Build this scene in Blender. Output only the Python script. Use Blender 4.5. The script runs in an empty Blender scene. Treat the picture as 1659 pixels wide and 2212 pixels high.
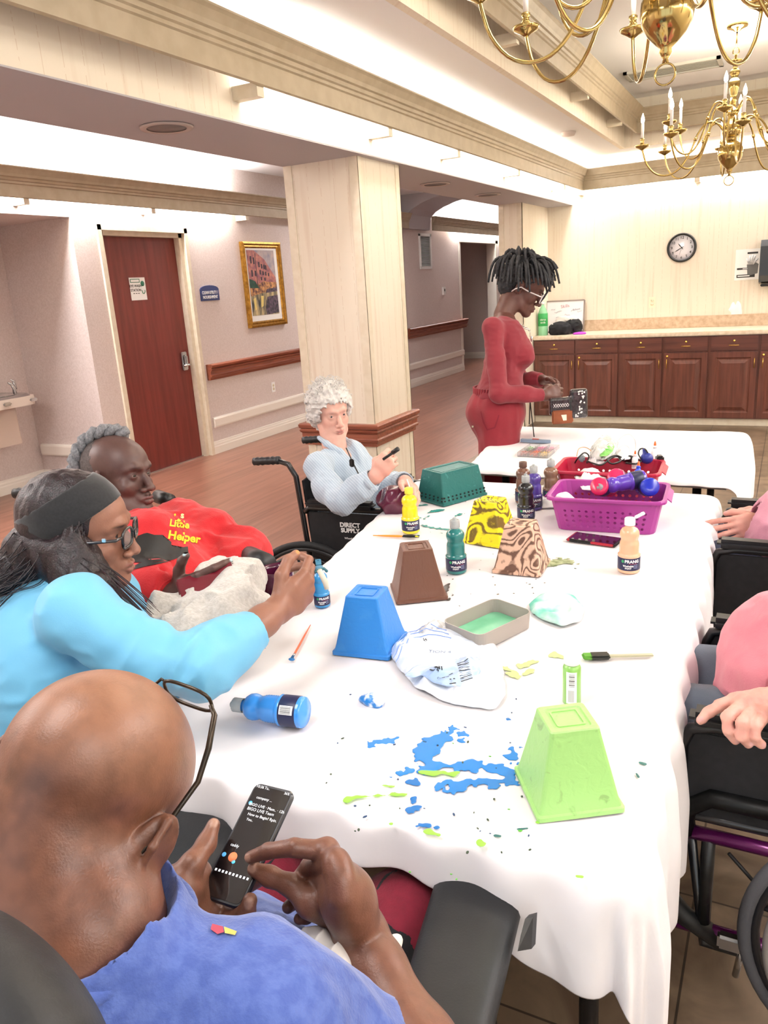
import bpy, bmesh, math, random
import numpy as np
from mathutils import Vector, Matrix, Quaternion
from mathutils.bvhtree import BVHTree
R_ = random.Random(7)
sc = bpy.context.scene
COL = sc.collection
PI = math.pi
CAMZ = 1.58
YAW, PITCH, ROLL, FOC = .48587851, .28382959, -.066056099, 1669.476
_f = Vector((-math.sin(YAW)*math.cos(PITCH), math.cos(YAW)*math.cos(PITCH), -math.sin(PITCH)))
_r0 = Vector((math.cos(YAW), math.sin(YAW), 0)); _u0 = _r0.cross(_f)
CR = _r0*math.cos(ROLL)+_u0*math.sin(ROLL); CU = -_r0*math.sin(ROLL)+_u0*math.cos(ROLL); CF = _f
CO = Vector((0, 0, CAMZ))
def ray(x, y): return float((x-829.5)/FOC)*CR-float((y-1106.)/FOC)*CU+CF
def P(x, y, d): return CO+ray(x, y)*d            # point seen at pixel x,y at depth d
def PZ(x, y, z): d = ray(x, y); return CO+d*((z-CAMZ)/d.z)
def PX(x, y, X): d = ray(x, y); return CO+d*(X/d.x)
def PY(x, y, Y): d = ray(x, y); return CO+d*(Y/d.y)
def V(*a): return Vector(a)

# ---------------------------------------------------------------- materials
def lin(c):
    if isinstance(c, str): c = tuple(int(c[i:i+2], 16) for i in (0, 2, 4))
    return tuple(((v/255)/12.92 if v/255 <= .04045 else ((v/255+.055)/1.055)**2.4) for v in c)
MATS = {}
def mat(name, c, rough=.5, metal=0, c2=None, scale=8, bump=0, bscale=60, stretch=(1, 1, 1), spec=None, emit=0,
        trans=0, coat=0, sss=0, attr=None, sheen=0, alpha=1, detail=4, contrast=(.35, .65), fac=1., ior=None):
    if name in MATS: return MATS[name]
    m = bpy.data.materials.new(name); m.use_nodes = True; MATS[name] = m
    nt = m.node_tree; N = nt.nodes; L = nt.links; b = N['Principled BSDF']
    col = lin(c)+(1,)
    b.inputs['Base Color'].default_value = col
    b.inputs['Roughness'].default_value = rough; b.inputs['Metallic'].default_value = metal
    if spec is not None: b.inputs['Specular IOR Level'].default_value = spec
    if ior: b.inputs['IOR'].default_value = ior
    if trans: b.inputs['Transmission Weight'].default_value = trans
    if coat: b.inputs['Coat Weight'].default_value = coat; b.inputs['Coat Roughness'].default_value = .12
    if sheen: b.inputs['Sheen Weight'].default_value = sheen
    if alpha < 1: b.inputs['Alpha'].default_value = alpha
    if sss:
        b.inputs['Subsurface Weight'].default_value = sss; b.inputs['Subsurface Radius'].default_value = (.012, .005, .003); b.inputs['Subsurface Scale'].default_value = 1
    if emit:
        b.inputs['Emission Color'].default_value = col; b.inputs['Emission Strength'].default_value = emit
    tc = N.new('ShaderNodeTexCoord'); mp = N.new('ShaderNodeMapping'); mp.inputs['Scale'].default_value = stretch
    L.new(tc.outputs['Object'], mp.inputs[0])
    src = None
    if attr:
        a = N.new('ShaderNodeAttribute'); a.attribute_name = attr; src = a.outputs['Color']
    nz = N.new('ShaderNodeTexNoise'); nz.inputs['Scale'].default_value = scale; nz.inputs['Detail'].default_value = detail
    L.new(mp.outputs[0], nz.inputs['Vector'])
    mr = N.new('ShaderNodeMapRange'); mr.inputs[1].default_value = contrast[0]; mr.inputs[2].default_value = contrast[1]
    L.new(nz.outputs['Fac'], mr.inputs[0])
    if c2 is not None:
        mx = N.new('ShaderNodeMix'); mx.data_type = 'RGBA'
        if src: L.new(src, mx.inputs[6])
        else: mx.inputs[6].default_value = col
        mx.inputs[7].default_value = lin(c2)+(1,)
        mm = N.new('ShaderNodeMath'); mm.operation = 'MULTIPLY'; mm.inputs[1].default_value = fac
        L.new(mr.outputs[0], mm.inputs[0]); L.new(mm.outputs[0], mx.inputs[0]); src = mx.outputs[2]
    if src: L.new(src, b.inputs['Base Color'])
    if bump:
        n2 = N.new('ShaderNodeTexNoise'); n2.inputs['Scale'].default_value = bscale; n2.inputs['Detail'].default_value = 3
        L.new(mp.outputs[0], n2.inputs['Vector'])
        bp = N.new('ShaderNodeBump'); bp.inputs['Strength'].default_value = bump; bp.inputs['Distance'].default_value = .004
        L.new(n2.outputs['Fac'], bp.inputs['Height']); L.new(bp.outputs[0], b.inputs['Normal'])
    return m
def math_node(N, L, op, a, b=None):
    n = N.new('ShaderNodeMath'); n.operation = op
    for i, v in enumerate((a, b)):
        if v is None: continue
        if isinstance(v, (int, float)): n.inputs[i].default_value = v
        else: L.new(v, n.inputs[i])
    return n.outputs[0]

# ---------------------------------------------------------------- objects
def tag(o, label=None, cat=None, group=None, kind=None):
    if label: o['label'] = label
    if cat: o['category'] = cat
    if group: o['group'] = group
    if kind: o['kind'] = kind
    return o
def link(name, me, parent=None):
    o = bpy.data.objects.new(name, me); COL.objects.link(o)
    if parent is not None:
        o.parent = parent; o.matrix_parent_inverse = parent.matrix_basis.inverted()
    return o
def empty(name, loc=(0, 0, 0), label=None, cat=None, group=None):
    o = bpy.data.objects.new(name, None); COL.objects.link(o); o.location = loc; o.empty_display_size = .05
    return tag(o, label, cat, group)
class MB:
    """collects shapes (world coordinates) into one mesh"""
    def __init__(s): s.v = []; s.f = []; s.sm = []
    def add(s, vs, fs, smooth=False):
        n = len(s.v); s.v += [tuple(v) for v in vs]; s.f += [tuple(i+n for i in f) for f in fs]; s.sm += [smooth]*len(fs); return s
    def box(s, lo, hi, bev=0, M=None):
        lo = Vector(lo); hi = Vector(hi)
        bm = bmesh.new(); bmesh.ops.create_cube(bm, size=1)
        c = (lo+hi)/2; d = hi-lo
        for v in bm.verts: v.co = Vector((c[i]+v.co[i]*d[i] for i in range(3)))
        if bev: bmesh.ops.bevel(bm, geom=bm.edges[:], offset=min(bev, min(abs(x) for x in d)*.45), segments=2, affect='EDGES')
        s._bm(bm, M, smooth=False); return s
    def _bm(s, bm, M=None, smooth=False):
        bm.verts.index_update()
        vs = [(M @ v.co if M else v.co)[:] for v in bm.verts]; fs = [[v.index for v in f.verts] for f in bm.faces]
        bm.free(); s.add(vs, fs, smooth)
    def tube(s, pts, r, n=10, cap=True, closed=False):
        pts = [Vector(p) for p in pts]; m = len(pts)
        rs = r if isinstance(r, (list, tuple)) else [r]*m
        T = []
        for i in range(m):
            a = pts[(i-1) % m] if (closed or i > 0) else pts[i]; b = pts[(i+1) % m] if (closed or i < m-1) else pts[i]
            t = (b-a); T.append(t.normalized() if t.length > 1e-9 else Vector((0, 0, 1)))
        up = Vector((0, 0, 1)) if abs(T[0].z) < .9 else Vector((1, 0, 0))
        nn = (up-T[0]*up.dot(T[0])).normalized(); vs = []
        for i in range(m):
            if i: 
                nn = nn-T[i]*nn.dot(T[i]); nn = nn.normalized() if nn.length > 1e-6 else T[i].orthogonal().normalized()
            bb = T[i].cross(nn)
            for k in range(n):
                a = 2*PI*k/n; vs.append(pts[i]+(nn*math.cos(a)+bb*math.sin(a))*rs[i])
        fs = []
        for i in range(m if closed else m-1):
            j = (i+1) % m
            for k in range(n): fs.append((i*n+k, i*n+(k+1) % n, j*n+(k+1) % n, j*n+k))
        if cap and not closed: fs.append(tuple(range(n))[::-1]); fs.append(tuple(range((m-1)*n, m*n)))
        s.add(vs, fs, True); return s
    def lathe(s, prof, c=(0, 0, 0), ax=(0, 0, 1), n=24, M=None, cap=True):
        c = Vector(c); q = Vector((0, 0, 1)).rotation_difference(Vector(ax)); vs = []; m = len(prof)
        for (r, z) in prof:
            for k in range(n):
                a = 2*PI*k/n; p = c+q @ Vector((r*math.cos(a), r*math.sin(a), z)); vs.append(M @ p if M else p)
        fs = [(i*n+k, i*n+(k+1) % n, (i+1)*n+(k+1) % n, (i+1)*n+k) for i in range(m-1) for k in range(n)]
        if cap: fs.append(tuple(range(n))[::-1]); fs.append(tuple(range((m-1)*n, m*n)))
        s.add(vs, fs, True); return s
    def prism(s, poly, a, b):
        """poly: list of 3D points (face), swept from offset a to offset b (vectors)"""
        n = len(poly); a = Vector(a); b = Vector(b)
        vs = [Vector(p)+a for p in poly]+[Vector(p)+b for p in poly]
        fs = [tuple(range(n))[::-1], tuple(range(n, 2*n))]+[(i, (i+1) % n, n+(i+1) % n, n+i) for i in range(n)]
        s.add(vs, fs, False); return s
    def sphere(s, c, r, n=16, sc3=(1, 1, 1)):
        bm = bmesh.new(); bmesh.ops.create_uvsphere(bm, u_segments=n, v_segments=max(6, n//2), radius=r)
        c = Vector(c)
        for v in bm.verts: v.co = Vector((v.co.x*sc3[0], v.co.y*sc3[1], v.co.z*sc3[2]))+c
        s._bm(bm, None, True); return s
    def build(s, name, m, parent=None, subsurf=0):
        me = bpy.data.meshes.new(name); me.from_pydata(s.v, [], s.f); me.update()
        for p, q in zip(me.polygons, s.sm): p.use_smooth = q
        me.materials.append(m)
        bm = bmesh.new(); bm.from_mesh(me); bmesh.ops.recalc_face_normals(bm, faces=bm.faces); bm.to_mesh(me); bm.free()
        o = link(name, me, parent)
        if subsurf:
            md = o.modifiers.new('s', 'SUBSURF'); md.levels = md.render_levels = subsurf
        return o
def struct(o): o['kind'] = 'structure'; return o
def text_mesh(txt, size, M, name, m, parent=None, depth=.0006, bold=0, align='CENTER', squash=1, project=None, spacing=1):
    """lettering lying in the local XY plane of matrix M; optionally wrapped onto a surface"""
    cu = bpy.data.curves.new('t', 'FONT'); cu.body = txt; cu.size = size; cu.extrude = depth; cu.offset = bold; cu.align_x = align; cu.align_y = 'CENTER'; cu.space_character = spacing
    cu.resolution_u = 3
    t = bpy.data.objects.new('t', cu); COL.objects.link(t)
    me = bpy.data.meshes.new_from_object(t); bpy.data.objects.remove(t)
    vs = []
    for v in me.vertices:
        p = Vector((v.co.x*squash, v.co.y, v.co.z)); p = M @ p
        if project: p = project(p, v.co.z)
        v.co = p
    me.materials.clear(); me.materials.append(m); me.name = name
    return link(name, me, parent)
def frame(o, x, y):
    """matrix with origin o, x axis and approx y axis"""
    x = Vector(x).normalized(); z = x.cross(Vector(y)).normalized(); y = z.cross(x)
    M = Matrix((x, y, z)).transposed().to_4x4(); M.translation = Vector(o); return M

# ---------------------------------------------------------------- implicit modelling
def lattice_noise(p, seed=0):
    p = np.asarray(p, np.float32); i = np.floor(p).astype(np.int64); f = p-i; f = f*f*(3-2*f)
    def h(a):
        n = (a[..., 0]*73856093) ^ (a[..., 1]*19349663) ^ (a[..., 2]*83492791) ^ (seed*9781+17)
        n = (n ^ (n >> 13))*1274126177; n = n ^ (n >> 16)
        return ((n & 0xffff)/65535.).astype(np.float32)
    out = 0
    for dx in (0, 1):
        for dy in (0, 1):
            for dz in (0, 1):
                w = (f[..., 0] if dx else 1-f[..., 0])*(f[..., 1] if dy else 1-f[..., 1])*(f[..., 2] if dz else 1-f[..., 2])
                out = out+w*h(i+np.array([dx, dy, dz]))
    return out*2-1
class SDF:
    def __init__(s, lo, hi, res):
        s.lo = np.array(lo, np.float32); s.res = res
        s.n = np.ceil((np.array(hi)-s.lo)/res).astype(int)+1
        s.d = np.full(tuple(s.n), 10., np.float32)
        s.ax = [s.lo[i]+res*np.arange(s.n[i], dtype=np.float32) for i in range(3)]
    def sl(s, lo, hi):
        a = np.clip(np.floor((np.array(lo)-s.lo)/s.res).astype(int), 0, s.n); b = np.clip(np.ceil((np.array(hi)-s.lo)/s.res).astype(int)+1, 0, s.n)
        if (b <= a).any(): return None, None
        S = tuple(slice(a[i], b[i]) for i in range(3))
        g = np.stack(np.meshgrid(*[s.ax[i][S[i]] for i in range(3)], indexing='ij'), -1)
        return S, g
    def comb(s, S, d, k, op):
        a = s.d[S]
        if op == '-': a, d = -a, d          # smooth subtraction: -(min(-a, d))
        if k > 0:
            h = np.maximum(k-np.abs(a-d), 0)/k; m = np.minimum(a, d)-h*h*k*.25
        else: m = np.minimum(a, d)
        s.d[S] = -m if op == '-' else m
    def cap(s, a, b, ra, rb, k=.01, op='+', inf=0):
        a = np.array(a, np.float32); b = np.array(b, np.float32); ra += inf; rb += inf
        m = k+3*s.res; lo = np.minimum(a-ra, b-rb)-m; hi = np.maximum(a+ra, b+rb)+m
        S, g = s.sl(lo, hi)
        if S is None: return s
        ba = b-a; pa = g-a; h = np.clip((pa @ ba)/max(float(ba @ ba), 1e-9), 0, 1)
        d = np.sqrt(((pa-h[..., None]*ba)**2).sum(-1))-(ra+(rb-ra)*h); s.comb(S, d, k, op); return s
    def chain(s, pts, rs, k=.01, op='+', inf=0):
        for i in range(len(pts)-1): s.cap(pts[i], pts[i+1], rs[i], rs[i+1], k, op, inf)
        return s
    def ell(s, c, r, M=None, k=.01, op='+', inf=0):
        c = np.array(c, np.float32); r = np.array(r, np.float32)+inf; A = np.eye(3, dtype=np.float32) if M is None else np.array(M, np.float32)
        m = k+3*s.res+r.max(); S, g = s.sl(c-m, c+m)
        if S is None: return s
        q = (g-c) @ A; k0 = np.sqrt(((q/r)**2).sum(-1)); k1 = np.sqrt(((q/(r*r))**2).sum(-1))
        d = k0*(k0-1)/np.maximum(k1, 1e-6); s.comb(S, d, k, op); return s
    def box(s, c, h, M=None, rnd=.01, k=.01, op='+', inf=0):
        c = np.array(c, np.float32); h = np.array(h, np.float32)+inf; A = np.eye(3, dtype=np.float32) if M is None else np.array(M, np.float32)
        m = k+3*s.res+float(np.linalg.norm(h)); S, g = s.sl(c-m, c+m)
        if S is None: return s
        q = np.abs((g-c) @ A)-(h-rnd); d = np.sqrt((np.maximum(q, 0)**2).sum(-1))+np.minimum(q.max(-1), 0)-rnd; s.comb(S, d, k, op); return s
    def plane(s, o, n, k=0, R=None):
        """remove everything on the side n points to (within radius R of o)"""
        n = np.array(Vector(n).normalized(), np.float32); o = np.array(o, np.float32)
        if R: S, g = s.sl(o-R, o+R)
        else: S, g = s.sl(s.lo, s.lo+s.n*s.res)
        if S is None: return s
        d = (o-g) @ n
        if R: d = np.maximum(d, np.sqrt(((g-o)**2).sum(-1))-R)
        s.comb(S, d, k, '-'); return s
    def noise(s, amp, freq, seed=0, M=None, band=.03, ridge=False, mask=None):
        idx = np.abs(s.d) < band; I = np.nonzero(idx)
        p = np.stack([s.ax[i][I[i]] for i in range(3)], -1); q = p if M is None else p @ np.array(M, np.float32)
        nv = lattice_noise(q*np.array(freq, np.float32), seed)
        if ridge: nv = (1-np.abs(nv)*2)
        if mask is not None: nv = nv*mask(p)
        s.d[idx] += -amp*nv; return s
    def mesh(s):
        d = s.d; ins = d < 0; n0, n1, n2 = d.shape
        cnt = np.zeros((n0-1, n1-1, n2-1), np.int8)
        for a in (0, 1):
            for b in (0, 1):
                for c in (0, 1): cnt += ins[a:n0-1+a, b:n1-1+b, c:n2-1+c]
        act = (cnt > 0) & (cnt < 8); I = np.stack(np.nonzero(act), -1)
        if len(I) == 0: return np.zeros((0, 3)), np.zeros((0, 4), int)
        idm = np.full(act.shape, -1, np.int32); idm[act] = np.arange(len(I))
        sp = np.zeros((len(I), 3), np.float32); sn = np.zeros(len(I), np.float32)
        for ax in range(3):
            o1, o2 = [i for i in range(3) if i != ax]
            for u in (0, 1):
                for w in (0, 1):
                    A = I.copy(); A[:, o1] += u; A[:, o2] += w; B = A.copy(); B[:, ax] += 1
                    da = d[A[:, 0], A[:, 1], A[:, 2]]; db = d[B[:, 0], B[:, 1], B[:, 2]]; m = (da < 0) != (db < 0)
                    t = np.where(m, da/np.where(m, da-db, 1), 0); p = A.astype(np.float32); p[:, ax] += t
                    sp[m] += p[m]; sn[m] += 1
        V_ = s.lo+(sp/sn[:, None])*s.res
        F = []
        for ax in range(3):
            o1, o2 = [(1, 2), (2, 0), (0, 1)][ax]
            sh = [n0, n1, n2]; sh[ax] -= 1
            a = ins[tuple(slice(0, sh[i]) for i in range(3))]
            b = ins[tuple(slice(1, None) if i == ax else slice(0, sh[i]) for i in range(3))]
            E = np.stack(np.nonzero(a != b), -1)
            E = E[(E[:, o1] > 0) & (E[:, o2] > 0) & (E[:, o1] < sh[o1]-1) & (E[:, o2] < sh[o2]-1)]
            fl = a[E[:, 0], E[:, 1], E[:, 2]]
            def g(u, w):
                C = E.copy(); C[:, o1] -= u; C[:, o2] -= w; return idm[C[:, 0], C[:, 1], C[:, 2]]
            q = np.stack([g(1, 1), g(0, 1), g(0, 0), g(1, 0)], -1)
            q = np.where(fl[:, None], q, q[:, ::-1]); F.append(q)
        F = np.concatenate(F); F = F[(F >= 0).all(1)]
        return V_, F
def smooth_mesh(V_, F, it=1, lam=.5):
    if it <= 0: return V_
    e = np.concatenate([F[:, [0, 1]], F[:, [1, 2]], F[:, [2, 3]], F[:, [3, 0]]]); n = len(V_)
    for _ in range(it):
        acc = np.zeros_like(V_); c = np.zeros(n)
        for i, j in ((0, 1), (1, 0)):
            for k in range(3): acc[:, k] += np.bincount(e[:, i], V_[e[:, j], k], n)
            c += np.bincount(e[:, i], minlength=n)
        V_ = V_+(acc/np.maximum(c, 1)[:, None]-V_)*lam
    return V_
def np_obj(name, parts, mats, parent=None, paint=None, base=None):
    """parts: list of (verts, quads, material index); paint(verts, colours) edits vertex colours"""
    vs = []; fs = []; mi = []; off = 0
    for v, f, m in parts:
        vs.append(v); fs.append(np.asarray(f)+off); mi.append(np.full(len(f), m)); off += len(v)
    v = np.concatenate(vs); f = np.concatenate(fs); mi = np.concatenate(mi)
    me = bpy.data.meshes.new(name); nf = len(f)
    me.vertices.add(len(v)); me.vertices.foreach_set('co', v.astype(np.float32).ravel())
    me.loops.add(nf*4); me.loops.foreach_set('vertex_index', f.astype(np.int32).ravel())
    me.polygons.add(nf); me.polygons.foreach_set('loop_start', np.arange(0, nf*4, 4, dtype=np.int32))
    me.polygons.foreach_set('material_index', mi.astype(np.int32)); me.polygons.foreach_set('use_smooth', np.ones(nf, bool))
    me.update(calc_edges=True); me.validate()
    for m in mats: me.materials.append(m)
    if base is not None:
        c = np.ones((len(v), 4), np.float32); c[:, :3] = lin(base)
        if paint: paint(v, c)
        a = me.color_attributes.new('Col', 'FLOAT_COLOR', 'POINT'); a.data.foreach_set('color', c.ravel())
    return link(name, me, parent)
def blob(v, c, ctr, r, color, soft=.4, M=None, amt=1.):
    """blend a colour into vertex colours inside an ellipsoid"""
    q = v-np.array(ctr, np.float32)
    if M is not None: q = q @ np.array(M, np.float32)
    t = np.sqrt(((q/np.array(r, np.float32))**2).sum(-1)); w = np.clip((1-t)/soft, 0, 1)*amt
    c[:, :3] = c[:, :3]*(1-w[:, None])+np.array(lin(color), np.float32)*w[:, None]
# ---------------------------------------------------------------- room materials
def wallpaper(name, c, line, seed):
    m = bpy.data.materials.new(name); m.use_nodes = True; nt = m.node_tree; N = nt.nodes; L = nt.links; b = N['Principled BSDF']
    tc = N.new('ShaderNodeTexCoord'); sx = N.new('ShaderNodeSeparateXYZ'); L.new(tc.outputs['Object'], sx.inputs[0])
    s = math_node(N, L, 'ADD', sx.outputs['X'], sx.outputs['Y'])
    cx = N.new('ShaderNodeCombineXYZ'); L.new(math_node(N, L, 'MULTIPLY', s, 1.), cx.inputs[0]); L.new(math_node(N, L, 'MULTIPLY', sx.outputs['Z'], .045), cx.inputs[1])
    n1 = N.new('ShaderNodeTexNoise'); n1.inputs['Scale'].default_value = 26; n1.inputs['Detail'].default_value = 1; L.new(cx.outputs[0], n1.inputs['Vector'])
    # fine irregular vertical threads
    pp = math_node(N, L, 'PINGPONG', s, .045); th = math_node(N, L, 'LESS_THAN', pp, .0016)
    n2 = N.new('ShaderNodeTexNoise'); n2.inputs['Scale'].default_value = 30; L.new(tc.outputs['Object'], n2.inputs['Vector'])
    th2 = math_node(N, L, 'MULTIPLY', th, math_node(N, L, 'GREATER_THAN', n2.outputs['Fac'], .47))
    mr = N.new('ShaderNodeMapRange'); mr.inputs[1].default_value = .55; mr.inputs[2].default_value = .8; L.new(n1.outputs['Fac'], mr.inputs[0])
    f = math_node(N, L, 'MAXIMUM', math_node(N, L, 'MULTIPLY', mr.outputs[0], .45), math_node(N, L, 'MULTIPLY', th2, .55))
    mx = N.new('ShaderNodeMix'); mx.data_type = 'RGBA'; mx.inputs[6].default_value = lin(c)+(1,); mx.inputs[7].default_value = lin(line)+(1,)
    L.new(f, mx.inputs[0]); L.new(mx.outputs[2], b.inputs['Base Color']); b.inputs['Roughness'].default_value = .75
    n3 = N.new('ShaderNodeTexNoise'); n3.inputs['Scale'].default_value = 180; L.new(tc.outputs['Object'], n3.inputs['Vector'])
    bp = N.new('ShaderNodeBump'); bp.inputs['Strength'].default_value = .15; bp.inputs['Distance'].default_value = .002; L.new(n3.outputs['Fac'], bp.inputs['Height']); L.new(bp.outputs[0], b.inputs['Normal'])
    return m
M_paper = wallpaper('cream_wallpaper', 'e6dccb', 'cbb49c', 1)
M_corr = mat('corridor_wall', 'd7cbc7', .8, c2='cbbdb8', scale=90, bump=.15, bscale=220)
M_ceil = mat('ceiling_paint', 'ececee', .9, bump=.05, bscale=40)
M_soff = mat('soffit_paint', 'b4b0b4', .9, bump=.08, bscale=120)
M_trim = mat('cream_trim', 'e0d6c2', .45, c2='d8ccb6', scale=20)
M_val = mat('crown_paint', 'ab9d86', .5, c2='a2947c', scale=12)
M_white = mat('white_trim', 'ece6dc', .4)
def woodmat(name, c, c2, dark, rough, along, sc_=1, coat=0, planks=0):
    m = bpy.data.materials.new(name); m.use_nodes = True; nt = m.node_tree; N = nt.nodes; L = nt.links; b = N['Principled BSDF']
    tc = N.new('ShaderNodeTexCoord'); mp = N.new('ShaderNodeMapping')
    st = [14, 14, 14]; st[along] = .9; mp.inputs['Scale'].default_value = [x*sc_ for x in st]; L.new(tc.outputs['Object'], mp.inputs[0])
    n1 = N.new('ShaderNodeTexNoise'); n1.inputs['Scale'].default_value = 1.6; n1.inputs['Detail'].default_value = 6; n1.inputs['Distortion'].default_value = .6; L.new(mp.outputs[0], n1.inputs['Vector'])
    cr = N.new('ShaderNodeValToRGB'); cr.color_ramp.elements[0].position = .3; cr.color_ramp.elements[0].color = lin(c2)+(1,)
    cr.color_ramp.elements[1].position = .68; cr.color_ramp.elements[1].color = lin(c)+(1,); L.new(n1.outputs['Fac'], cr.inputs[0])
    src = cr.outputs[0]
    if planks:
        br = N.new('ShaderNodeTexBrick'); br.offset = .37; br.inputs['Scale'].default_value = 1; br.inputs['Brick Width'].default_value = 1.2; br.inputs['Row Height'].default_value = planks
        br.inputs['Mortar Size'].default_value = .0015; br.inputs['Color1'].default_value = (1, 1, 1, 1); br.inputs['Color2'].default_value = (.72, .72, .72, 1); br.inputs['Mortar'].default_value = (.35, .35, .35, 1)
        m2 = N.new('ShaderNodeMapping'); m2.inputs['Rotation'].default_value = (0, 0, PI/2 if along == 1 else 0); L.new(tc.outputs['Object'], m2.inputs[0]); L.new(m2.outputs[0], br.inputs['Vector'])
        mx = N.new('ShaderNodeMix'); mx.data_type = 'RGBA'; mx.blend_type = 'MULTIPLY'; mx.inputs[0].default_value = .55; L.new(src, mx.inputs[6]); L.new(br.outputs['Color'], mx.inputs[7]); src = mx.outputs[2]
    L.new(src, b.inputs['Base Color']); b.inputs['Roughness'].default_value = rough
    if coat: b.inputs['Coat Weight'].default_value = coat; b.inputs['Coat Roughness'].default_value = .2
    bp = N.new('ShaderNodeBump'); bp.inputs['Strength'].default_value = .06; bp.inputs['Distance'].default_value = .003; L.new(n1.outputs['Fac'], bp.inputs['Height']); L.new(bp.outputs[0], b.inputs['Normal'])
    return m
M_floor = woodmat('wood_floor', '9a6b58', '7a5041', '', .32, 1, 1, .15, .16)
M_cab = woodmat('cherry_cabinet', '6e3c2e', '50291f', '', .38, 2, 1.3, .3)
M_cabh = woodmat('cherry_cabinet_drawer', '66362a', '4a251d', '', .38, 0, 1.3, .3)
M_door = woodmat('door_veneer', '7c2f26', '642119', '', .45, 2, .9, .1)
M_rail = woodmat('oak_handrail', '96543c', '6d3423', '', .4, 1, 2, .2)
M_railx = woodmat('oak_handrail_cross', '96543c', '6d3423', '', .4, 0, 2, .2)
def tilemat():
    m = bpy.data.materials.new('stone_tile'); m.use_nodes = True; nt = m.node_tree; N = nt.nodes; L = nt.links; b = N['Principled BSDF']
    tc = N.new('ShaderNodeTexCoord'); br = N.new('ShaderNodeTexBrick'); br.offset = 0; br.inputs['Scale'].default_value = 1
    br.inputs['Brick Width'].default_value = .5; br.inputs['Row Height'].default_value = .5; br.inputs['Mortar Size'].default_value = .003
    br.inputs['Color1'].default_value = (1, 1, 1, 1); br.inputs['Color2'].default_value = (.86, .86, .86, 1); br.inputs['Mortar'].default_value = (.25, .25, .25, 1)
    mp = N.new('ShaderNodeMapping'); mp.inputs['Location'].default_value = (.11, .2, 0); L.new(tc.outputs['Object'], mp.inputs[0]); L.new(mp.outputs[0], br.inputs['Vector'])
    n1 = N.new('ShaderNodeTexNoise'); n1.inputs['Scale'].default_value = 5; n1.inputs['Detail'].default_value = 7; n1.inputs['Distortion'].default_value = 1.2; L.new(tc.outputs['Object'], n1.inputs['Vector'])
    cr = N.new('ShaderNodeValToRGB'); cr.color_ramp.elements[0].position = .35; cr.color_ramp.elements[0].color = lin('63503f')+(1,)
    cr.color_ramp.elements[1].position = .65; cr.color_ramp.elements[1].color = lin('85705a')+(1,); L.new(n1.outputs['Fac'], cr.inputs[0])
    mx = N.new('ShaderNodeMix'); mx.data_type = 'RGBA'; mx.blend_type = 'MULTIPLY'; mx.inputs[0].default_value = 1; L.new(cr.outputs[0], mx.inputs[6]); L.new(br.outputs['Color'], mx.inputs[7])
    L.new(mx.outputs[2], b.inputs['Base Color']); b.inputs['Roughness'].default_value = .4
    return m
M_tile = tilemat()
M_brass = mat('polished_brass', 'b8a066', .13, 1)
M_brass_sm = mat('brass_hardware', 'd8b45e', .25, 1)
M_steel = mat('stainless_steel', 'c9c9c9', .25, 1, bump=.05, bscale=200)
M_chrome = mat('chrome', 'd8d8d8', .08, 1)
M_black = mat('black_plastic', '131313', .4, c2='1d1d1d', scale=40)
M_pure = mat('clean_white', 'f2f2f0', .5)
M_dark = mat('dark_gap', '181413', .9)

# ---------------------------------------------------------------- shell
BX0, BX1 = -2.75, -2.2      # beam / column line
YB = 9.07                   # counter wall
ZC, ZS = 2.72, 2.30         # ceiling, soffit
LW = -5.27
YN, YF = -1.6, 20.0         # room behind the camera, corridor far end
XR = 2.4
def wallbox(name, lo, hi, m): return struct(MB().box(lo, hi).build(name, m))
fl = MB(); fl.box((-7.6, YN, -.05), (-2.53, YF, 0)); struct(fl.build('floor', M_floor))
fl = MB(); fl.box((-2.53, YN, -.05), (XR, YB, 0)); struct(fl.build('floor', M_tile))
# corridor wall on the left, as one shell with the niche, door hole and recess cut out of it
w = MB(); T = .16
w.box((LW-T, 4.85, 0), (LW, 5.13, 2.95)); w.box((LW-T, 5.13, 2.2), (LW, 6.23, 2.95)); w.box((LW-T, 6.23, 0), (LW, 13.5, 2.95))
w.box((LW-T, YN, 2.28), (LW, 4.85, 2.95)); w.box((LW-T, YN, 0), (LW, 2.7, 2.28))
w.box((LW-T, 13.5, 2.24), (LW, 15.5, 2.95)); w.box((LW-T, 15.5, 0), (LW, YF, 2.95))
w.box((-6.31, 2.54, 0), (-6.15, 5.01, 2.44)); w.box((-6.15, 4.85, 0), (LW-T, 5.01, 2.44)); w.box((-6.15, 2.54, 0), (LW-T, 2.7, 2.44)); w.box((-6.31, 2.54, 2.28), (LW-T, 5.01, 2.4))
struct(w.build('wall_left', M_corr))
wallbox('wall_recess', (-7.5, 13.2, 0), (-7.4, 16, 2.9), M_corr)
w = MB(); w.box((-7.4, 15.6, 0), (LW-T, 15.75, 2.9)); w.box((-7.4, 13.3, 0), (LW-T, 13.42, 2.9)); w.box((-7.4, 13.42, 2.6), (LW-T, 15.6, 2.7)); struct(w.build('wall_recess', M_corr))
wallbox('wall_corridor_end', (-7.5, YF, 0), (BX1, YF+.15, 2.95), M_corr)
wallbox('wall_back', (-2.48-.2, YB, 0), (XR, YB+.15, 3.2), M_paper)
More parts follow.
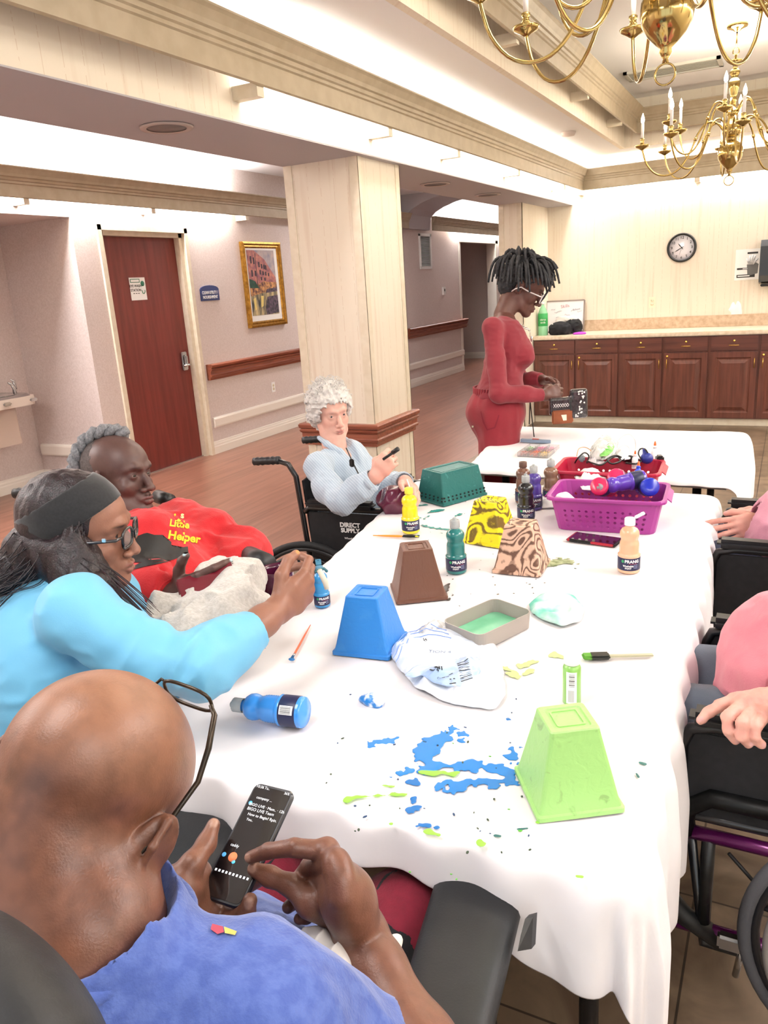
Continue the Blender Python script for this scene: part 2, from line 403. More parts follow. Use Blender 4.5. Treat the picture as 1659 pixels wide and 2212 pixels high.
# side pier between the second column and the counter wall
wallbox('wall_pier', (-2.72, 8.1, 0), (-2.48, YB, ZS), M_paper)
wallbox('wall_corridor_right', (-2.72, YB+.15, 0), (-2.55, YF, 2.95), M_corr)
wallbox('wall_right', (XR, YN, 0), (XR+.15, YB, 3.2), M_paper)
w = MB(); w.box((BX0, YN-.15, 0), (-1.9, YN, 3.2)); w.box((XR-.1, YN-.15, 0), (XR, YN, 3.2)); w.box((-1.9, YN-.15, 0), (XR-.1, YN, .5)); w.box((-1.9, YN-.15, 2.5), (XR-.1, YN, 3.2))
w.box((-7.5, YN-.15, 0), (BX0, YN, 3.0))
struct(w.build('wall_rear', M_paper))
fr = MB()
for x in (-1.9, -.45, .95, XR-.15): fr.box((x, YN-.1, .5), (x+.06, YN-.03, 2.5))
for z in (.5, 2.44): fr.box((-1.9, YN-.1, z), (XR-.1, YN-.03, z+.06))
struct(fr.build('added_window_1', M_white))  # unseen window, added to let daylight in as fill
# dropped beam
bm_ = MB(); bm_.box((BX0, YN, ZS+.004), (BX1, YB, 2.95)); struct(bm_.build('ceiling_beam', M_paper))
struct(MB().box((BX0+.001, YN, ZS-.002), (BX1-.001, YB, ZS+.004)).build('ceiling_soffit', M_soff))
# ceilings
c = MB(); TX0, TX1, TY0, TY1 = -1.55, .66, -1.0, 8.43
c.box((BX1, YN, ZC), (TX0, YB, ZC+.05)); c.box((TX1, YN, ZC), (XR, YB, ZC+.05)); c.box((TX0, TY1, ZC), (TX1, YB, ZC+.05)); c.box((TX0, YN, ZC), (TX1, TY0, ZC+.05))
struct(c.build('ceiling', M_ceil))
struct(MB().box((TX0-.1, TY0-.1, 3.14), (TX1+.1, TY1+.1, 3.2)).build('ceiling_tray', M_ceil))
t = MB(); t.box((TX0-.04, TY0, ZC-.002), (TX0+.004, TY1, 3.14)); t.box((TX1-.004, TY0, ZC-.002), (TX1+.04, TY1, 3.14)); t.box((TX0-.04, TY1-.004, ZC-.002), (TX1+.04, TY1+.04, 3.14)); t.box((TX0-.04, TY0-.04, ZC+.001), (TX1+.04, TY0, 3.14))
struct(t.build('ceiling_tray_riser', M_paper))
struct(MB().box((-7.5, YN, 2.85), (BX0, YF, 2.9)).build('ceiling_corridor', M_ceil))
# corridor vault band with curved underside
ab = MB(); Y0, Y1 = 11.1, 12.0; pts = [(LW, 2.9), (LW, 2.385), (LW+.09, 2.385)]
for i in range(9):
    a = i/8*PI/2; pts.append((LW+.09+1.5*(1-math.cos(a)), 2.385+.12+.36*math.sin(a)) if i else (LW+.09, 2.385+.02))
pts += [(-2.75, 2.8), (-2.75, 2.9)]
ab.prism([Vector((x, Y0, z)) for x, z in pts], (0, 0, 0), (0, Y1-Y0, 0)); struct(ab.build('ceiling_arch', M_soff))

# columns
def column(y0, y1, n, full=True):
    b = MB(); b.box((BX0+.01, y0, 0), (-2.25, y1, ZS)); o = b.build('column', M_paper); struct(o)
    g = MB()
    for x in (BX0+.01, -2.25):
        for y in (y0, y1):
            sx = 1 if x > -2.5 else -1; sy = 1 if y == y1 else -1
            g.box((min(x, x+sx*.006), min(y-sy*.05, y+sy*.006), 0), (max(x, x+sx*.006), max(y-sy*.05, y+sy*.006), ZS)); g.box((min(x-sx*.05, x+sx*.006), min(y, y+sy*.006), 0), (max(x-sx*.05, x+sx*.006), max(y, y+sy*.006), ZS))
    struct(g.build('trim_'+str(n), M_trim))
column(4.21, 4.75, 1)
g = MB(); g.box((-2.725, 8.092, 0), (-2.67, 8.1, ZS)); g.box((-2.53, 8.094, 0), (-2.474, 8.1, ZS)); g.box((-2.48, 8.094, 0), (-2.474, 8.14, ZS)); struct(g.build('trim_2', M_trim))
RAILP0 = [(0, .765), (.035, .765), (.04, .79), (.05, .80), (.062, .80), (.068, .815), (.055, .825), (.055, .855), (.068, .862), (.078, .875), (.06, .885), (.078, .893), (.085, .915), (.07, .925), (0, .925)]
RAILP = RAILP0
RAILC = [(o*.55, .62+(z-.765)*.88) for o, z in RAILP0]
def sweep(path, prof, name, m, parent=None, closed=False, st=True):
    """sweep profile (offset, z) along an XY path; offset to the right hand side of travel"""
    n = len(path); mp_ = []
    for i in range(n):
        p = Vector(path[i]).to_2d() if len(path[i]) > 2 else Vector(path[i])
        a = Vector(path[i-1]) if (i > 0 or closed) else None; b = Vector(path[(i+1) % n]) if (i < n-1 or closed) else None
        ds = []
        if a is not None: ds.append((p-a).normalized())
        if b is not None: ds.append((b-p).normalized())
        ns = [Vector((d.y, -d.x)) for d in ds]
        nn = sum(ns, Vector((0, 0))); nn.normalize(); k = 1/max(.3, nn.dot(ns[0])); mp_.append((p, nn*k))
    vs = []; fs = []; q = len(prof)
    for p, nn in mp_:
        for o, z in prof: vs.append((p.x+nn.x*o, p.y+nn.y*o, z))
    for i in range(n if closed else n-1):
        j = (i+1) % n
        for k in range(q): fs.append((i*q+k, i*q+(k+1) % q, j*q+(k+1) % q, j*q+k))
    if not closed: fs.append(tuple(range(q))[::-1]); fs.append(tuple(range((n-1)*q, n*q)))
    b_ = MB(); b_.add(vs, fs, False); o = b_.build(name, m, parent)
    if st: struct(o)
    return o
# handrails
def handrail(path, label, m=M_rail, closed=False):
    o = sweep(path, RAILC if closed else RAILP, 'handrail', m, closed=closed, st=False); tag(o, label, 'handrail'); return o
handrail([(-2.74, 4.21), (-2.25, 4.21), (-2.25, 4.75), (-2.74, 4.75)][::-1] and [(-2.74, 4.75), (-2.74, 4.21), (-2.25, 4.21), (-2.25, 4.75)], 'moulded wooden handrail wrapped around the cream column behind the old woman', M_railx, closed=True)
handrail([(LW, 6.42), (LW, 11.05)][::-1] and [(LW, 11.0), (LW, 6.3)][::-1], 'moulded wooden handrail under the gold framed picture')
handrail([(LW, 11.1), (LW, 13.62)], 'wooden handrail on the far corridor wall under the thermostat')
for (a, b) in ((2.7, 4.83),): pass
BUMP = [(0, .27), (.022, .275), (.028, .29), (.028, .36), (.022, .375), (0, .38)]
tag(sweep([(LW, 6.3), (LW, 10.98)], BUMP, 'bumper_rail', M_white, st=False), 'cream bumper rail low on the wall under the picture', 'rail')
tag(sweep([(LW, 11.1), (LW, 13.5)], BUMP, 'bumper_rail', M_white, st=False), 'cream bumper rail low on the far corridor wall below the vent', 'rail')
tag(sweep([(-6.1, 4.85), (LW, 4.85)], BUMP, 'bumper_rail', M_white, st=False), 'short cream bumper rail on the niche side wall beside the drinking fountain', 'rail')
BASE = [(0, 0), (.018, 0), (.018, .075), (.014, .085), (.014, .1), (.008, .115), (.008, .125), (0, .13)]
sweep([(LW, 6.25), (LW, 13.5)], BASE, 'baseboard_left', M_white); sweep([(-6.15, 2.7), (-6.15, 4.85), (LW, 4.85), (LW, 5.1)], BASE, 'baseboard_niche', M_white)
sweep([(LW, 15.5), (LW, YF)], BASE, 'baseboard_far', M_white); sweep([(-7.4, 13.4), (-7.4, 15.6), (LW, 15.6)], BASE, 'baseboard_recess', M_white)
# recess casing
g = MB(); g.box((LW-T-.01, 15.38, 0), (LW+.02, 15.52, 2.3)); g.box((LW-.01, 13.44, 2.24), (LW+.02, 15.52, 2.32)); g.box((LW-.14, 13.42, 0), (LW+.012, 13.5, 2.24)); struct(g.build('trim_3', M_white))
# crown valances of the light coves (board + mouldings), hung off the wall on brackets
def valance(path, z0, z1, name, s=1):
    h = z1-z0
    pr = [(.0, z0), (.012, z0-.006), (.022, z0), (.022, z0+h*.42), (.03, z0+h*.45), (.03, z0+h*.52), (.038, z0+h*.55), (.042, z0+h*.63), (.052, z0+h*.66), (.058, z0+h*.75), (.075, z0+h*.9), (.085, z0+h*.96), (.085, z1), (.0, z1)]
    return sweep(path, pr, name, M_val)
OFF = .125
VX, VY = BX1+OFF, YB-OFF
valance([(VX, YN), (VX, VY), (XR-.2, VY)], 2.43, 2.63, 'trim_4')
valance([(LW+OFF, YN), (LW+OFF, 11.1)], 2.38, 2.585, 'trim_5'); valance([(LW+OFF, 12.0), (LW+OFF, YF)], 2.38, 2.585, 'trim_6')
valance([(TX0+OFF, TY0+OFF), (TX0+OFF, TY1-OFF), (TX1-OFF, TY1-OFF), (TX1-OFF, TY0+OFF)], 2.82, 3.02, 'trim_7')
def brackets(pts, n, z, vec):
    b = MB()
    for (x, y) in pts:
        vx, vy = vec
        b.prism([Vector((x, y, z-.035))+Vector((-vy, vx, 0))*.025, Vector((x, y, z-.035))-Vector((-vy, vx, 0))*.025, Vector((x, y, z+.02))-Vector((-vy, vx, 0))*.025, Vector((x, y, z+.02))+Vector((-vy, vx, 0))*.025], (0, 0, 0), Vector((vx*OFF, vy*OFF, 0))*1.05)
    return struct(b.build('trim_'+str(n), M_trim))
brackets([(BX1, y) for y in (1.6, 3.05, 4.3, 5.35, 6.7, 8.2)], 8, 2.42, (1, 0))
brackets([(x, YB) for x in (-2.1, -.92, .3)], 9, 2.42, (0, -1))
brackets([(LW, y) for y in (2.9, 4.35, 5.7, 7.1, 9.2)], 10, 2.37, (1, 0))
brackets([(TX0, y) for y in (3.1, 4.6, 6.3, 7.6)], 11, 2.83, (1, 0))
# cove lamps: fluorescent tubes lying on the valance ledge
M_tube = mat('fluorescent_tube', 'fff6ea', .5, emit=14)
def tubes(name, segs, label):
    for i, (a, b) in enumerate(segs):
        o = MB().tube([a, b], .013, 8).build('fluorescent_tube', M_tube); tag(o, label, 'lamp', name)
def area(name, loc, size, rot, e, col=(1, .98, .965)):
    l = bpy.data.lights.new(name, 'AREA'); l.shape = 'RECTANGLE'; l.size, l.size_y = size; l.energy = e; l.color = col
    o = bpy.data.objects.new(name, l); COL.objects.link(o); o.location = loc; o.rotation_euler = rot; return o
for y0 in np.arange(3.1, 8.8, 1.22):
    tubes('tubes in the light cove over the beam', [((BX1+.06, y0, 2.55), (BX1+.06, min(y0+1.15, 8.9), 2.55))], 'fluorescent tube hidden behind the crown moulding over the beam')
for x0 in (-2.0, -.8, .4): tubes('tubes in the light cove over the counter', [((x0, YB-.06, 2.55), (x0+1.12, YB-.06, 2.55))], 'fluorescent tube behind the crown moulding above the counter wall')
for y0 in (-1.4, 0, 1.4, 2.8, 4.2, 5.6, 12.9, 14.3, 15.7): tubes('tubes in the corridor light cove', [((LW+.06, y0, 2.5), (LW+.06, y0+1.2, 2.5))], 'fluorescent tube behind the crown moulding of the corridor wall')

# ---------------------------------------------------------------- door, picture, signs
dr = empty('door_1', (-5.35, 5.68, 0)); dr['kind'] = 'structure'
o = MB().box((-5.4, 5.2, .01), (-5.35, 6.16, 2.15), .003).build('door_leaf', M_door, dr)
f_ = MB()
f_.box((LW-.13, 5.11, 0), (LW+.02, 5.155, 2.235)); f_.box((LW-.13, 6.205, 0), (LW+.02, 6.25, 2.235)); f_.box((LW-.13, 5.11, 2.19), (LW+.02, 6.25, 2.235))
f_.box((LW-.13, 5.155, 0), (LW-.02, 5.2, 2.19)); f_.box((LW-.13, 6.16, 0), (LW-.02, 6.205, 2.19)); f_.box((LW-.13, 5.155, 2.15), (LW-.02, 6.205, 2.19))
f_.build('door_frame', M_trim, dr)
MB().box((-5.345, 5.2, 0), (-5.33, 6.16, .012)).build('threshold', M_steel, dr)
lk = MB(); lk.box((-5.35, 6.03, .90), (-5.325, 6.105, 1.08), .008); lk.box((-5.33, 6.045, .93), (-5.30, 6.09, 1.05), .012); lo_ = lk.build('lock_case', M_steel, dr)
hd = MB(); hd.tube([(-5.31, 6.068, .955), (-5.27, 6.068, .955), (-5.262, 6.04, .955), (-5.262, 5.97, .952)], .01, 10); hd.build('door_handle', M_chrome, lo_)
wc = MB(); wc.box((-5.399, 5.2, -.0), (-5.41, 6.16, 2.2)); 
M_green = mat('sign_green', '1f6f52', .5); M_ink = mat('black_ink', '222222', .6); M_navy = mat('navy_plastic', '2c3766', .45, c2='333f72', scale=6)
M_cream = mat('cream_plastic', 'e9dfc8', .4)
def wallM(X, y, z, sgn=1):   # text frame on a wall facing +X  (reads towards +Y)
    return frame((X, y, z), (0, 1, 0), (0, 0, 1))
sy = PX(298, 624, -5.35)
sg = empty('door_sign', (-5.35, sy.y, sy.z), 'white eye wash station sign with green band stuck on the red door', 'sign')
MB().box((-5.35, sy.y-.1, sy.z-.1), (-5.346, sy.y+.1, sy.z+.1), .001).build('panel', M_pure, sg)
MB().box((-5.346, sy.y-.09, sy.z+.055), (-5.3452, sy.y+.03, sy.z+.088)).build('green_band', M_green, sg)
MB().box((-5.3452, sy.y-.082, sy.z+.061), (-5.3448, sy.y+.022, sy.z+.082)).build('white_bar', M_pure, sg)
text_mesh('EYE WASH', .032, wallM(-5.3455, sy.y-.03, sy.z+.025), 'lettering', M_ink, sg, bold=.0006)
text_mesh('STATION', .032, wallM(-5.3455, sy.y-.03, sy.z-.012), 'lettering', M_ink, sg, bold=.0006)
for k_ in range(3): MB().box((-5.346, sy.y-.07+k_*.03, sy.z-.043), (-5.3455, sy.y-.05+k_*.03, sy.z-.037)).build('printed_line', M_ink, sg)
e_ = MB(); e_.lathe([(.0, 0), (.024, 0), (.024, .001), (0, .001)], (-5.346, sy.y+.062, sy.z+.045), (1, 0, 0), 20); e_.tube([(-5.345, sy.y+.045, sy.z-.015), (-5.345, sy.y+.05, sy.z-.04), (-5.345, sy.y+.065, sy.z-.045), (-5.345, sy.y+.08, sy.z-.03), (-5.345, sy.y+.082, sy.z-.012)], .004, 6); e_.build('pictogram', M_green, sg)
# navy room sign
a_ = PX(430, 618, LW); b_ = PX(473, 648, LW)
sg = empty('room_sign', (LW, (a_.y+b_.y)/2, (a_.z+b_.z)/2), 'navy wall plaque reading CLEAN UTILITY / NOURISHMENT beside the door', 'sign')
yc, w2 = (a_.y+b_.y)/2, (b_.y-a_.y)/2; zb, zt = b_.z-.0, b_.z+.115
pl = [Vector((LW, yc-w2, zb)), Vector((LW, yc+w2, zb)), Vector((LW, yc+w2, zt))]+[Vector((LW, yc+w2*math.cos(k/8*PI)*.97, zt+.035*math.sin(k/8*PI))) for k in range(0, 9)]+[Vector((LW, yc-w2, zt))]
MB().prism(pl, (0, 0, 0), (.012, 0, 0)).build('plaque', M_navy, sg)
text_mesh('CLEAN UTILITY /', .042, wallM(LW+.0128, yc, zb+.078), 'lettering', M_pure, sg, bold=.0008, squash=.8); text_mesh('NOURISHMENT', .042, wallM(LW+.0128, yc, zb+.034), 'lettering', M_pure, sg, bold=.0008, squash=.8)
# framed street picture
a_ = PX(515, 518, LW); b_ = PX(617, 700, LW); y0, y1 = a_.y, b_.y-.02; z1, z0 = 2.13, 1.23
pc = empty('framed_picture', (LW, (y0+y1)/2, z0), 'gold framed street painting with white mat hanging left of the column', 'picture')
M_gold = mat('gold_frame', 'b98a3a', .35, .75, c2='8c6325', scale=30)
fw = .065
pr = [(LW+.045, 0), (LW+.05, .02), (LW+.03, .035), (LW+.035, .05), (LW+.02, fw)]
g = MB()
ring = [[Vector((x, y0+o, z0+o)), Vector((x, y1-o, z0+o)), Vector((x, y1-o, z1-o)), Vector((x, y0+o, z1-o))] for x, o in [(LW+.001, 0)]+pr]
vs = [v for r_ in ring for v in r_]; fs = [(i*4+k, i*4+(k+1) % 4, (i+1)*4+(k+1) % 4, (i+1)*4+k) for i in range(len(ring)-1) for k in range(4)]
g.add(vs, fs); g.build('picture_frame', M_gold, pc)
MB().box((LW+.004, y0+fw-.01, z0+fw-.01), (LW+.02, y1-fw+.01, z1-fw+.01)).build('mat_board', M_pure, pc)
py0, py1, pz0, pz1 = y0+fw+.02, y1-fw-.055, z0+fw+.06, z1-fw-.02
def pbox(y, z, w, h, m, d=.0008, nm='painting_detail', par=None): return MB().box((LW+.022, py0+(py1-py0)*y, pz0+(pz1-pz0)*z), (LW+.0222+d, py0+(py1-py0)*(y+w), pz0+(pz1-pz0)*(z+h)))
canvas = MB().box((LW+.02, py0, pz0), (LW+.022, py1, pz1)).build('canvas', mat('painted_sky', '8f8fa0', .6, c2='c7b6b0', scale=9, detail=6), pc)
Mp = dict(pk=mat('painted_pink_house', 'c98877', .6, c2='8e5a66', scale=16), dk=mat('painted_dark', '3a2f3a', .6), rd=mat('painted_street_lights', 'd9a268', .6, c2='5b3a3d', scale=30), gr=mat('painted_green_awning', '2f5a48', .6, c2='224236', scale=20), st=mat('painted_wet_street', 'cdb98a', .6, c2='3b4348', scale=14, stretch=(1, 1.6, .5)), bk=mat('painted_crowd', '2a3034', .6, c2='6f5a6e', scale=35), yl=mat('painted_yellow', 'e2cd7f', .6))
def ppoly(pts, m, x=.0224):
    return MB().prism([Vector((LW+x, py0+(py1-py0)*a, pz0+(pz1-pz0)*b)) for a, b in pts], (0, 0, 0), (.0006, 0, 0)).build('painted_shape', m, canvas)
ppoly([(0, .4), (0, 1), (.25, 1), (.62, .86), (.98, .58), (1, .4)], Mp['pk']); ppoly([(0, 0), (1, 0), (1, .42), (0, .34)], Mp['st'])
ppoly([(.0, .3), (.6, .36), (1, .42), (1, .5), (.5, .52), (0, .42)], Mp['rd'], .0232); ppoly([(0, .43), (.33, .42), (.2, .53), (0, .57)], Mp['gr'], .0240); ppoly([(.52, .0), (1, .02), (1, .3), (.6, .28), (.5, .12)], Mp['bk'], .0232)
ppoly([(.55, .34), (1, .36), (1, .42), (.6, .4)], Mp['bk'], .024); ppoly([(.33, .12), (.42, .14), (.46, .3), (.36, .3)], Mp['yl'], .024); ppoly([(.1, .08), (.17, .1), (.16, .28), (.08, .26)], Mp['yl'], .024)
g = MB()
for (yy, zz, hh) in [(.1, .8, .11), (.2, .79, .1), (.1, .6, .1), (.22, .61, .08), (.38, .74, .08), (.47, .72, .07), (.56, .71, .07), (.62, .7, .07), (.4, .63, .07), (.5, .62, .06), (.6, .61, .06), (.7, .6, .05), (.42, .54, .05), (.55, .53, .05), (.28, .45, .5)]:
    w_ = .018 if hh > .3 else .05
    g.box((LW+.023, py0+(py1-py0)*yy, pz0+(pz1-pz0)*zz), (LW+.0238, py0+(py1-py0)*(yy+w_), pz0+(pz1-pz0)*(zz+hh)))
g.build('painted_windows', Mp['dk'], canvas)
# wall outlet under the handrail
def outlet(name, M, label, m=M_cream):
    e = empty(name, M.translation, label, 'outlet'); b = MB(); b.box((-.035, -.057, 0), (.035, .057, .006), .002, M); b.build('cover_plate', m, e)
    for s in (-1, 1):
        q = MB(); q.lathe([(.0, .006), (.0165, .006), (.0165, .009), (0, .009)], (0, s*.02, 0), (0, 0, 1), 16, M); so = q.build('socket', mat('socket_ivory', 'ddd0b2', .4), e)
        h = MB(); h.box((-.008, s*.02-.005, .009), (-.0055, s*.02+.005, .0094), 0, M); h.box((.0055, s*.02-.005, .009), (.008, s*.02+.005, .0094), 0, M); h.build('slot', M_dark, so)
    return e
q = PX(590, 836, LW); outlet('wall_outlet', frame((LW, q.y, q.z), (0, 1, 0), (0, 0, 1)), 'small white wall outlet below the handrail left of the column', M_pure)
q = PY(1409, 653, YB); outlet('wall_outlet', frame((q.x, YB, q.z), (1, 0, 0), (0, 0, 1)) @ Matrix.Rotation(0, 4, 'X'), 'cream double wall outlet above the counter below the clock', M_cream)
# air vent and thermostat on the far corridor wall
ve = empty('air_vent', (LW, 11.97, 2.05), 'tall white louvred air vent high on the far corridor wall', 'vent')
g = MB(); g.box((LW, 11.74, 1.83), (LW+.02, 11.78, 2.33)); g.box((LW, 12.16, 1.83), (LW+.02, 12.2, 2.33)); g.box((LW, 11.74, 1.80), (LW+.02, 12.2, 1.84)); g.box((LW, 11.74, 2.30), (LW+.02, 12.2, 2.34)); g.build('vent_frame', M_pure, ve)
g = MB()
for k in range(24): z = 1.845+k*.019; g.add([(LW+.002, 11.78, z+.014), (LW+.002, 12.16, z+.014), (LW+.014, 12.16, z), (LW+.014, 11.78, z)], [(0, 1, 2, 3)])
g.build('louvres', mat('vent_grey', 'a9aaa8', .5), ve); MB().box((LW, 11.78, 1.84), (LW+.002, 12.16, 2.3)).build('duct_back', M_dark, ve)
th = empty('thermostat', (LW, 12.66, 1.44), 'small white thermostat on the far corridor wall', 'thermostat')
MB().box((LW, 12.6, 1.37), (LW+.03, 12.72, 1.5), .006).build('housing', M_pure, th); MB().box((LW+.03, 12.64, 1.43), (LW+.032, 12.68, 1.47)).build('display', M_ink, th)
# caster of a cart parked in the recess
ca = empty('cart_caster', PZ(1009, 760, .05), 'black caster wheel of a cart parked in the dark corridor recess', 'wheel'); cp = PZ(1009, 764, .0)
MB().lathe([(0, -.02), (.05, -.02), (.06, -.01), (.06, .01), (.05, .02), (0, .02)], (cp.x, cp.y, .06), (1, .3, 0), 18).build('tyre', M_black, ca)
g = MB(); g.box((cp.x-.05, cp.y-.04, .1), (cp.x+.05, cp.y+.04, .135), .005); g.box((cp.x-.04, cp.y-.02, .05), (cp.x-.03, cp.y+.02, .11)); g.box((cp.x+.03, cp.y-.02, .05), (cp.x+.04, cp.y+.02, .11)); g.build('fork', M_steel, ca)
# drinking fountain in the niche
df = empty('drinking_fountain', (-5.95, 3.9, .6), 'stainless steel drinking fountain mounted in the left wall niche', 'drinking fountain')
fy = PX(88, 900, -5.75).y
def rrect(x0, x1, y0, y1, rad, z, n=6):
    out = []
    for cx, cy, a0 in ((x1-rad, y1-rad, 0), (x0+.001, y1-.001, PI/2), (x0+.001, y0+.001, PI), (x1-rad, y0+rad, -PI/2)):
        rr = rad if cx > x0+.01 else .001
        for k in range(n+1): a = a0+k/n*PI/2; out.append(Vector((cx+rr*math.cos(a), cy+rr*math.sin(a), z)))
    return out
def slab(x0, x1, y0, y1, rad, z0, z1, m, name, par, top_in=0):
    a = rrect(x0, x1, y0, y1, rad, z0); b = rrect(x0, x1-top_in, y0+top_in, y1-top_in, rad, z1); n = len(a)
    g = MB(); g.add(a+b, [tuple(range(n))[::-1], tuple(range(n, 2*n))]+[(i, (i+1) % n, n+(i+1) % n, n+i) for i in range(n)]); return g.build(name, m, par)
M_fount = mat('fountain_vinyl', 'cfc2b6', .5)
slab(-6.15, -5.72, 3.3, fy, .1, .80, .875, M_fount, 'apron', df); slab(-6.15, -5.74, 3.32, fy-.02, .1, .875, .895, M_steel, 'basin_rim', df, .02)
slab(-6.15, -5.87, 3.36, fy-.13, .02, .47, .80, mat('fountain_housing', 'c4b4a8', .55), 'housing', df)
MB().lathe([(.0, .897), (.15, .896), (.16, .9), (.12, .889), (0, .882)][::-1], (-5.92, fy-.27, 0), (0, 0, 1), 28).build('basin', M_chrome, df)
for yy in (fy-.07, fy-.33): MB().box((-5.722, yy-.04, .825), (-5.70, yy+.04, .855), .012).build('push_button', M_steel, df)
g = MB(); sp = V(-5.93, fy-.07, .895); g.tube([sp, sp+V(0, 0, .04), sp+V(0, -.02, .08), sp+V(0, -.05, .095)], [.018, .016, .013, .008], 10); g.tube([sp+V(0, .012, .03), sp+V(0, .01, .1), sp+V(0, -.02, .12)], [.016, .014, .006], 8); g.build('bubbler', M_steel, df)
# recessed ceiling lights, speaker grille, ceiling dome
M_can = mat('recessed_lamp_off', '7d7472', .6); M_canr = mat('recessed_ring', 'b9aca6', .5)
for (px, py, lb) in [(360, 278, 'large round recessed light in the soffit left of the column'), (940, 399, 'recessed light in the soffit just beyond the column'), (1054, 422, 'recessed light in the soffit nearest the counter wall')]:
    q = PZ(px, py, ZS-.01); e = empty('recessed_light', q, lb, 'ceiling light', 'recessed lights in the soffit')
    MB().lathe([(.085, .0), (.11, -.002), (.115, .006), (.085, .006)], q, (0, 0, 1), 32, cap=False).build('trim_ring', M_canr, e); MB().lathe([(0, -.001), (.088, .002), (.088, .008), (0, .008)], q, (0, 0, 1), 32).build('lens', M_can, e)
q = PZ(1228, 285, ZC); e = empty('smoke_detector', q, 'small grey smoke detector on the white ceiling beside the tray', 'smoke detector'); MB().lathe([(0, -.035), (.05, -.03), (.06, -.01), (.06, 0), (0, 0)], q, (0, 0, 1), 24).build('housing', M_canr, e)
e = empty('ceiling_vent', (-.98, 7.3, 3.14), 'long grey air vent in the tray ceiling behind the brass chandeliers', 'vent')
g = MB(); vy = 7.45; g.box((-1.36, vy-.16, 3.12), (-.62, vy-.13, 3.14)); g.box((-1.36, vy+.13, 3.12), (-.62, vy+.16, 3.14)); g.box((-1.36, vy-.16, 3.12), (-1.33, vy+.16, 3.14)); g.box((-.65, vy-.16, 3.12), (-.62, vy+.16, 3.14)); g.build('vent_frame', mat('vent_offwhite', 'bdbab0', .6), e)
g = MB()
for k in range(6): g.box((-1.33, vy-.12+k*.043, 3.126), (-.65, vy-.095+k*.043, 3.131))
g.build('louvres', mat('vent_slats', '9b9a90', .6), e)

# ---------------------------------------------------------------- counter wall
CY = 8.47
ct = tag(MB().box((-2.48, CY-.03, .905), (XR, YB, .945), .008).build('countertop', mat('laminate_counter', 'e3d6c3', .35, c2='d2c0a8', scale=25)), 'long cream laminate countertop running over the cherry cabinets', 'countertop')
tag(MB().box((-2.48, YB-.02, .9455), (XR, YB, 1.065), .003).build('backsplash', mat('laminate_splash', 'cdb79d', .4, c2='b59a7e', scale=22, detail=6)), 'low mottled tan backsplash along the back of the countertop', 'backsplash')
DX = [-2.475, -2.015, -1.56, -1.12, -.683, -.232, .22, .67, 1.12]
hs = ['R', 'L', 'R', 'L', 'R', 'L', 'R', 'L']
nm_ = ['cherry cabinet at the left end of the counter, behind the sewing woman', 'cherry base cabinet, second from the left end of the counter', 'cherry base cabinet, third from the left end of the counter', 'cherry base cabinet, fourth from the left end of the counter', 'cherry base cabinet, fifth from the left, below and right of the clock', 'cherry base cabinet cut by the right edge of the photo', '', '']
for i in range(6):
    x0, x1 = DX[i], DX[i+1]; e = empty('base_cabinet', ((x0+x1)/2, CY, 0), nm_[i], 'cabinet', 'cherry base cabinets under the counter')
    g = MB(); g.box((x0, CY, .075), (x1, YB, .903)); g.build('carcass', M_cab, e)
    MB().box((x0, CY+.03, 0), (x1, CY+.06, .075)).build('toe_kick', M_trim, e)
    d0, d1 = x0+.012, x1-.012; yf = CY-.02
    dw = MB().box((d0, yf, .755), (d1, CY, .895), .004).build('drawer', M_cabh, e); xm = (d0+d1)/2
    g = MB(); g.tube([(xm-.045, yf-.022, .808), (xm+.045, yf-.022, .808)], .004, 8); g.tube([(xm-.03, yf, .808), (xm-.03, yf-.022, .808)], .003, 6); g.tube([(xm+.03, yf, .808), (xm+.03, yf-.022, .808)], .003, 6); g.build('handle', M_brass_sm, dw)
    MB().lathe([(0, 0), (.012, 0), (.012, .006), (.008, .01), (0, .01)], (xm, yf, .85), (0, -1, 0), 14).build('drawer_lock', M_brass_sm, dw)
    do = MB(); z0, z1 = .085, .74; s_ = .065
    rings = [(0, 0), (s_-.012, 0), (s_, .01), (s_+.012, .01), (s_+.045, -.002), (s_+.06, -.002)]
    vs = []; 
    for o, dp in rings: vs += [(d0+o, yf+dp, z0+o), (d1-o, yf+dp, z0+o), (d1-o, yf+dp, z1-o), (d0+o, yf+dp, z1-o)]
    fs = [(k*4+j, k*4+(j+1) % 4, (k+1)*4+(j+1) % 4, (k+1)*4+j) for k in range(len(rings)-1) for j in range(4)]+[tuple(range(len(vs)-4, len(vs)))]
    do.add(vs, fs); do.box((d0, yf+.012, z0), (d1, CY, z1)); 
    do.add([(d0, yf, z0), (d1, yf, z0), (d1, yf, z1), (d0, yf, z1), (d0, yf+.012, z0), (d1, yf+.012, z0), (d1, yf+.012, z1), (d0, yf+.012, z1)], [(0, 4, 5, 1), (1, 5, 6, 2), (2, 6, 7, 3), (3, 7, 4, 0)])
    dd = do.build('door', M_cab, e); hx = d1-.022 if hs[i] == 'R' else d0+.028
    g = MB(); g.tube([(hx, yf-.022, .585), (hx, yf-.022, .68)], .004, 8); g.tube([(hx, yf, .6), (hx, yf-.022, .6)], .003, 6); g.tube([(hx, yf, .665), (hx, yf-.022, .665)], .003, 6); g.build('handle', M_brass_sm, dd)
    if hs[i] == 'L': MB().lathe([(0, 0), (.013, 0), (.013, .006), (.008, .01), (0, .01)], (hx+.002, yf, .708), (0, -1, 0), 14).build('door_lock', M_brass_sm, dd)
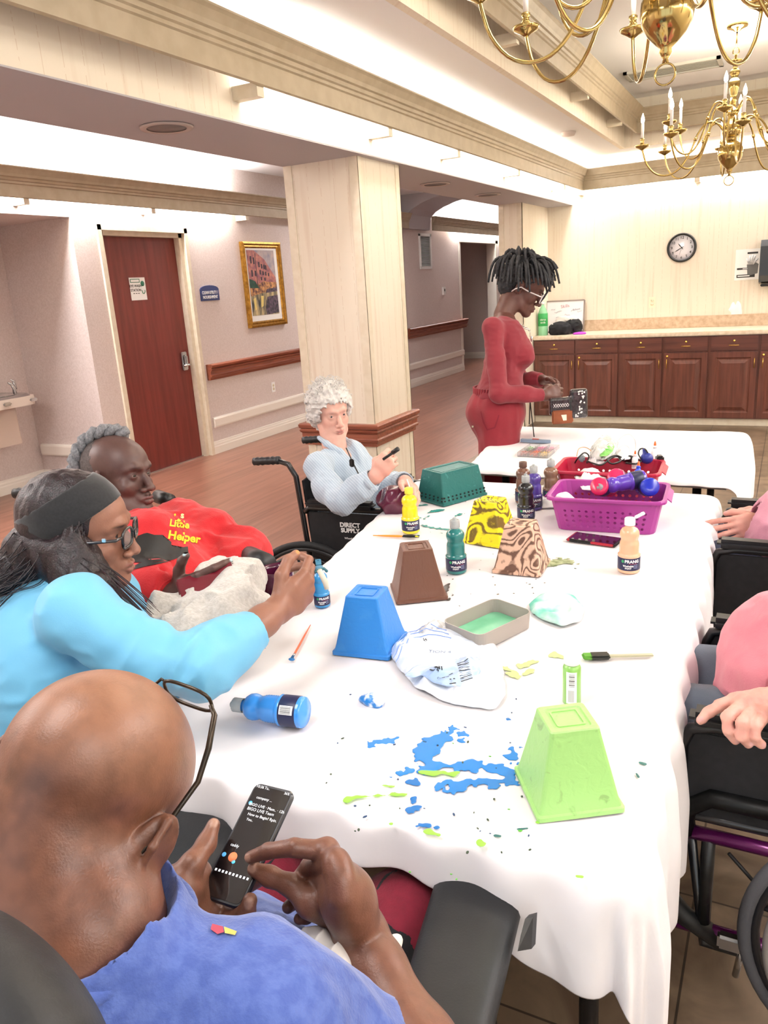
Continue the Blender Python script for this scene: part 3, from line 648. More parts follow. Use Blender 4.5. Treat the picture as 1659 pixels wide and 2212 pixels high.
# wall clock
ck = PY(1473, 535, YB); cr = .147
ce = empty('wall_clock', (ck.x, YB, ck.z), 'round black rimmed clock with white face on the cream wall', 'clock')
MB().lathe([(cr*.84, .018), (cr*.88, .03), (cr*.95, .032), (cr, .022), (cr, 0), (cr*.84, 0)], (ck.x, YB-.001, ck.z), (0, -1, 0), 48, cap=False).build('rim', mat('clock_black', '0d0d0f', .3), ce)
MB().lathe([(0, 0), (cr*.86, 0), (cr*.86, .012), (0, .012)], (ck.x, YB-.001, ck.z), (0, -1, 0), 40).build('dial', mat('clock_face', 'e9e6ee', .5), ce)
for k in range(1, 13):
    a = k*PI/6; text_mesh(str(k), .038, frame((ck.x+math.sin(a)*cr*.68, YB-.0138, ck.z+math.cos(a)*cr*.68), (1, 0, 0), (0, 0, 1)), 'numeral', M_ink, ce, bold=.0003)
def hand(a, l, w, nm):
    d = V(math.sin(a), 0, math.cos(a)); s = V(d.z, 0, -d.x); o = V(ck.x, YB-.016, ck.z)
    MB().prism([o-d*.02+s*w*.5, o+d*l*.6+s*w, o+d*l, o+d*l*.6-s*w, o-d*.02-s*w*.5], (0, 0, 0), (0, -.0015, 0)).build(nm, M_ink, ce)
hand(math.radians(320), .06, .005, 'hour_hand'); hand(math.radians(240), .088, .004, 'minute_hand'); hand(math.radians(197), .09, .0012, 'second_hand')
MB().lathe([(0, 0), (.006, 0), (.006, .004), (0, .004)], (ck.x, YB-.014, ck.z), (0, -1, 0), 12).build('hub', M_ink, ce)
# hand washing poster + paper towel dispenser
a_, b_ = PY(1590, 540, YB), PY(1640, 603, YB); xa, xb, za, zb = a_.x, b_.x+.01, b_.z, a_.z
pe = empty('hand_washing_poster', ((xa+xb)/2, YB, za), 'white hand hygiene leaflet with printed hand taped beside the towel dispenser', 'poster')
MB().box((xa, YB-.004, za), (xb, YB-.002, zb)).build('paper', M_pure, pe)
W_, H_ = xb-xa, zb-za; Mg = mat('print_grey', '6a6a6a', .6); Mlg = mat('print_light', 'a9a9ab', .6, c2='dddddd', scale=60)
g = MB(); g.box((xa+W_*.08, YB-.0046, za+H_*.08), (xa+W_*.78, YB-.004, za+H_*.18)); g.box((xa+W_*.08, YB-.0046, za+H_*.34), (xa+W_*.5, YB-.004, za+H_*.4)); g.box((xa+W_*.45, YB-.0046, za+H_*.84), (xa+W_*.85, YB-.004, za+H_*.9)); g.build('printed_bars', M_ink, pe)
g = MB(); g.prism([V(xa+W_*.5, YB-.0046, za+H_*.12), V(xa+W_*.88, YB-.0046, za+H_*.2), V(xa+W_*.9, YB-.0046, za+H_*.5), V(xa+W_*.7, YB-.0046, za+H_*.6), V(xa+W_*.45, YB-.0046, za+H_*.5)], (0, 0, 0), (0, .0006, 0))
g.build('printed_glove', Mg, pe)
g = MB()
for k, (fx, fz) in enumerate([(.45, .7), (.55, .78), (.66, .8), (.76, .78), (.86, .68)]): g.tube([(xa+W_*(.6+.04*(k-2)), YB-.0046, za+H_*.5), (xa+W_*fx, YB-.0046, za+H_*fz)], .008, 6)
g.build('printed_fingers', Mlg, pe)
MB().box((xa+W_*.12, YB-.0052, za+H_*.115), (xa+W_*.58, YB-.0047, za+H_*.15)).build('white_bar', M_pure, pe); MB().box((xa+W_*.3, YB-.0052, za+H_*.36), (xa+W_*.48, YB-.0047, za+H_*.38)).build('white_bar', M_pure, pe)
dl = PY(1645, 530, YB)
de = empty('paper_towel_dispenser', (dl.x+.13, YB, 1.45), 'dark grey paper towel dispenser on the wall at the right edge', 'dispenser')
g = MB(); bx = [V(0, -.0, 0), V(0, -.16, .02), V(0, -.2, .08), V(0, -.2, .36), V(0, -.15, .42), V(0, 0, .42)]
g.prism([V(dl.x, YB, 1.36)+v for v in bx], (0, 0, 0), (.3, 0, 0)); g.build('cover', mat('smoke_plastic', '303337', .25), de); MB().box((dl.x+.02, YB-.16, 1.335), (dl.x+.28, YB-.02, 1.36), .005).build('outlet_lip', M_black, de)
# ---------------------------------------------------------------- brass chandeliers
M_candle = mat('candle_sleeve', 'efeef0', .5); M_bulb = mat('flame_bulb', 'fff3dc', .3, emit=9)
def chandelier(x, y, z0, label, rot=0.):
    e = empty('brass_chandelier', (x, y, z0), label, 'chandelier', 'brass chandeliers in the ceiling tray')
    c = V(x, y, z0)
    # gadrooned ball
    g = MB(); n = 48; prof = [(.012, -.125), (.022, -.11), (.018, -.1), (.035, -.085), (.06, -.06), (.078, -.03), (.084, .0), (.083, .012), (.08, .02), (.078, .04), (.066, .065), (.045, .08), (.03, .09)]
    vs = []
    for (r, z) in prof:
        for k in range(n):
            a = 2*PI*k/n; rr = r*(1+(.045*abs(math.sin(a*8)) if z > .015 and z < .08 else 0)); vs.append(c+V(rr*math.cos(a), rr*math.sin(a), z))
    g.add(vs, [(i*n+k, i*n+(k+1) % n, (i+1)*n+(k+1) % n, (i+1)*n+k) for i in range(len(prof)-1) for k in range(n)], True)
    g.build('ball', M_brass, e)
    fn = MB(); fn.lathe([(0, -.145), (.011, -.14), (.008, -.13), (.014, -.125), (.01, -.12)], c, (0, 0, 1), 16)
    fn.tube([c+V(.032*math.cos(t), 0, -.175+.032*math.sin(t)) for t in np.linspace(0, 2*PI, 24, endpoint=False)], .0035, 8, closed=True); fn.build('finial_ring', M_brass, e)
    st = MB(); st.lathe([(.03, .09), (.018, .1), (.05, .115), (.062, .13), (.066, .16), (.05, .2), (.028, .22), (.02, .235), (.034, .25), (.042, .27), (.03, .29), (.018, .3), (.016, .33), (.026, .345), (.02, .36), (.024, .38), (.034, .42), (.04, .46), (.03, .475), (.02, .49), (.03, .51), (.036, .525), (.022, .54), (.014, .56), (.02, .575), (.05, .59), (.046, .597), (.012, .6), (.008, .63)], c, (0, 0, 1), 24)
    st.build('column', M_brass, e)
    zc = 3.14
    ch = MB(); zz = z0+.63
    ch.tube([V(x+.02*math.cos(t), y, zz+.022+.022*math.sin(t)) for t in np.linspace(0, 2*PI, 18, endpoint=False)], .004, 6, closed=True); ch.tube([V(x, y, zz+.04), V(x, y, zc-.03)], .005, 8); ch.build('hanging_loop', M_brass, e)
    MB().lathe([(.01, -.045), (.02, -.04), (.03, -.03), (.065, -.02), (.07, -.008), (.07, 0), (0, 0)], (x, y, zc), (0, 0, 1), 24, cap=False).build('canopy', M_brass, e)
    def arm(a, rs, dz):
        pr = [(.05, .15), (.085, .2), (.13, .225), (.18, .21), (.225, .15), (.26, .06), (.31, -.03), (.37, -.085), (.44, -.1), (.51, -.075), (.565, -.01), (.59, .06), (.6, .1)]
        d = V(math.cos(a), math.sin(a), 0)
        # smooth the guide points
        P_ = []
        for i in range(len(pr)-1):
            p0 = pr[max(i-1, 0)]; p1 = pr[i]; p2 = pr[i+1]; p3 = pr[min(i+2, len(pr)-1)]
            for t in (0, .33, .66):
                P_.append(tuple(.5*((2*p1[j])+(-p0[j]+p2[j])*t+(2*p0[j]-5*p1[j]+4*p2[j]-p3[j])*t*t+(-p0[j]+3*p1[j]-3*p2[j]+p3[j])*t**3) for j in (0, 1)))
        P_.append(pr[-1]); pts = [c+d*(r*rs)+V(0, 0, z+dz) for r, z in P_]
        g = MB().tube(pts, .0068, 8); k = len(P_)//3
        g.lathe([(0, -.012), (.012, -.01), (.012, .01), (0, .012)], pts[13], (pts[14]-pts[12]).normalized(), 12)
        ar = g.build('arm', M_brass, e); q = pts[-1]
        b = MB().lathe([(.008, -.012), (.02, -.004), (.045, .008), (.052, .02), (.05, .022), (.02, .012), (.009, .014), (.012, .03), (.017, .035), (.012, .045), (.016, .055), (.017, .065), (.012, .068)], q, (0, 0, 1), 22).build('drip_pan', M_brass, ar)
        MB().lathe([(.0105, .066), (.0105, .165), (0, .165)], q, (0, 0, 1), 12).build('candle', M_candle, ar)
        MB().lathe([(.006, .165), (.012, .178), (.0135, .19), (.011, .205), (.006, .22), (.001, .235)], q, (0, 0, 1), 12).build('bulb', M_bulb, ar)
        return q
    for k in range(8): arm(rot+k*PI/4, 1, 0)
    for k in range(6): arm(rot+.3+k*PI/3, .74, .12)
    l = bpy.data.lights.new('chandelier_glow', 'POINT'); l.energy = 45; l.shadow_soft_size = .25; l.color = (1, .9, .72); lo = bpy.data.objects.new('chandelier_glow', l); COL.objects.link(lo); lo.location = c+V(0, 0, .55)
chandelier(-.455, 6.5, 2.325, 'smaller looking far brass chandelier with lit candle bulbs near the clock wall', .18)
q = P(1441, 30, 2.5); chandelier(q.x, q.y, q.z, 'near brass chandelier cut off by the top edge of the photo', .35)
# ---------------------------------------------------------------- tables and cloths
ZT = .74
M_cloth = mat('white_tablecloth', 'f1eeee', .85, c2='e9e4e6', scale=3, bump=.12, bscale=35, sheen=.1)
M_tleg = mat('table_leg_dark', '2a2a2c', .4, .6)
def in_corner(poly):
    return poly
def rounded(poly, r, n=5):
    """outline of a convex polygon with rounded corners; returns points and outward normals"""
    out = []; m = len(poly)
    for i in range(m):
        p = Vector(poly[i]); a = (Vector(poly[i-1])-p).normalized(); b = (Vector(poly[(i+1) % m])-p).normalized()
        half = math.acos(max(-1, min(1, a.dot(b))))/2; t = r/math.tan(half); c = p+(a+b).normalized()*(r/math.sin(half))
        na = Vector((-a.y, a.x)); na = na if na.dot(p-c) > 0 else -na
        nb = Vector((-b.y, b.x)); nb = nb if nb.dot(p-c) > 0 else -nb
        for k in range(n+1):
            w = na.lerp(nb, k/n).normalized(); out.append((c+w*r, w))
    return out
def drape(name, poly, hang, z, res=.022, seed=1, wr=.004, folds=.03, rad=.03, mat_=M_cloth, hmap=None, off=.006):
    """rectangular cloth: (u,v) grid over the quad poly grown by hang[left, near, right, far]"""
    A, B, C, D = [Vector(p) for p in poly]     # near-left, near-right, far-right, far-left
    L_ = ((B-A).length+(C-D).length)/2; W_ = ((D-A).length+(C-B).length)/2
    nu = int((L_+hang[0]+hang[2])/res); nv = int((W_+hang[1]+hang[3])/res)
    vs = []
    rng = random.Random(seed); ph = [rng.uniform(0, 6) for _ in range(8)]
    for j in range(nv+1):
        for i in range(nu+1):
            u = (-hang[0]+(L_+hang[0]+hang[2])*i/nu)/L_; v = (-hang[1]+(W_+hang[1]+hang[3])*j/nv)/W_
            uc = min(1-rad/L_, max(rad/L_, u)); vc = min(1-rad/W_, max(rad/W_, v))
            q = A*(1-uc)*(1-vc)+B*uc*(1-vc)+C*uc*vc+D*(1-uc)*vc
            ex = (u-uc)*L_; ey = (v-vc)*W_; s = math.hypot(ex, ey)
            eu = (B-A).lerp(C-D, vc).normalized(); ev = (D-A).lerp(C-B, uc).normalized()
            wx, wy = q.x, q.y
            nz = wr*(math.sin(wx*9+ph[0]+2*math.sin(wy*4+ph[1]))*math.sin(wy*7+ph[2])+.6*math.sin(wx*23+wy*17+ph[3]))
            if s <= rad+1e-9:
                p = q+(eu*ex+ev*ey); vs.append((p.x, p.y, z+max(0, nz)*(1 if s < 1e-9 else 1-s/rad)+.001))
            else:
                n = (eu*ex+ev*ey).normalized(); d = s-rad; h = min(d, d)
                tpar = (wx-wy)*1.0+math.atan2(ey, ex)*.25
                bend = .018*(1-math.exp(-d/.02))
                fo = folds*min(1, d/.18)*(.55+.45*math.sin(tpar*24+ph[4]+1.7*math.sin(tpar*9+ph[5])))+.008*min(1, d/.05)*math.sin(tpar*51+ph[6])
                o_ = rad+off+bend+fo
                if hmap: h = hmap(q, n, d)
                p = q+n*o_; dz = max(0., h-.018*(1-math.exp(-d/.02))*.6)
                vs.append((p.x, p.y, z-dz))
    fs = [(j*(nu+1)+i, j*(nu+1)+i+1, (j+1)*(nu+1)+i+1, (j+1)*(nu+1)+i) for j in range(nv) for i in range(nu)]
    g = MB(); g.add(vs, fs, True); o = g.build(name, mat_)
    md = o.modifiers.new('t', 'SOLIDIFY'); md.thickness = .0018; md.offset = -1
    md = o.modifiers.new('s', 'SUBSURF'); md.levels = md.render_levels = 1
    return o
TP = [(-1.10, .94), (-.145, .955), (-.2, 3.08), (-1.44, 3.08)]
BP = [(-1.275, 3.28), (-.15, 3.25), (-.15, 4.30), (-1.43, 4.32)]
def folding_table(name, poly, z, label):
    e = empty(name, ((poly[0][0]+poly[2][0])/2, (poly[0][1]+poly[2][1])/2, 0), label, 'table')
    ins = [Vector(p) for p in poly]; c = sum(ins, Vector((0, 0)))/4; ins = [p+(c-p).normalized()*.03 for p in ins]
    g = MB(); g.prism([V(p.x, p.y, z-.035) for p in ins], (0, 0, 0), (0, 0, .03)); g.build('tabletop', mat('table_laminate', 'b9b3aa', .5), e)
    for p in ins:
        q = p+(c-p).normalized()*.16; g = MB(); g.tube([(q.x, q.y, z-.04), (q.x, q.y, .03)], .018, 10); lg = g.build('leg', M_tleg, e)
        MB().lathe([(0, 0), (.024, 0), (.024, .03), (.019, .035), (0, .035)], (q.x, q.y, 0), (0, 0, 1), 14).build('foot', M_black, lg)
    return e
folding_table('craft_table', TP, ZT, 'long rectangular craft table hidden under the near white cloth')
folding_table('craft_table', BP, .745, 'second rectangular table hidden under the far white cloth')
def near_hem(q, n, d):
    k = 1.
    if n.y < -.7: k = .5+.5*min(1, max(0, (q.x+.42)/.14)) if q.x > -.42 else .5+.06*math.sin(q.x*14)
    return d*k
cl = drape('tablecloth', TP, (.28, .2, .34, .012), ZT, seed=3, wr=.0035, folds=.022, hmap=near_hem)
tag(cl, 'white paint splattered tablecloth covering the near craft table', 'tablecloth')
cl2 = drape('tablecloth', BP, (.3, .03, .33, .3), .748, seed=8, wr=.006, folds=.03)
tag(cl2, 'clean white tablecloth on the far table in front of the counter', 'tablecloth')
# ---- paint marks dried on the cloth (thin raised paint)
def paint_marks(strokes, color, z=ZT+.003, name='paint_smear', seed=0, rough=.35, th=.0015, res=.003, par=None, amp=.006, c2=None, mpx=None):
    """strokes: lists of ((px,py),radius in m) in photo coordinates lying on the table plane"""
    pts = [[(PZ(x, y, z), r) for x, y, r in s] for s in strokes]
    allp = [p for s in pts for p, r in s]; m = .03
    lo = (min(p.x for p in allp)-m, min(p.y for p in allp)-m, -.006); hi = (max(p.x for p in allp)+m, max(p.y for p in allp)+m, .006)
    S = SDF(lo, hi, res)
    for s in pts:
        q = [(p.x, p.y, 0) for p, r in s]; rr = [r for p, r in s]
        if len(q) == 1: q = q*2; rr = rr*2; q[1] = (q[1][0]+.001, q[1][1], 0)
        S.chain(q, rr, k=.004)
    S.noise(amp, (75, 75, 0), seed, band=.05); S.noise(amp*.7, (160, 160, 0), seed+5, band=.05)
    g2 = S.ax[2]; S.d = np.maximum(S.d, (np.abs(g2)-.0045)[None, None, :])
    v, f = S.mesh()
    if len(v) == 0: return
    v = smooth_mesh(v, f, 1); v[:, 2] = z+v[:, 2]*(th/.009)+.001
    lab = np.arange(len(v))
    while True:      # connected pieces
        l2 = lab.copy(); m = lab[f].min(1)
        for k in range(4): np.minimum.at(l2, f[:, k], m)
        if (l2 == lab).all(): break
        lab = l2
    pm = mat('paint_'+color, color, rough, c2=c2, scale=60); small = []
    for L_ in np.unique(lab[f[:, 0]]):
        fs = f[lab[f[:, 0]] == L_]
        if len(fs) < 40: small.append(fs); continue
        u, inv = np.unique(fs, return_inverse=True); np_obj(name, [(v[u], inv.reshape(fs.shape), 0)], [pm], par)
    if small:
        fs = np.concatenate(small); u, inv = np.unique(fs, return_inverse=True); o = np_obj('paint_flecks', [(v[u], inv.reshape(fs.shape), 0)], [pm], par); o['kind'] = 'stuff'
PB, PG, PT, PY_ = '1f7fce', '93d84a', '2d8f88', 'd8d86a'
paint_marks([[(985, 1572, .006), (960, 1590, .014), (925, 1612, .022), (915, 1640, .02), (935, 1660, .02), (965, 1655, .01)], [(1000, 1572, .004), (1008, 1580, .01), (985, 1595, .012)],
             [(965, 1655, .01), (1010, 1652, .012), (1050, 1660, .014), (1090, 1665, .014), (1105, 1690, .008)], [(860, 1670, .005), (880, 1665, .01), (900, 1668, .007)], [(1105, 1635, .009), (1110, 1625, .008)],
             [(905, 1705, .003), (950, 1702, .007), (975, 1700, .013), (1010, 1692, .009), (1060, 1690, .008), (1100, 1685, .006)], [(803, 1607, .006), (830, 1603, .008), (850, 1602, .007)]], PB, name='blue_paint_smear', seed=3, par=cl, amp=.012, res=.0024)
paint_marks([[(895, 1725, .005), (893, 1735, .004)], [(900, 1745, .006), (888, 1752, .004), (893, 1757, .003)], [(905, 1781, .003), (930, 1785, .005), (945, 1790, .003)], [(1098, 1553, .002), (1112, 1560, .003)], [(565, 1400, .002), (578, 1402, .003)], [(880, 1690, .004), (900, 1692, .006), (898, 1683, .004)]], '1c6fb8', name='blue_paint_smear', seed=9, par=cl, amp=.006, res=.002)
paint_marks([[(752, 1728, .009), (765, 1724, .004), (820, 1720, .003), (878, 1716, .004)], [(825, 1697, .003), (850, 1700, .002)], [(905, 1668, .004), (940, 1670, .006), (980, 1672, .006), (990, 1668, .004)], [(925, 1797, .008), (945, 1803, .004)], [(1035, 1822, .005), (1045, 1825, .003)], [(1000, 1823, .002), (1012, 1828, .002)], [(1245, 1894, .003), (1256, 1896, .002)], [(848, 1779, .004)], [(1165, 1780, .005), (1168, 1785, .003)]], PG, name='lime_paint_smear', seed=5, par=cl, amp=.003, res=.002, z=ZT+.0045)
paint_marks([[(1090, 1445, .008), (1110, 1460, .012)], [(1125, 1440, .006), (1155, 1430, .01)], [(1195, 1415, .012), (1215, 1420, .008)], [(1135, 1455, .008), (1145, 1448, .006)]], 'c9dd8e', name='pale_green_paint_stain', seed=15, par=cl, amp=.008, th=.0005)
paint_marks([[(1382, 1648, .003), (1392, 1651, .004)], [(1375, 1672, .002), (1380, 1680, .002)], [(1118, 1792, .002), (1140, 1790, .002)], [(1070, 1806, .003), (1080, 1807, .002)]], '2f6a66', name='dark_teal_paint_spot', seed=21, par=cl, amp=.001, res=.0016)
paint_marks([[(925, 1108, .006), (940, 1104, .014), (955, 1102, .008)], [(890, 1118, .004), (915, 1120, .006), (935, 1112, .004)], [(910, 1135, .003), (945, 1142, .006), (975, 1144, .005)], [(930, 1150, .003), (960, 1152, .004), (1000, 1150, .003)], [(905, 1092, .004), (930, 1090, .003)], [(975, 1120, .004), (995, 1110, .004)], [(900, 1150, .004), (905, 1157, .003)]], PT, name='teal_paint_smear', seed=31, par=cl, amp=.007, res=.0035)
paint_marks([[(958, 1290, .006), (962, 1275, .008), (968, 1262, .005)], [(970, 1295, .003), (980, 1285, .003)]], '4a4038', name='brown_paint_splatter', seed=37, par=cl, amp=.006, res=.0022)
paint_marks([[(1170, 1225, .012), (1195, 1218, .02), (1215, 1212, .022), (1235, 1215, .012)]], 'b9c49c', name='olive_paint_stain', seed=41, par=cl, amp=.012, res=.003, th=.001, c2='7c8c5c')
def specks(n, box, cols, seed, par):
    rr = random.Random(seed)
    for ci, c in enumerate(cols):
        g = MB()
        for k in range(n):
            x = rr.uniform(box[0], box[2]); y = rr.uniform(box[1], box[3]); p = PZ(x, y, ZT+.0045); r = rr.uniform(.0008, .0022); s = rr.uniform(1, 2.2); a = rr.uniform(0, 3)
            ring = [p+V(math.cos(t)*r*s*math.cos(a)-math.sin(t)*r*math.sin(a), math.cos(t)*r*s*math.sin(a)+math.sin(t)*r*math.cos(a), 0) for t in np.linspace(0, 2*PI, 8, endpoint=False)]
            g.prism(ring, (0, 0, 0), (0, 0, .0008))
        o = g.build('paint_specks', mat('speck_'+c, c, .5), par); o['kind'] = 'stuff'
specks(16, (880, 1040, 1400, 1250), ['3a5a50', '5d4a3a'], 4, cl); specks(22, (700, 1500, 1150, 1850), ['23466e', '3b4c3c'], 5, cl); specks(16, (960, 1230, 1250, 1340), ['4a4a3a', '67543a'], 6, cl); specks(8, (850, 1600, 1400, 1900), ['58b03c'], 8, cl)
# ---------------------------------------------------------------- things on the tables
TZ = ZT+.0045
def rot2(x, y, a): return x*math.cos(a)-y*math.sin(a), x*math.sin(a)+y*math.cos(a)
def planter(c, yaw, label, col, col2, style, b=.0725, t=.041, h=.14, by=None, ty=None, rim=True):
    """square plant pot standing upside down, freshly painted"""
    by = by or b; ty = ty or t; a = math.radians(yaw)
    e = empty('painted_plant_pot', (c[0], c[1], TZ), label, 'plant pot', 'painted plant pots standing upside down on the table')
    rings = [(1, 1, 0), (1.0, 1.0, .009), (.955, .955, .011)]
    for k in range(1, 9):
        f = k/8; rings.append((None, f, 0))
    vs = []; N_ = 6
    def ring(hx, hy, z, cr=.006):
        out = []
        for sx, sy, a0 in ((1, 1, 0), (-1, 1, PI/2), (-1, -1, PI), (1, -1, -PI/2)):
            for k in range(4):
                q = a0+k/3*PI/2; x, y = rot2(sx*(hx-cr)+cr*math.cos(q), sy*(hy-cr)+cr*math.sin(q), a); out.append((c[0]+x, c[1]+y, TZ+z))
        return out
    R_s = [ring(b, by, 0), ring(b, by, .008), ring(b-.004, by-.004, .010)]
    for k in range(1, 9):
        f = k/8*.96; R_s.append(ring((b-.005)*(1-f)+t*f, (by-.005)*(1-f)+ty*f, .010+(h-.014)*f))
    R_s += [ring(t-.000, ty-.000, h-.002), ring(t-.002, ty-.002, h), ring(t-.010, ty-.010, h), ring(t-.0115, ty-.0115, h-.0025)]
    vs = [p for r in R_s for p in r]; n = 16
    fs = [(i*n+k, i*n+(k+1) % n, (i+1)*n+(k+1) % n, (i+1)*n+k) for i in range(len(R_s)-1) for k in range(n)]+[tuple(range((len(R_s)-1)*n, len(R_s)*n))]
    m = bpy.data.materials.new('wet_paint_'+style); m.use_nodes = True; nt = m.node_tree; N = nt.nodes; L = nt.links; bs = N['Principled BSDF']
    tc = N.new('ShaderNodeTexCoord'); mp = N.new('ShaderNodeMapping'); L.new(tc.outputs['Object'], mp.inputs[0])
    sc_, con, dist, st = dict(swirl=(60, (.46, .64), .6, (1, 1, 1)), rub=(26, (.62, .74), 1.5, (1, 1, 1)), streak=(18, (.66, .8), 1, (3, 3, .4)), flat=(14, (.6, .9), .5, (1, 1, 1)))[style]
    mp.inputs['Scale'].default_value = st
    nz = N.new('ShaderNodeTexNoise'); nz.inputs['Scale'].default_value = sc_; nz.inputs['Detail'].default_value = 3; nz.inputs['Distortion'].default_value = dist; L.new(mp.outputs[0], nz.inputs['Vector'])
    src = nz.outputs['Fac']
    if style == 'swirl':      # loose arcs of brush strokes with the pot showing through
        n5 = N.new('ShaderNodeTexNoise'); n5.inputs['Scale'].default_value = 7; n5.inputs['Detail'].default_value = 0; n5.inputs['Distortion'].default_value = 2.2; L.new(mp.outputs[0], n5.inputs['Vector'])
        src = math_node(N, L, 'ADD', math_node(N, L, 'PINGPONG', math_node(N, L, 'MULTIPLY', n5.outputs['Fac'], 7.), .5), math_node(N, L, 'MULTIPLY', nz.outputs['Fac'], .5))
    mr = N.new('ShaderNodeMapRange'); mr.inputs[1].default_value = con[0]; mr.inputs[2].default_value = con[1]; L.new(src, mr.inputs[0])
    mx = N.new('ShaderNodeMix'); mx.data_type = 'RGBA'; mx.inputs[6].default_value = lin(col)+(1,); mx.inputs[7].default_value = lin(col2)+(1,); L.new(mr.outputs[0], mx.inputs[0]); L.new(mx.outputs[2], bs.inputs['Base Color'])
    bs.inputs['Roughness'].default_value = .42
    n2 = N.new('ShaderNodeTexNoise'); n2.inputs['Scale'].default_value = 40; n2.inputs['Distortion'].default_value = 2; L.new(mp.outputs[0], n2.inputs['Vector'])
    bp = N.new('ShaderNodeBump'); bp.inputs['Strength'].default_value = .35; bp.inputs['Distance'].default_value = .003; L.new(n2.outputs['Fac'], bp.inputs['Height']); L.new(bp.outputs[0], bs.inputs['Normal'])
    g = MB(); g.add(vs, fs, False); g.build('pot_body', m, e)
    q = MB(); hx, hy = t-.017, ty-.017
    x = [ring(hx, hy, h-.0025, .004), ring(hx, hy, h-.0005, .004), ring(hx-.003, hy-.003, h-.0005, .003), ring(hx-.003, hy-.003, h-.0025, .003)]
    q.add([p for r in x for p in r], [(i*n+k, i*n+(k+1) % n, (i+1)*n+(k+1) % n, (i+1)*n+k) for i in range(3) for k in range(n)]); q.build('base_ridge', m, e)
    return e, m
planter((-.851, 1.497), 7.5, 'bright blue painted plant pot standing upside down', '2a80d0', '4a96d8', 'flat')
planter((-.876, 1.835), 33, 'dark brown painted plant pot standing upside down', '6b4534', '8a6450', 'streak')
planter((-.835, 2.335), -8, 'yellow pot with swirly brush strokes showing brown', 'f0de1c', '6f5a1e', 'swirl')
planter((-.662, 2.115), 3, 'dark pot with swirls of peach paint, upside down', 'dcb49a', '6a4a39', 'swirl')
planter((-.276, 1.117), 33, 'lime green painted plant pot standing upside down nearest the camera', 'a3d67e', '8cb56a', 'rub')
te, tm = planter((-1.165, 2.80), 63, 'long dark green basket standing upside down with holes near its rim', '1d6863', '3f8681', 'rub', b=.118, t=.1, h=.125, by=.088, ty=.06)
# holes near the rim of the green basket
g = MB(); a = math.radians(63)
for side, n_, L0, off in (('y', 11, .105, -.0862), ('x', 7, .075, -.1162), ('y', 11, .105, .0862)):
    for k in range(n_):
        u = -L0+2*L0*k/(n_-1)
        for zz in (.018, .03):
            o2 = off*(1-.0*zz) + (math.copysign(.05*zz*4.2/4.2, -off)*0)
            sh = (zz-.01)/.11*(.088-.005-.06 if side == 'y' else .118-.005-.1)
            if side == 'y': lx, ly = u, math.copysign(abs(off)-sh-.0015+.0012, off); ax = (0, math.copysign(1, off))
            else: lx, ly = math.copysign(abs(off)-sh-.0015+.0012, off), u; ax = (math.copysign(1, off), 0)
            X_, Y_ = rot2(lx, ly, a); AX, AY = rot2(ax[0], ax[1], a)
            g.lathe([(0, -.004), (.0036, -.004), (.0036, .0012), (0, .0012)], (-1.165+X_, 2.80+Y_, TZ+zz), (AX, AY, .15), 8)
o = g.build('hole_row', mat('hole_dark', '0d2422', .8), te)

# ---- squeeze bottles of paint
M_lab = mat('navy_label', '1c2148', .4); M_capc = mat('clear_ribbed_cap', 'cfd3d2', .25, trans=.35, c2='b9bfbf', scale=30)
M_lblue = mat('label_blue', '2a56b0', .5); M_lgreen = mat('label_green', '2f9a62', .5); M_lred = mat('label_red', 'c8303c', .5)
def cylwrap(M, r):
    def f(p, dz):
        return p
    return f
def on_cyl(T, r, ang0):
    """returns matrix-free mapper: flat text (x around, y up) -> cylinder of radius r in frame T"""
    def f(x, y, d): 
        a = ang0+x/r; return T @ V((r+d)*math.cos(a), (r+d)*math.sin(a), y)
    return f
def cyl_text(txt, size, T, r, ang, z, name, m, par, bold=.0002, rot=False, squash=1):
    cu = bpy.data.curves.new('t', 'FONT'); cu.body = txt; cu.size = size; cu.extrude = .0003; cu.offset = bold; cu.align_x = 'CENTER'; cu.align_y = 'CENTER'; cu.resolution_u = 2
    t = bpy.data.objects.new('t', cu); COL.objects.link(t); me = bpy.data.meshes.new_from_object(t); bpy.data.objects.remove(t); f = on_cyl(T, r, ang)
    for v in me.vertices:
        x, y = v.co.x*squash, v.co.y
        if rot: x, y = -y, x
        v.co = f(x, y+z, v.co.z+.0003)
    me.materials.clear(); me.materials.append(m); me.name = name; return link(name, me, par)
def cyl_patch(T, r, a0, a1, z0, z1, name, m, par, n=10, d=.0003):
    f = on_cyl(T, r, 0); g = MB(); vs = []
    for i in range(n+1):
        a = a0+(a1-a0)*i/n
        for z in (z0, z1): vs.append(f(a*r, z, d))
    g.add(vs, [(2*i, 2*i+2, 2*i+3, 2*i+1) for i in range(n)], True); return g.build(name, m, par)
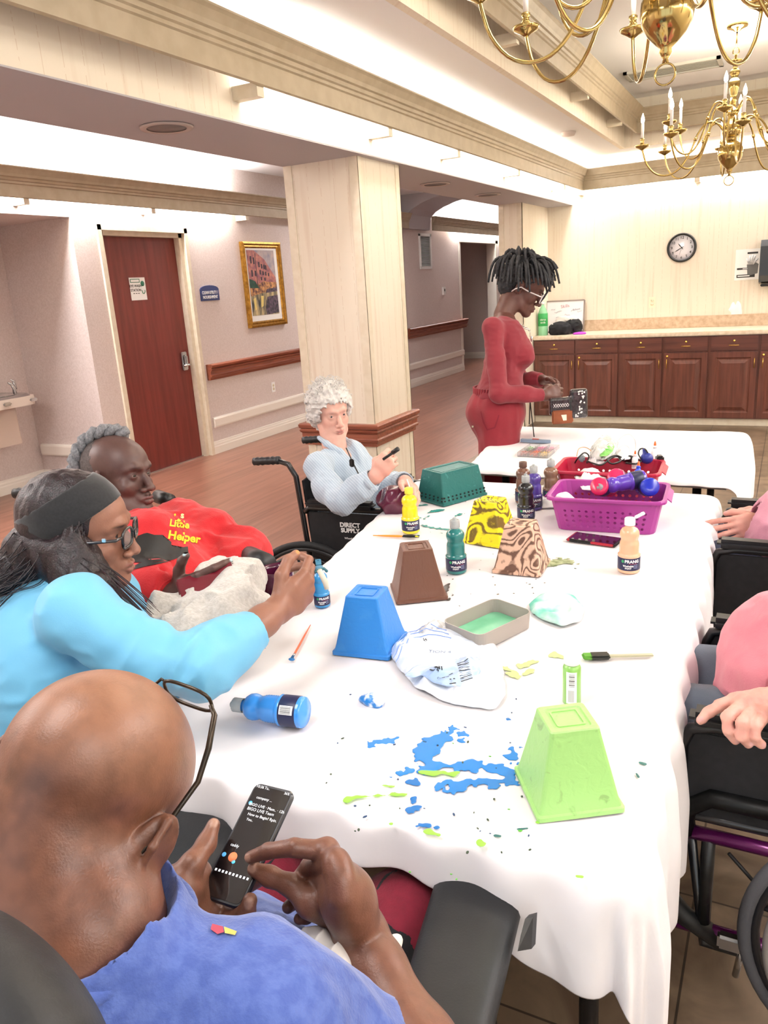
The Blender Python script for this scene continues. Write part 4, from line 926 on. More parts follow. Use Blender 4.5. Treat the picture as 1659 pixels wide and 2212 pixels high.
def paint_bottle(pos, col, label, T=None, open_cap=None, ang=None, cap='clear', name='paint_bottle', h=1., text=True, group='squeeze bottles of paint', barcode=False):
    """pos: base centre, or T full matrix"""
    if T is None: T = Matrix.Translation(V(*pos))
    e = empty(name, T.translation, label, 'bottle', group)
    mp_ = mat('bottle_paint_'+col, col, .25, coat=.5, c2=None)
    q = []
    for z in np.linspace(.058, .104, 19): q.append((.0272+.0010*math.sin(z*2*PI/.0052)-.0035*math.exp(-((z-.098)/.008)**2), z))
    prof = [(.0, 0), (.027, .0), (.0305, .003), (.0312, .007), (.0312, .050), (.0318, .053), (.029, .056)]+q+[(.0265, .108), (.0275, .114), (.0262, .122), (.021, .130), (.013, .135), (.0115, .137), (.0115, .142), (0, .142)]
    prof = [(r, z*h) for r, z in prof]
    MB().lathe(prof, (0, 0, 0), (0, 0, 1), 32, M=T).build('bottle_body', mp_, e)
    z = .142*h
    if ang is None: 
        d = (T.inverted() @ CO); ang = math.atan2(d.y, d.x)
    if cap == 'clear':
        pr = [(0, z-.003), (.0145, z-.002)]
        c_ = MB(); n = 36; vs = []; pr = [(.0142, z-.003), (.0142, z+.019), (.0125, z+.0205), (.0065, z+.0205), (.006, z+.026), (.003, z+.028)]
        for (r, zz) in pr:
            for k in range(n): a = 2*PI*k/n; rr = r+(.0006 if k % 2 else 0)*(r > .012); vs.append(T @ V(rr*math.cos(a), rr*math.sin(a), zz))
        c_.add(vs, [(i*n+k, i*n+(k+1) % n, (i+1)*n+(k+1) % n, (i+1)*n+k) for i in range(len(pr)-1) for k in range(n)]+[tuple(range((len(pr)-1)*n, len(pr)*n))], True); c_.build('cap', M_capc, e)
    else:
        MB().lathe([(0, z-.002), (.0148, z-.002), (.015, z), (.015, z+.017), (.0135, z+.019), (0, z+.019)], (0, 0, 0), (0, 0, 1), 28, M=T).build('cap', mat('cap_'+cap, cap, .4), e)
        if open_cap is not None:
            a = open_cap; M2 = T @ Matrix.Translation(V(.0135*math.cos(a), .0135*math.sin(a), z+.019)) @ Matrix.Rotation(a, 4, 'Z') @ Matrix.Rotation(math.radians(-28), 4, 'Y')
            MB().box((0, -.011, -.0015), (.03, .011, .002), .002, M2).box((.02, -.004, .002), (.026, .004, .005), .001, M2).build('flip_lid', mat('cap_'+cap, cap, .4), e)
    lb = MB().lathe([(.0313, .011), (.0317, .012), (.0317, .047), (.0313, .048)], (0, 0, 0), (0, 0, 1), 36, M=T, cap=False).build('label', M_lab, e)
    if text:
        cyl_text('PRANG', .0125, T, .0319, ang+.28, .039, 'lettering', M_pure, lb, bold=.0004)
        cyl_patch(T, .0319, ang-.02, ang+.75, .0318, .0325, 'red_rule', M_lred, lb)
        cyl_text('Washable', .0075, T, .0319, ang-.05, .0255, 'lettering', M_pure, lb, bold=.0002); cyl_text('PAINT', .0065, T, .0319, ang-.05, .0185, 'lettering', M_pure, lb, bold=.0002)
        f = on_cyl(T, .0319, 0); g = MB()
        ring = [f((ang-.55)*.0319+.0045*math.cos(t), .039+.0045*math.sin(t), .0003) for t in np.linspace(0, 2*PI, 14, endpoint=False)]; g.add(ring, [tuple(range(14))]); g.build('round_seal', M_lgreen, lb)
        for k in range(3): cyl_patch(T, .0319, ang+.42, ang+.8, .028-k*.0045, .0295-k*.0045, 'fine_print', mat('fine_print', '9aa3c4', .6), lb)
    if barcode:
        cyl_patch(T, .0319, ang-.28, ang+.28, .015, .044, 'barcode_panel', M_pure, lb)
        for k, w_ in enumerate([.02, .01, .03, .01, .02, .02, .01, .03, .01, .02]): cyl_patch(T, .0321, ang-.22+k*.045, ang-.22+k*.045+w_, .019, .042, 'bar', M_ink, lb, n=2)
    return e
YEL, TEA, PEA, BRN, BLK, BLU = 'f5dc1e', '1c7472', 'e9b48f', '6f4a3a', '15171a', '3c93e8'
paint_bottle((-1.131, 2.335, TZ), YEL, 'yellow paint bottle beside the yellow tipped brush', cap='ece54a')
paint_bottle((-.834, 2.02, TZ), TEA, 'teal green paint bottle between the brown and the peach pot')
paint_bottle((-.36, 2.172, TZ), PEA, 'peach paint bottle with its white flip cap open', cap='f3f3f3', open_cap=.35)
paint_bottle((-.788, 2.58, TZ), BLK, 'black paint bottle, the front one of the group left of the purple basket')
paint_bottle((-.862, 2.79, TZ), BRN, 'brown paint bottle at the left behind the black bottle', cap='5f4236')
paint_bottle((-.765, 2.83, TZ), '80604c', 'lighter brown paint bottle on the right behind the black bottle')
paint_bottle((-.80, 2.72, TZ), '4a3a8c', 'purple paint bottle mostly hidden behind the black bottle')
# blue bottle lying on its side near the seated man
pa = PZ(505, 1535, TZ+.02); pb = PZ(655, 1545, TZ+.03); ax = (pa-pb); ax.z = -.002; ax.normalize(); base = PZ(660, 1540, TZ+.031); base.z = TZ+.0315
X_ = ax.cross(V(0, 0, 1)).normalized(); T = Matrix((X_, ax.cross(X_), ax)).transposed().to_4x4(); T.translation = base
paint_bottle(None, BLU, 'blue paint bottle lying on its side in front of the bald man', T=T, text=False, barcode=True)
# lime craft bottle with white round cap and bar code
def craft_bottle(pos, col, label):
    T = Matrix.Translation(V(*pos)); e = empty('craft_paint_bottle', pos, label, 'bottle'); d = (T.inverted() @ CO); ang = math.atan2(d.y, d.x)
    MB().lathe([(0, 0), (.0165, 0), (.0182, .002), (.0182, .079), (.016, .084), (.011, .087), (.0105, .09), (0, .09)], (0, 0, 0), (0, 0, 1), 28, M=T).build('bottle_body', mat('bottle_paint_'+col, col, .3, coat=.4), e)
    MB().lathe([(0, .088), (.0155, .088), (.0162, .091), (.0162, .108), (.014, .112), (.006, .114), (0, .114)], (0, 0, 0), (0, 0, 1), 28, M=T).build('cap', M_pure, e)
    lb = cyl_patch(T, .0184, ang-.62, ang+.55, .006, .076, 'label', M_pure, e, n=14)
    for k, w_ in enumerate([.02, .05, .02, .03, .06, .02, .02, .05, .03, .02]): cyl_patch(T, .0186, ang-.3, ang+.3, .044+k*.003, .044+k*.003+w_*.03, 'bar', M_ink, lb, n=5)
    for k in range(5): cyl_patch(T, .0186, ang-.35+k*.13, ang-.35+k*.13+.05, .01, .036, 'fine_print', mat('fine_grey', '8d8d8d', .6), lb, n=2)
    return e
craft_bottle((-.337, 1.40, TZ), '8fc763', 'small lime craft paint bottle with white cap and barcode')

# ---- perforated baskets
def basket(c, yaw, L0, W0, L1, W1, h, col, label, z=TZ, holes=(12, 5)):
    e = empty('plastic_basket', (c[0], c[1], z), label, 'basket', 'perforated plastic baskets of craft supplies'); a = math.radians(yaw); m = mat('basket_'+col, col, .35, c2=None, spec=.4)
    def per(u, f, inset=0):    # u in 0..1 round the basket, starting front left going right
        L_, W_ = (L0+(L1-L0)*f)/2-inset, (W0+(W1-W0)*f)/2-inset; cr = .03; segs = [2*(L_-cr), cr*PI/2, 2*(W_-cr), cr*PI/2]*2
        return L_, W_, cr
    nL, nW, nc = holes[0], holes[1], 3
    cols = []  # (kind, position function)
    def pt(side, t, f, o=0):
        L_, W_ = (L0+(L1-L0)*f)/2+o, (W0+(W1-W0)*f)/2+o; cr = .03
        if side == 0: p = (-(L_-cr)+2*(L_-cr)*t, -W_)
        elif side == 1: q = -PI/2+t*PI/2; p = (L_-cr+cr*math.cos(q), -(W_-cr)+cr*math.sin(q))
        elif side == 2: p = (L_, -(W_-cr)+2*(W_-cr)*t)
        elif side == 3: q = t*PI/2; p = (L_-cr+cr*math.cos(q), W_-cr+cr*math.sin(q))
        elif side == 4: p = ((L_-cr)-2*(L_-cr)*t, W_)
        elif side == 5: q = PI/2+t*PI/2; p = (-(L_-cr)+cr*math.cos(q), W_-cr+cr*math.sin(q))
        elif side == 6: p = (-L_, (W_-cr)-2*(W_-cr)*t)
        else: q = PI+t*PI/2; p = (-(L_-cr)+cr*math.cos(q), -(W_-cr)+cr*math.sin(q))
        x, y = rot2(p[0], p[1], a); return V(c[0]+x, c[1]+y, z+h*f)
    U = []
    for s in range(8):
        n = {0: nL, 4: nL, 2: nW, 6: nW}.get(s, nc)
        for k in range(n): U.append((s, k/n, (k+1)/n, s % 2 == 0))
    rows = [(0, .06, False)]+[(.06+.155*k, .06+.155*(k+1), True) for k in range(4)]+[(.68, .84, False), (.84, 1., False)]
    g = MB(); vs = []; fs = []
    def vid(p): vs.append(p); return len(vs)-1
    for (s, t0, t1, hole) in U:
        for (f0, f1, hr) in rows:
            A = [pt(s, t0, f0), pt(s, t1, f0), pt(s, t1, f1), pt(s, t0, f1)]; ia = [vid(p) for p in A]
            if hole and hr:
                ctr = sum(A, V(0, 0, 0))/4; ex = (A[1]-A[0]); ez = (A[3]-A[0]); r = .0052; exn, ezn = ex.normalized(), ez.normalized(); oc = []
                for k in range(8): q = -PI*3/4+k*PI/4; oc.append(vid(ctr+exn*r*math.cos(q)+ezn*r*math.sin(q)))
                # corners connect to octagon points 0(ll),2(lr),4(ur),6(ul)
                for k in range(4): fs.append((ia[k], ia[(k+1) % 4], oc[(2*k+2) % 8], oc[2*k+1])); fs.append((ia[k], oc[2*k+1], oc[2*k]))
            else: fs.append(tuple(ia))
    # bottom
    bt = [pt(s, t0, 0) for (s, t0, t1, hh) in U]; ib = [vid(p) for p in bt]; fs.append(tuple(ib))
    # rolled rim
    n = len(U)
    for (f0, o0, z0), (f1, o1, z1) in zip([(1, 0, 0), (1, .011, .002), (1, .013, -.002)], [(1, .011, .002), (1, .013, -.002), (1, .013, -.009)]):
        for (s, t0, t1, hh) in U:
            q = [pt(s, t0, 1, o0), pt(s, t1, 1, o0), pt(s, t1, 1, o1), pt(s, t0, 1, o1)]
            q[0].z += z0; q[1].z += z0; q[2].z += z1; q[3].z += z1; fs.append(tuple(vid(p) for p in q))
    g.add(vs, fs, False); o = g.build('basket_body', m, e)
    bm = bmesh.new(); bm.from_mesh(o.data); bmesh.ops.remove_doubles(bm, verts=bm.verts, dist=.0002); bmesh.ops.recalc_face_normals(bm, faces=bm.faces); bm.to_mesh(o.data); bm.free()
    md = o.modifiers.new('t', 'SOLIDIFY'); md.thickness = .0025; md.offset = -1
    for s in (2, 6):
        hx = MB(); q = [pt(s, t, 1, .012) for t in (.15, .3, .7, .85)]; out = (pt(s, .5, 1, .04)-pt(s, .5, 1, .012)).normalized()
        pl = [q[0], q[0]+out*.014+V(0, 0, -.012), q[3]+out*.014+V(0, 0, -.012), q[3]]
        hx.prism(pl, (0, 0, 0), (0, 0, -.004)); hx.build('grip', m, e)
    return e
basket((-.505, 2.61), 4, .315, .19, .36, .235, .118, 'a23a8e', 'magenta purple perforated basket full of paint bottles')
basket((-.575, 2.97), 3, .325, .18, .37, .225, .118, 'b3213f', 'crimson red basket of cords and glue behind the purple basket', z=TZ)

# phone in a red and black case
p0, p1 = PZ(1222, 1168, TZ), PZ(1335, 1184, TZ); ax = (p1-p0).normalized(); ax.z = 0; ax.normalize(); ay = V(-ax.y, ax.x, 0)
e = empty('smartphone', p0, 'smartphone in a black and red case lying before the purple basket', 'phone'); M = frame(p0+ax*.085+ay*.034+V(0, 0, .001), ax, ay)
MB().box((-.083, -.041, 0), (.083, .041, .009), .004, M).build('case', M_black, e); MB().box((-.079, -.0415, .0015), (-.07, .0415, .0094), .002, M).build('case_accent', mat('red_rubber', 'b02236', .5), e); MB().box((.0, -.0418, .0015), (.075, -.035, .0096), .002, M).build('case_accent', mat('red_rubber', 'b02236', .5), e)
MB().box((-.074, -.036, .0092), (.074, .036, .0098), 0, M).build('screen', mat('dark_glass', '120c14', .04, coat=1), e)

# grey tray with green paint puddle
cs = [PZ(963, 1340, .79), PZ(1034, 1372, .79), PZ(1149, 1321, .79), PZ(1064, 1294, .79)]
e = empty('paint_tray', sum(cs, V(0, 0, 0))/4, 'grey plastic tray holding green paint', 'tray'); ct_ = sum(cs, V(0, 0, 0))/4
ax = ((cs[2]-cs[1])+(cs[3]-cs[0])).normalized(); ay = V(-ax.y, ax.x, 0); Lx = ((cs[2]-cs[1]).length+(cs[3]-cs[0]).length)/4*1.08; Ly = ((cs[0]-cs[1]).length+(cs[3]-cs[2]).length)/4*1.08
M = frame(V(ct_.x, ct_.y, TZ), ax, ay)
def rr(hx, hy, r, z, n=5): return [M @ V(sx*(hx-r)+r*math.cos(a0+k/n*PI/2), sy*(hy-r)+r*math.sin(a0+k/n*PI/2), z) for sx, sy, a0 in ((1, 1, 0), (-1, 1, PI/2), (-1, -1, PI), (1, -1, -PI/2)) for k in range(n+1)]
R_s = [rr(Lx-.008, Ly-.008, .02, 0), rr(Lx-.003, Ly-.003, .02, .004), rr(Lx, Ly, .022, .046), rr(Lx-.0025, Ly-.0025, .02, .046), rr(Lx-.006, Ly-.006, .018, .006), rr(Lx-.012, Ly-.012, .015, .003)]
n = len(R_s[0]); g = MB(); g.add([p for r in R_s for p in r], [(i*n+k, i*n+(k+1) % n, (i+1)*n+(k+1) % n, (i+1)*n+k) for i in range(5) for k in range(n)]+[tuple(range(5*n, 6*n)), tuple(range(n))[::-1]]); g.build('tray_body', mat('tray_grey', 'a39b92', .45), e)
g = MB(); pd = rr(Lx-.007, Ly-.007, .018, .013); g.add(pd+[M @ V(0, 0, .013)], [(k, (k+1) % n, n) for k in range(n)]); g.build('paint_puddle', mat('mint_puddle', '64b488', .2, c2='7cc39b', scale=12), e)
g = MB()
for (x, y, r) in [(-.02, -.035, .012), (0.005, -.043, .01), (.03, -.04, .008), (-.035, -.028, .007)]: g.lathe([(0, .0005), (r, .0005), (0, .0012)], M @ V(x, y, .013), (0, 0, 1), 14)
g.build('foam_spot', M_pure, e)
tag(e, kind=None)

# ---- brushes
def brush(p0, p1, hc, label, z0=.004, z1=.006, wid=.004, tipw=.006, tipl=.025, tipc='20181a', flat=False, fer=None, paint=None, seed=1):
    a, b = V(p0.x, p0.y, TZ+z0), V(p1.x, p1.y, TZ+z1); d = (b-a).normalized(); s = V(-d.y, d.x, 0); e = empty('paint_brush', a, label, 'brush'); ln = (b-a).length
    q = b-d*tipl
    if flat: MB().box((0, -wid, -.002), ((q-a).length, wid, .002), .0015, frame(a, d, s)).build('handle', mat('brush_'+hc, hc, .35, trans=.0), e)
    else: MB().tube([a, a+d*ln*.3, q-d*.02, q-d*.004], [wid*.4, wid*.8, wid, wid*.8], 10).build('handle', mat('brush_'+hc, hc, .35), e)
    if fer: MB().tube([q-d*.016, q], [wid*.95, wid*1.05], 10).build('ferrule', mat('ferrule', 'c9c9cb', .2, 1), e)
    M_ = frame(q, d, s)
    if flat: MB().box((-.004, -tipw, -.0035), (tipl, tipw, .0055), .003, M_).build('foam_head', mat('foam_'+tipc, tipc, .9), e)
    else:
        g = MB(); rr_ = random.Random(seed)
        for k in range(26):
            o_ = rr_.uniform(-1, 1)*tipw*.7; zz = rr_.uniform(-.5, 1)*.003; g.tube([M_ @ V(-.002, o_*.6, zz), M_ @ V(tipl*.5, o_, zz), M_ @ V(tipl*rr_.uniform(.85, 1.05), o_*rr_.uniform(.3, 1.1), zz*.5)], [.0012, .0012, .0004], 5)
        g.build('bristles', mat('bristle_'+tipc, tipc, .7), e)
    if paint:
        if flat: MB().box((-.03, -tipw-.001, -.004), (tipl*.45, tipw+.001, .0062), .003, M_).build('wet_paint', mat('wetp_'+paint, paint, .3), e)
        else: MB().sphere(M_ @ V(tipl*.85, 0, 0), .006, 12, (1.4, 1, .5)).build('wet_paint', mat('wetp_'+paint, paint, .3), e)
    return e
brush(PZ(806, 1159, TZ), PZ(905, 1163, TZ), 'f0922c', 'orange handled brush with black bristles beside the yellow bottle', tipw=.014, tipl=.055, tipc='1d1a12', paint='d8d020', wid=.0045, seed=4)
brush(PZ(671, 1353, TZ), PZ(630, 1430, TZ), 'f06a3c', 'thin orange brush with blue tip lying left of the blue pot', tipw=.004, tipl=.014, tipc='15527f', fer=True, paint='1c6aa8', wid=.003, seed=5)
brush(PZ(1411, 1418, TZ), PZ(1258, 1424, TZ), 'b9b79a', 'flat brush with black head and green paint right of the lime bottle', tipw=.012, tipl=.03, tipc='5f9e37', flat=True, wid=.006, paint='1c2018')

# ---- crumpled sheets (bag, rag, wipes): height field over an irregular outline, two sides
def crumple(poly_px, z, hgt, seed, name, m, label=None, cat=None, par=None, res=.004, freq=22, ridge=1., lift=None, thick=.0012):
    pts = [PZ(x, y, z) for x, y in poly_px]; cx = sum(p.x for p in pts)/len(pts); cy = sum(p.y for p in pts)/len(pts)
    xs = np.arange(min(p.x for p in pts), max(p.x for p in pts), res); ys = np.arange(min(p.y for p in pts), max(p.y for p in pts), res)
    P2 = [(p.x, p.y) for p in pts]; n = len(P2)
    def inside(x, y):
        c = False; md = 9
        for i in range(n):
            x1, y1 = P2[i]; x2, y2 = P2[(i+1) % n]
            if (y1 > y) != (y2 > y) and x < (x2-x1)*(y-y1)/(y2-y1)+x1: c = not c
            dx, dy = x2-x1, y2-y1; t = max(0, min(1, ((x-x1)*dx+(y-y1)*dy)/(dx*dx+dy*dy))); md = min(md, math.hypot(x-x1-t*dx, y-y1-t*dy))
        return md if c else -md
    G, Yg = np.meshgrid(xs, ys, indexing='ij'); q = np.stack([G*freq, Yg*freq, np.zeros_like(G)], -1)
    q2 = q+1.3*np.stack([lattice_noise(q*.6, seed+3), lattice_noise(q*.6, seed+4), np.zeros_like(G)], -1)
    hh = (1-np.abs(lattice_noise(q2, seed)))*ridge+.5*(1-np.abs(lattice_noise(q2*2.3, seed+1)))
    D = np.vectorize(inside)(G, Yg); vid = {}; vs = []
    for i in range(len(xs)):
        for j in range(len(ys)):
            if D[i, j] > -res*.7:
                e_ = min(1, max(0, D[i, j]+res)/.03); vid[i, j] = len(vs); zz = z+.001+hgt*hh[i, j]*e_**.7*(lift(xs[i], ys[j]) if lift else 1); vs.append((xs[i], ys[j], zz))
    fs = [(vid[i, j], vid[i+1, j], vid[i+1, j+1], vid[i, j+1]) for (i, j) in vid if (i+1, j) in vid and (i+1, j+1) in vid and (i, j+1) in vid]
    used = {k for f in fs for k in f}; rm = {k: i for i, k in enumerate(sorted(used))}; vs = [vs[k] for k in sorted(used)]; fs = [tuple(rm[k] for k in f) for f in fs]
    g = MB(); g.add(vs, fs, True); o = g.build(name, m, par)
    bm = bmesh.new(); bm.from_mesh(o.data); bd = [v for v in bm.verts if v.is_boundary]
    for _ in range(8):      # even out the cut edge
        new = {}
        for v in bd:
            nb = [e.other_vert(v).co for e in v.link_edges if e.is_boundary]
            if len(nb) == 2: new[v] = v.co*.4+(nb[0]+nb[1])*.3
        for v, c_ in new.items(): v.co = c_
    bm.to_mesh(o.data); bm.free()
    md = o.modifiers.new('t', 'SOLIDIFY'); md.thickness = thick; md.offset = 1
    if label: tag(o, label, cat)
    return o
M_bag = mat('bag_film', 'e3ebf8', .22, c2='f6f8fb', scale=9, coat=.4, contrast=(.4, .6)); M_bag2 = mat('clear_film', 'eceef4', .15, trans=.55, c2='ffffff', scale=14)
be = empty('plastic_bag', PZ(960, 1450, TZ), 'crumpled white and pale blue plastic bag with black barcode', 'bag')
b1 = crumple([(840, 1412), (870, 1385), (915, 1363), (960, 1358), (1015, 1378), (1060, 1388), (1075, 1405), (1088, 1450), (1092, 1510), (1075, 1540), (1010, 1532), (960, 1520), (900, 1490), (862, 1450)], TZ, .022, 4, 'bag_film', M_bag, par=be, freq=16)
b2 = crumple([(895, 1375), (915, 1358), (950, 1352), (985, 1362), (1005, 1385), (990, 1400), (950, 1402), (910, 1392)], TZ+.010, .022, 14, 'clear_film', M_bag2, par=be, freq=26)
b3 = crumple([(872, 1462), (900, 1440), (925, 1432), (975, 1430), (1035, 1422), (1038, 1462), (1000, 1488), (965, 1487), (935, 1478), (910, 1460), (895, 1470)], TZ+.024, .014, 24, 'blue_film', mat('bag_blue', 'a9c6f0', .25, coat=.4, c2='cfe0fa', scale=12), par=be, freq=20)
def drop_on(objs, p, off=.0012):
    best = p.z
    for o in objs:
        hit, loc, nr, idx = o.ray_cast(o.matrix_world.inverted() @ V(p.x, p.y, p.z+.2), V(0, 0, -1))
        if hit: best = max(best, (o.matrix_world @ loc).z+off)
    return V(p.x, p.y, best)
bpy.context.view_layer.update()
def bag_bar(x0, y0, x1, y1, w, m=M_ink, nm='bar', par=None, zz=TZ+.04):
    a, b = PZ(x0, y0, zz), PZ(x1, y1, zz); d = (b-a).normalized(); s = V(-d.y, d.x, 0)*w; g = MB(); pts = [drop_on([b1, b3], a.lerp(b, t)) for t in np.linspace(0, 1, 7)]
    g.add([p-s for p in pts]+[p+s for p in pts], [(i, i+1, 8+i, 7+i) for i in range(6)]); return g.build(nm, m, par or b3)
for k, w_ in enumerate([.0012, .0005, .0015, .0005, .001, .0005, .0016, .0006, .0008, .0014, .0005, .0016]):
    f = k/11; bag_bar(987+9*f, 1434+38*f, 1011+10*f, 1426+38*f, w_, par=b3)
for (x, y, t, s_) in [(957, 1469, 'Certified', .007), (946, 1459, '4', .012)]:
    p = PZ(x, y, TZ+.03); M_ = frame(p, (.96, .28, 0), (-.28, .96, 0)); text_mesh(t, s_, M_, 'lettering', M_ink, b3, depth=.0001, project=lambda q, d: drop_on([b1, b3], q))
for (x0, y0, x1, y1, w_) in [(955, 1464, 961, 1463, .0012), (928, 1446, 940, 1449, .002), (938, 1441, 948, 1448, .003), (948, 1440, 950, 1449, .0012), (953, 1441, 955, 1449, .0012), (972, 1466, 974, 1468, .002), (980, 1465, 982, 1467, .002), (971, 1477, 985, 1475, .0022), (970, 1458, 978, 1454, .0012)]: bag_bar(x0, y0, x1, y1, w_, nm='printed_mark', par=b3)
p = PZ(950, 1408, TZ+.03); text_mesh('TION 4', .016, frame(p, (.96, .3, 0), (-.3, .96, 0)), 'lettering', mat('print_blue_grey', '6d7f9c', .5), b1, depth=.0001, project=lambda q, d: drop_on([b1, b2, b3], q))
p = PZ(918, 1383, TZ+.03); text_mesh('6', .016, frame(p, (.2, .98, 0), (-.98, .2, 0)), 'lettering', M_ink, b1, depth=.0001, project=lambda q, d: drop_on([b1, b2], q))
for k in range(3):
    g = MB(); pts = [drop_on([b1, b2], PZ(845+k*5+(905-845)*t+120*max(0, t-.5), 1412+k*6-50*math.sin(t*2.2)+k*3, TZ+.02)) for t in np.linspace(0, 1, 12)]
    g.tube(pts, .0011, 5); g.build('zip_line', mat('zip_blue', '7ea0e6', .4), b1)
rg = crumple([(1143, 1310), (1165, 1290), (1200, 1278), (1240, 1290), (1262, 1318), (1255, 1345), (1215, 1358), (1175, 1345), (1150, 1330)], TZ, .02, 7, 'painted_rag', mat('minty_rag', '6cc4ae', .7, c2='eef8f4', scale=9, contrast=(.42, .62)), 'white rag stained with mint green paint behind the grey tray', 'rag', freq=14)
# blue and white dab of paint soaked paper, left of centre
S = SDF((-1.05, 1.1, .72), (-.6, 1.5, .82), .0025); q = PZ(806, 1512, TZ+.008); q2 = PZ(778, 1510, TZ+.004)
S.ell((q.x, q.y, q.z), (.026, .018, .014), k=.004).chain([(q.x, q.y, q.z-.002), (q2.x, q2.y, q2.z)], [.012, .004], k=.01).noise(.004, (70, 70, 70), 3); v, f = S.mesh()
o = np_obj('paint_soaked_tissue', [(smooth_mesh(v, f, 1), f, 0)], [mat('tissue_blue', '1f7fce', .35, c2='f4f8fc', scale=38, contrast=(.45, .55))]); tag(o, 'small blue and white paint soaked tissue wad right of the lying blue bottle', 'tissue')
tw = crumple([(1240, 1032), (1262, 1018), (1290, 1020), (1310, 1035), (1300, 1062), (1258, 1062)], TZ+.09, .02, 11, 'paper_towel', M_pure, freq=22); tag(tw, 'white paper towel stuffed between the crimson and purple baskets', 'paper towel')
pp = crumple([(1155, 1062), (1185, 1045), (1200, 1085), (1215, 1100), (1170, 1100), (1150, 1080)], TZ, .02, 12, 'paper_towel', M_pure, freq=18); tag(pp, 'white paper towel lying between the brown bottle and the purple basket', 'paper towel')

# ---- contents of the purple basket
def tilted(px, py, z, d, up_len=0):   # frame with z axis along d at pixel/height
    p = PZ(px, py, z); d = Vector(d).normalized(); x = d.orthogonal().normalized(); T = Matrix((x, d.cross(x), d)).transposed().to_4x4(); T.translation = p; return T
tocam = lambda p: (CO-p).normalized()
def base_to_cam(px, py, z, dirv, col, lab, **k):
    T = tilted(px, py, z, dirv); return paint_bottle(None, col, lab, T=T, group='squeeze bottles of paint', text=False, **k)
base_to_cam(1293, 1050, .885, (.15, .95, -.34), 'd92a5e', 'pink paint bottle, left one, its round base up in the purple basket')
base_to_cam(1330, 1030, .90, (.1, .9, -.42), 'd42a62', 'pink paint bottle in the middle of the purple basket', )
base_to_cam(1405, 1052, .885, (-.35, .9, -.25), '1a2fb8', 'royal blue paint bottle base up at the right of the purple basket')
T = tilted(1392, 1034, .895, (-.82, -.55, -.10)); paint_bottle(None, '5b3bb0', 'purple paint bottle lying cap forward across the purple basket', T=T, group='squeeze bottles of paint', text=False)
def glue_bottle(T, label, body='2b46c8', tip='f0661c', base_w=1.):
    e = empty('glue_bottle', T.translation, label, 'bottle')
    g = MB(); n = 20; pr = [(.0, 0), (.024, 0), (.026, .004), (.026, .07), (.022, .085), (.012, .092), (.012, .098)]; vs = []
    for r, z in pr:
        for k in range(n): a = 2*PI*k/n; vs.append(T @ V(r*math.cos(a), r*math.sin(a)*.62 if r > .013 else r*math.sin(a), z))
    g.add(vs, [(i*n+k, i*n+(k+1) % n, (i+1)*n+(k+1) % n, (i+1)*n+k) for i in range(len(pr)-1) for k in range(n)]+[tuple(range(n))], True); g.build('bottle_body', mat('glue_'+body, body, .3), e)
    MB().lathe([(0, .096), (.0125, .096), (.0125, .108), (.008, .112), (0, .112)], (0, 0, 0), (0, 0, 1), 16, M=T).build('collar', mat('glue_'+body, body, .3) if body != 'f2f2f2' else M_pure, e)
    MB().lathe([(.008, .111), (.0075, .125), (.004, .138), (0, .141)], (0, 0, 0), (0, 0, 1), 14, M=T, cap=False).build('nozzle_tip', mat('orange_tip', tip, .35), e); return e
glue_bottle(tilted(1377, 1048, .86, (-.05, .5, .86)) @ Matrix.Scale(.62, 4), 'blue glue bottle with orange tip sticking up in the purple basket')
q = PZ(1215, 1075, .84); S = SDF((q.x-.06, q.y-.06, .79), (q.x+.07, q.y+.06, .89), .004); S.ell(tuple(q), (.03, .022, .018)).ell((q.x+.025, q.y, q.z-.004), (.018, .014, .012)).noise(.006, (50, 50, 50), 2); v, f = S.mesh(); tag(np_obj('tissue_wad', [(v, f, 0)], [M_pure]), 'white crumpled tissue in the left end of the purple basket', 'tissue')
# ---- contents of the crimson basket
zb = .86
def cord(pts, r, c, name, label, cat='cord'):
    P_ = [PZ(x, y, z) for x, y, z in pts]; out = []
    for i in range(len(P_)-1):
        p0, p1, p2, p3 = P_[max(i-1, 0)], P_[i], P_[i+1], P_[min(i+2, len(P_)-1)]
        for t in (0, .25, .5, .75): out.append(.5*((2*p1)+(-p0+p2)*t+(2*p0-5*p1+4*p2-p3)*t*t+(-p0+3*p1-3*p2+p3)*t**3))
    out.append(P_[-1]); o = MB().tube(out, r, 8).build(name, mat('cord_'+c, c, .45)); tag(o, label, cat); return o
cord([(1242, 1000, .85), (1248, 990, .875), (1262, 978, .89), (1272, 985, .87), (1268, 1000, .85)], .003, '15161c', 'power_cord', 'black cord looping over the left end of the crimson basket')
cord([(1268, 996, .86), (1285, 1002, .87), (1300, 1004, .87), (1320, 990, .88), (1335, 986, .88), (1340, 996, .87), (1322, 1002, .87), (1312, 992, .88), (1330, 984, .885), (1345, 990, .875)], .0035, '101114', 'power_cord', 'tangled black cord in the middle of the crimson basket')
cord([(1345, 995, .87), (1360, 985, .88), (1372, 990, .88), (1385, 996, .87), (1372, 1002, .87), (1352, 1000, .87)], .0035, '121214', 'power_cord', 'short black cord coiled beside the blue glue gun in the crimson basket')
cord([(1246, 985, .87), (1250, 970, .89), (1262, 966, .89), (1275, 972, .88), (1282, 985, .87)], .002, 'c79a76', 'copper_wire', 'loop of copper coloured wire at the left rim of the crimson basket', 'wire')
cord([(1322, 985, .88), (1330, 960, .92), (1345, 942, .95), (1360, 938, .955), (1371, 950, .94), (1373, 968, .9), (1366, 985, .87)], .0016, 'e8e6e4', 'white_wire', 'tall loop of thin white wire rising from the crimson basket', 'wire')
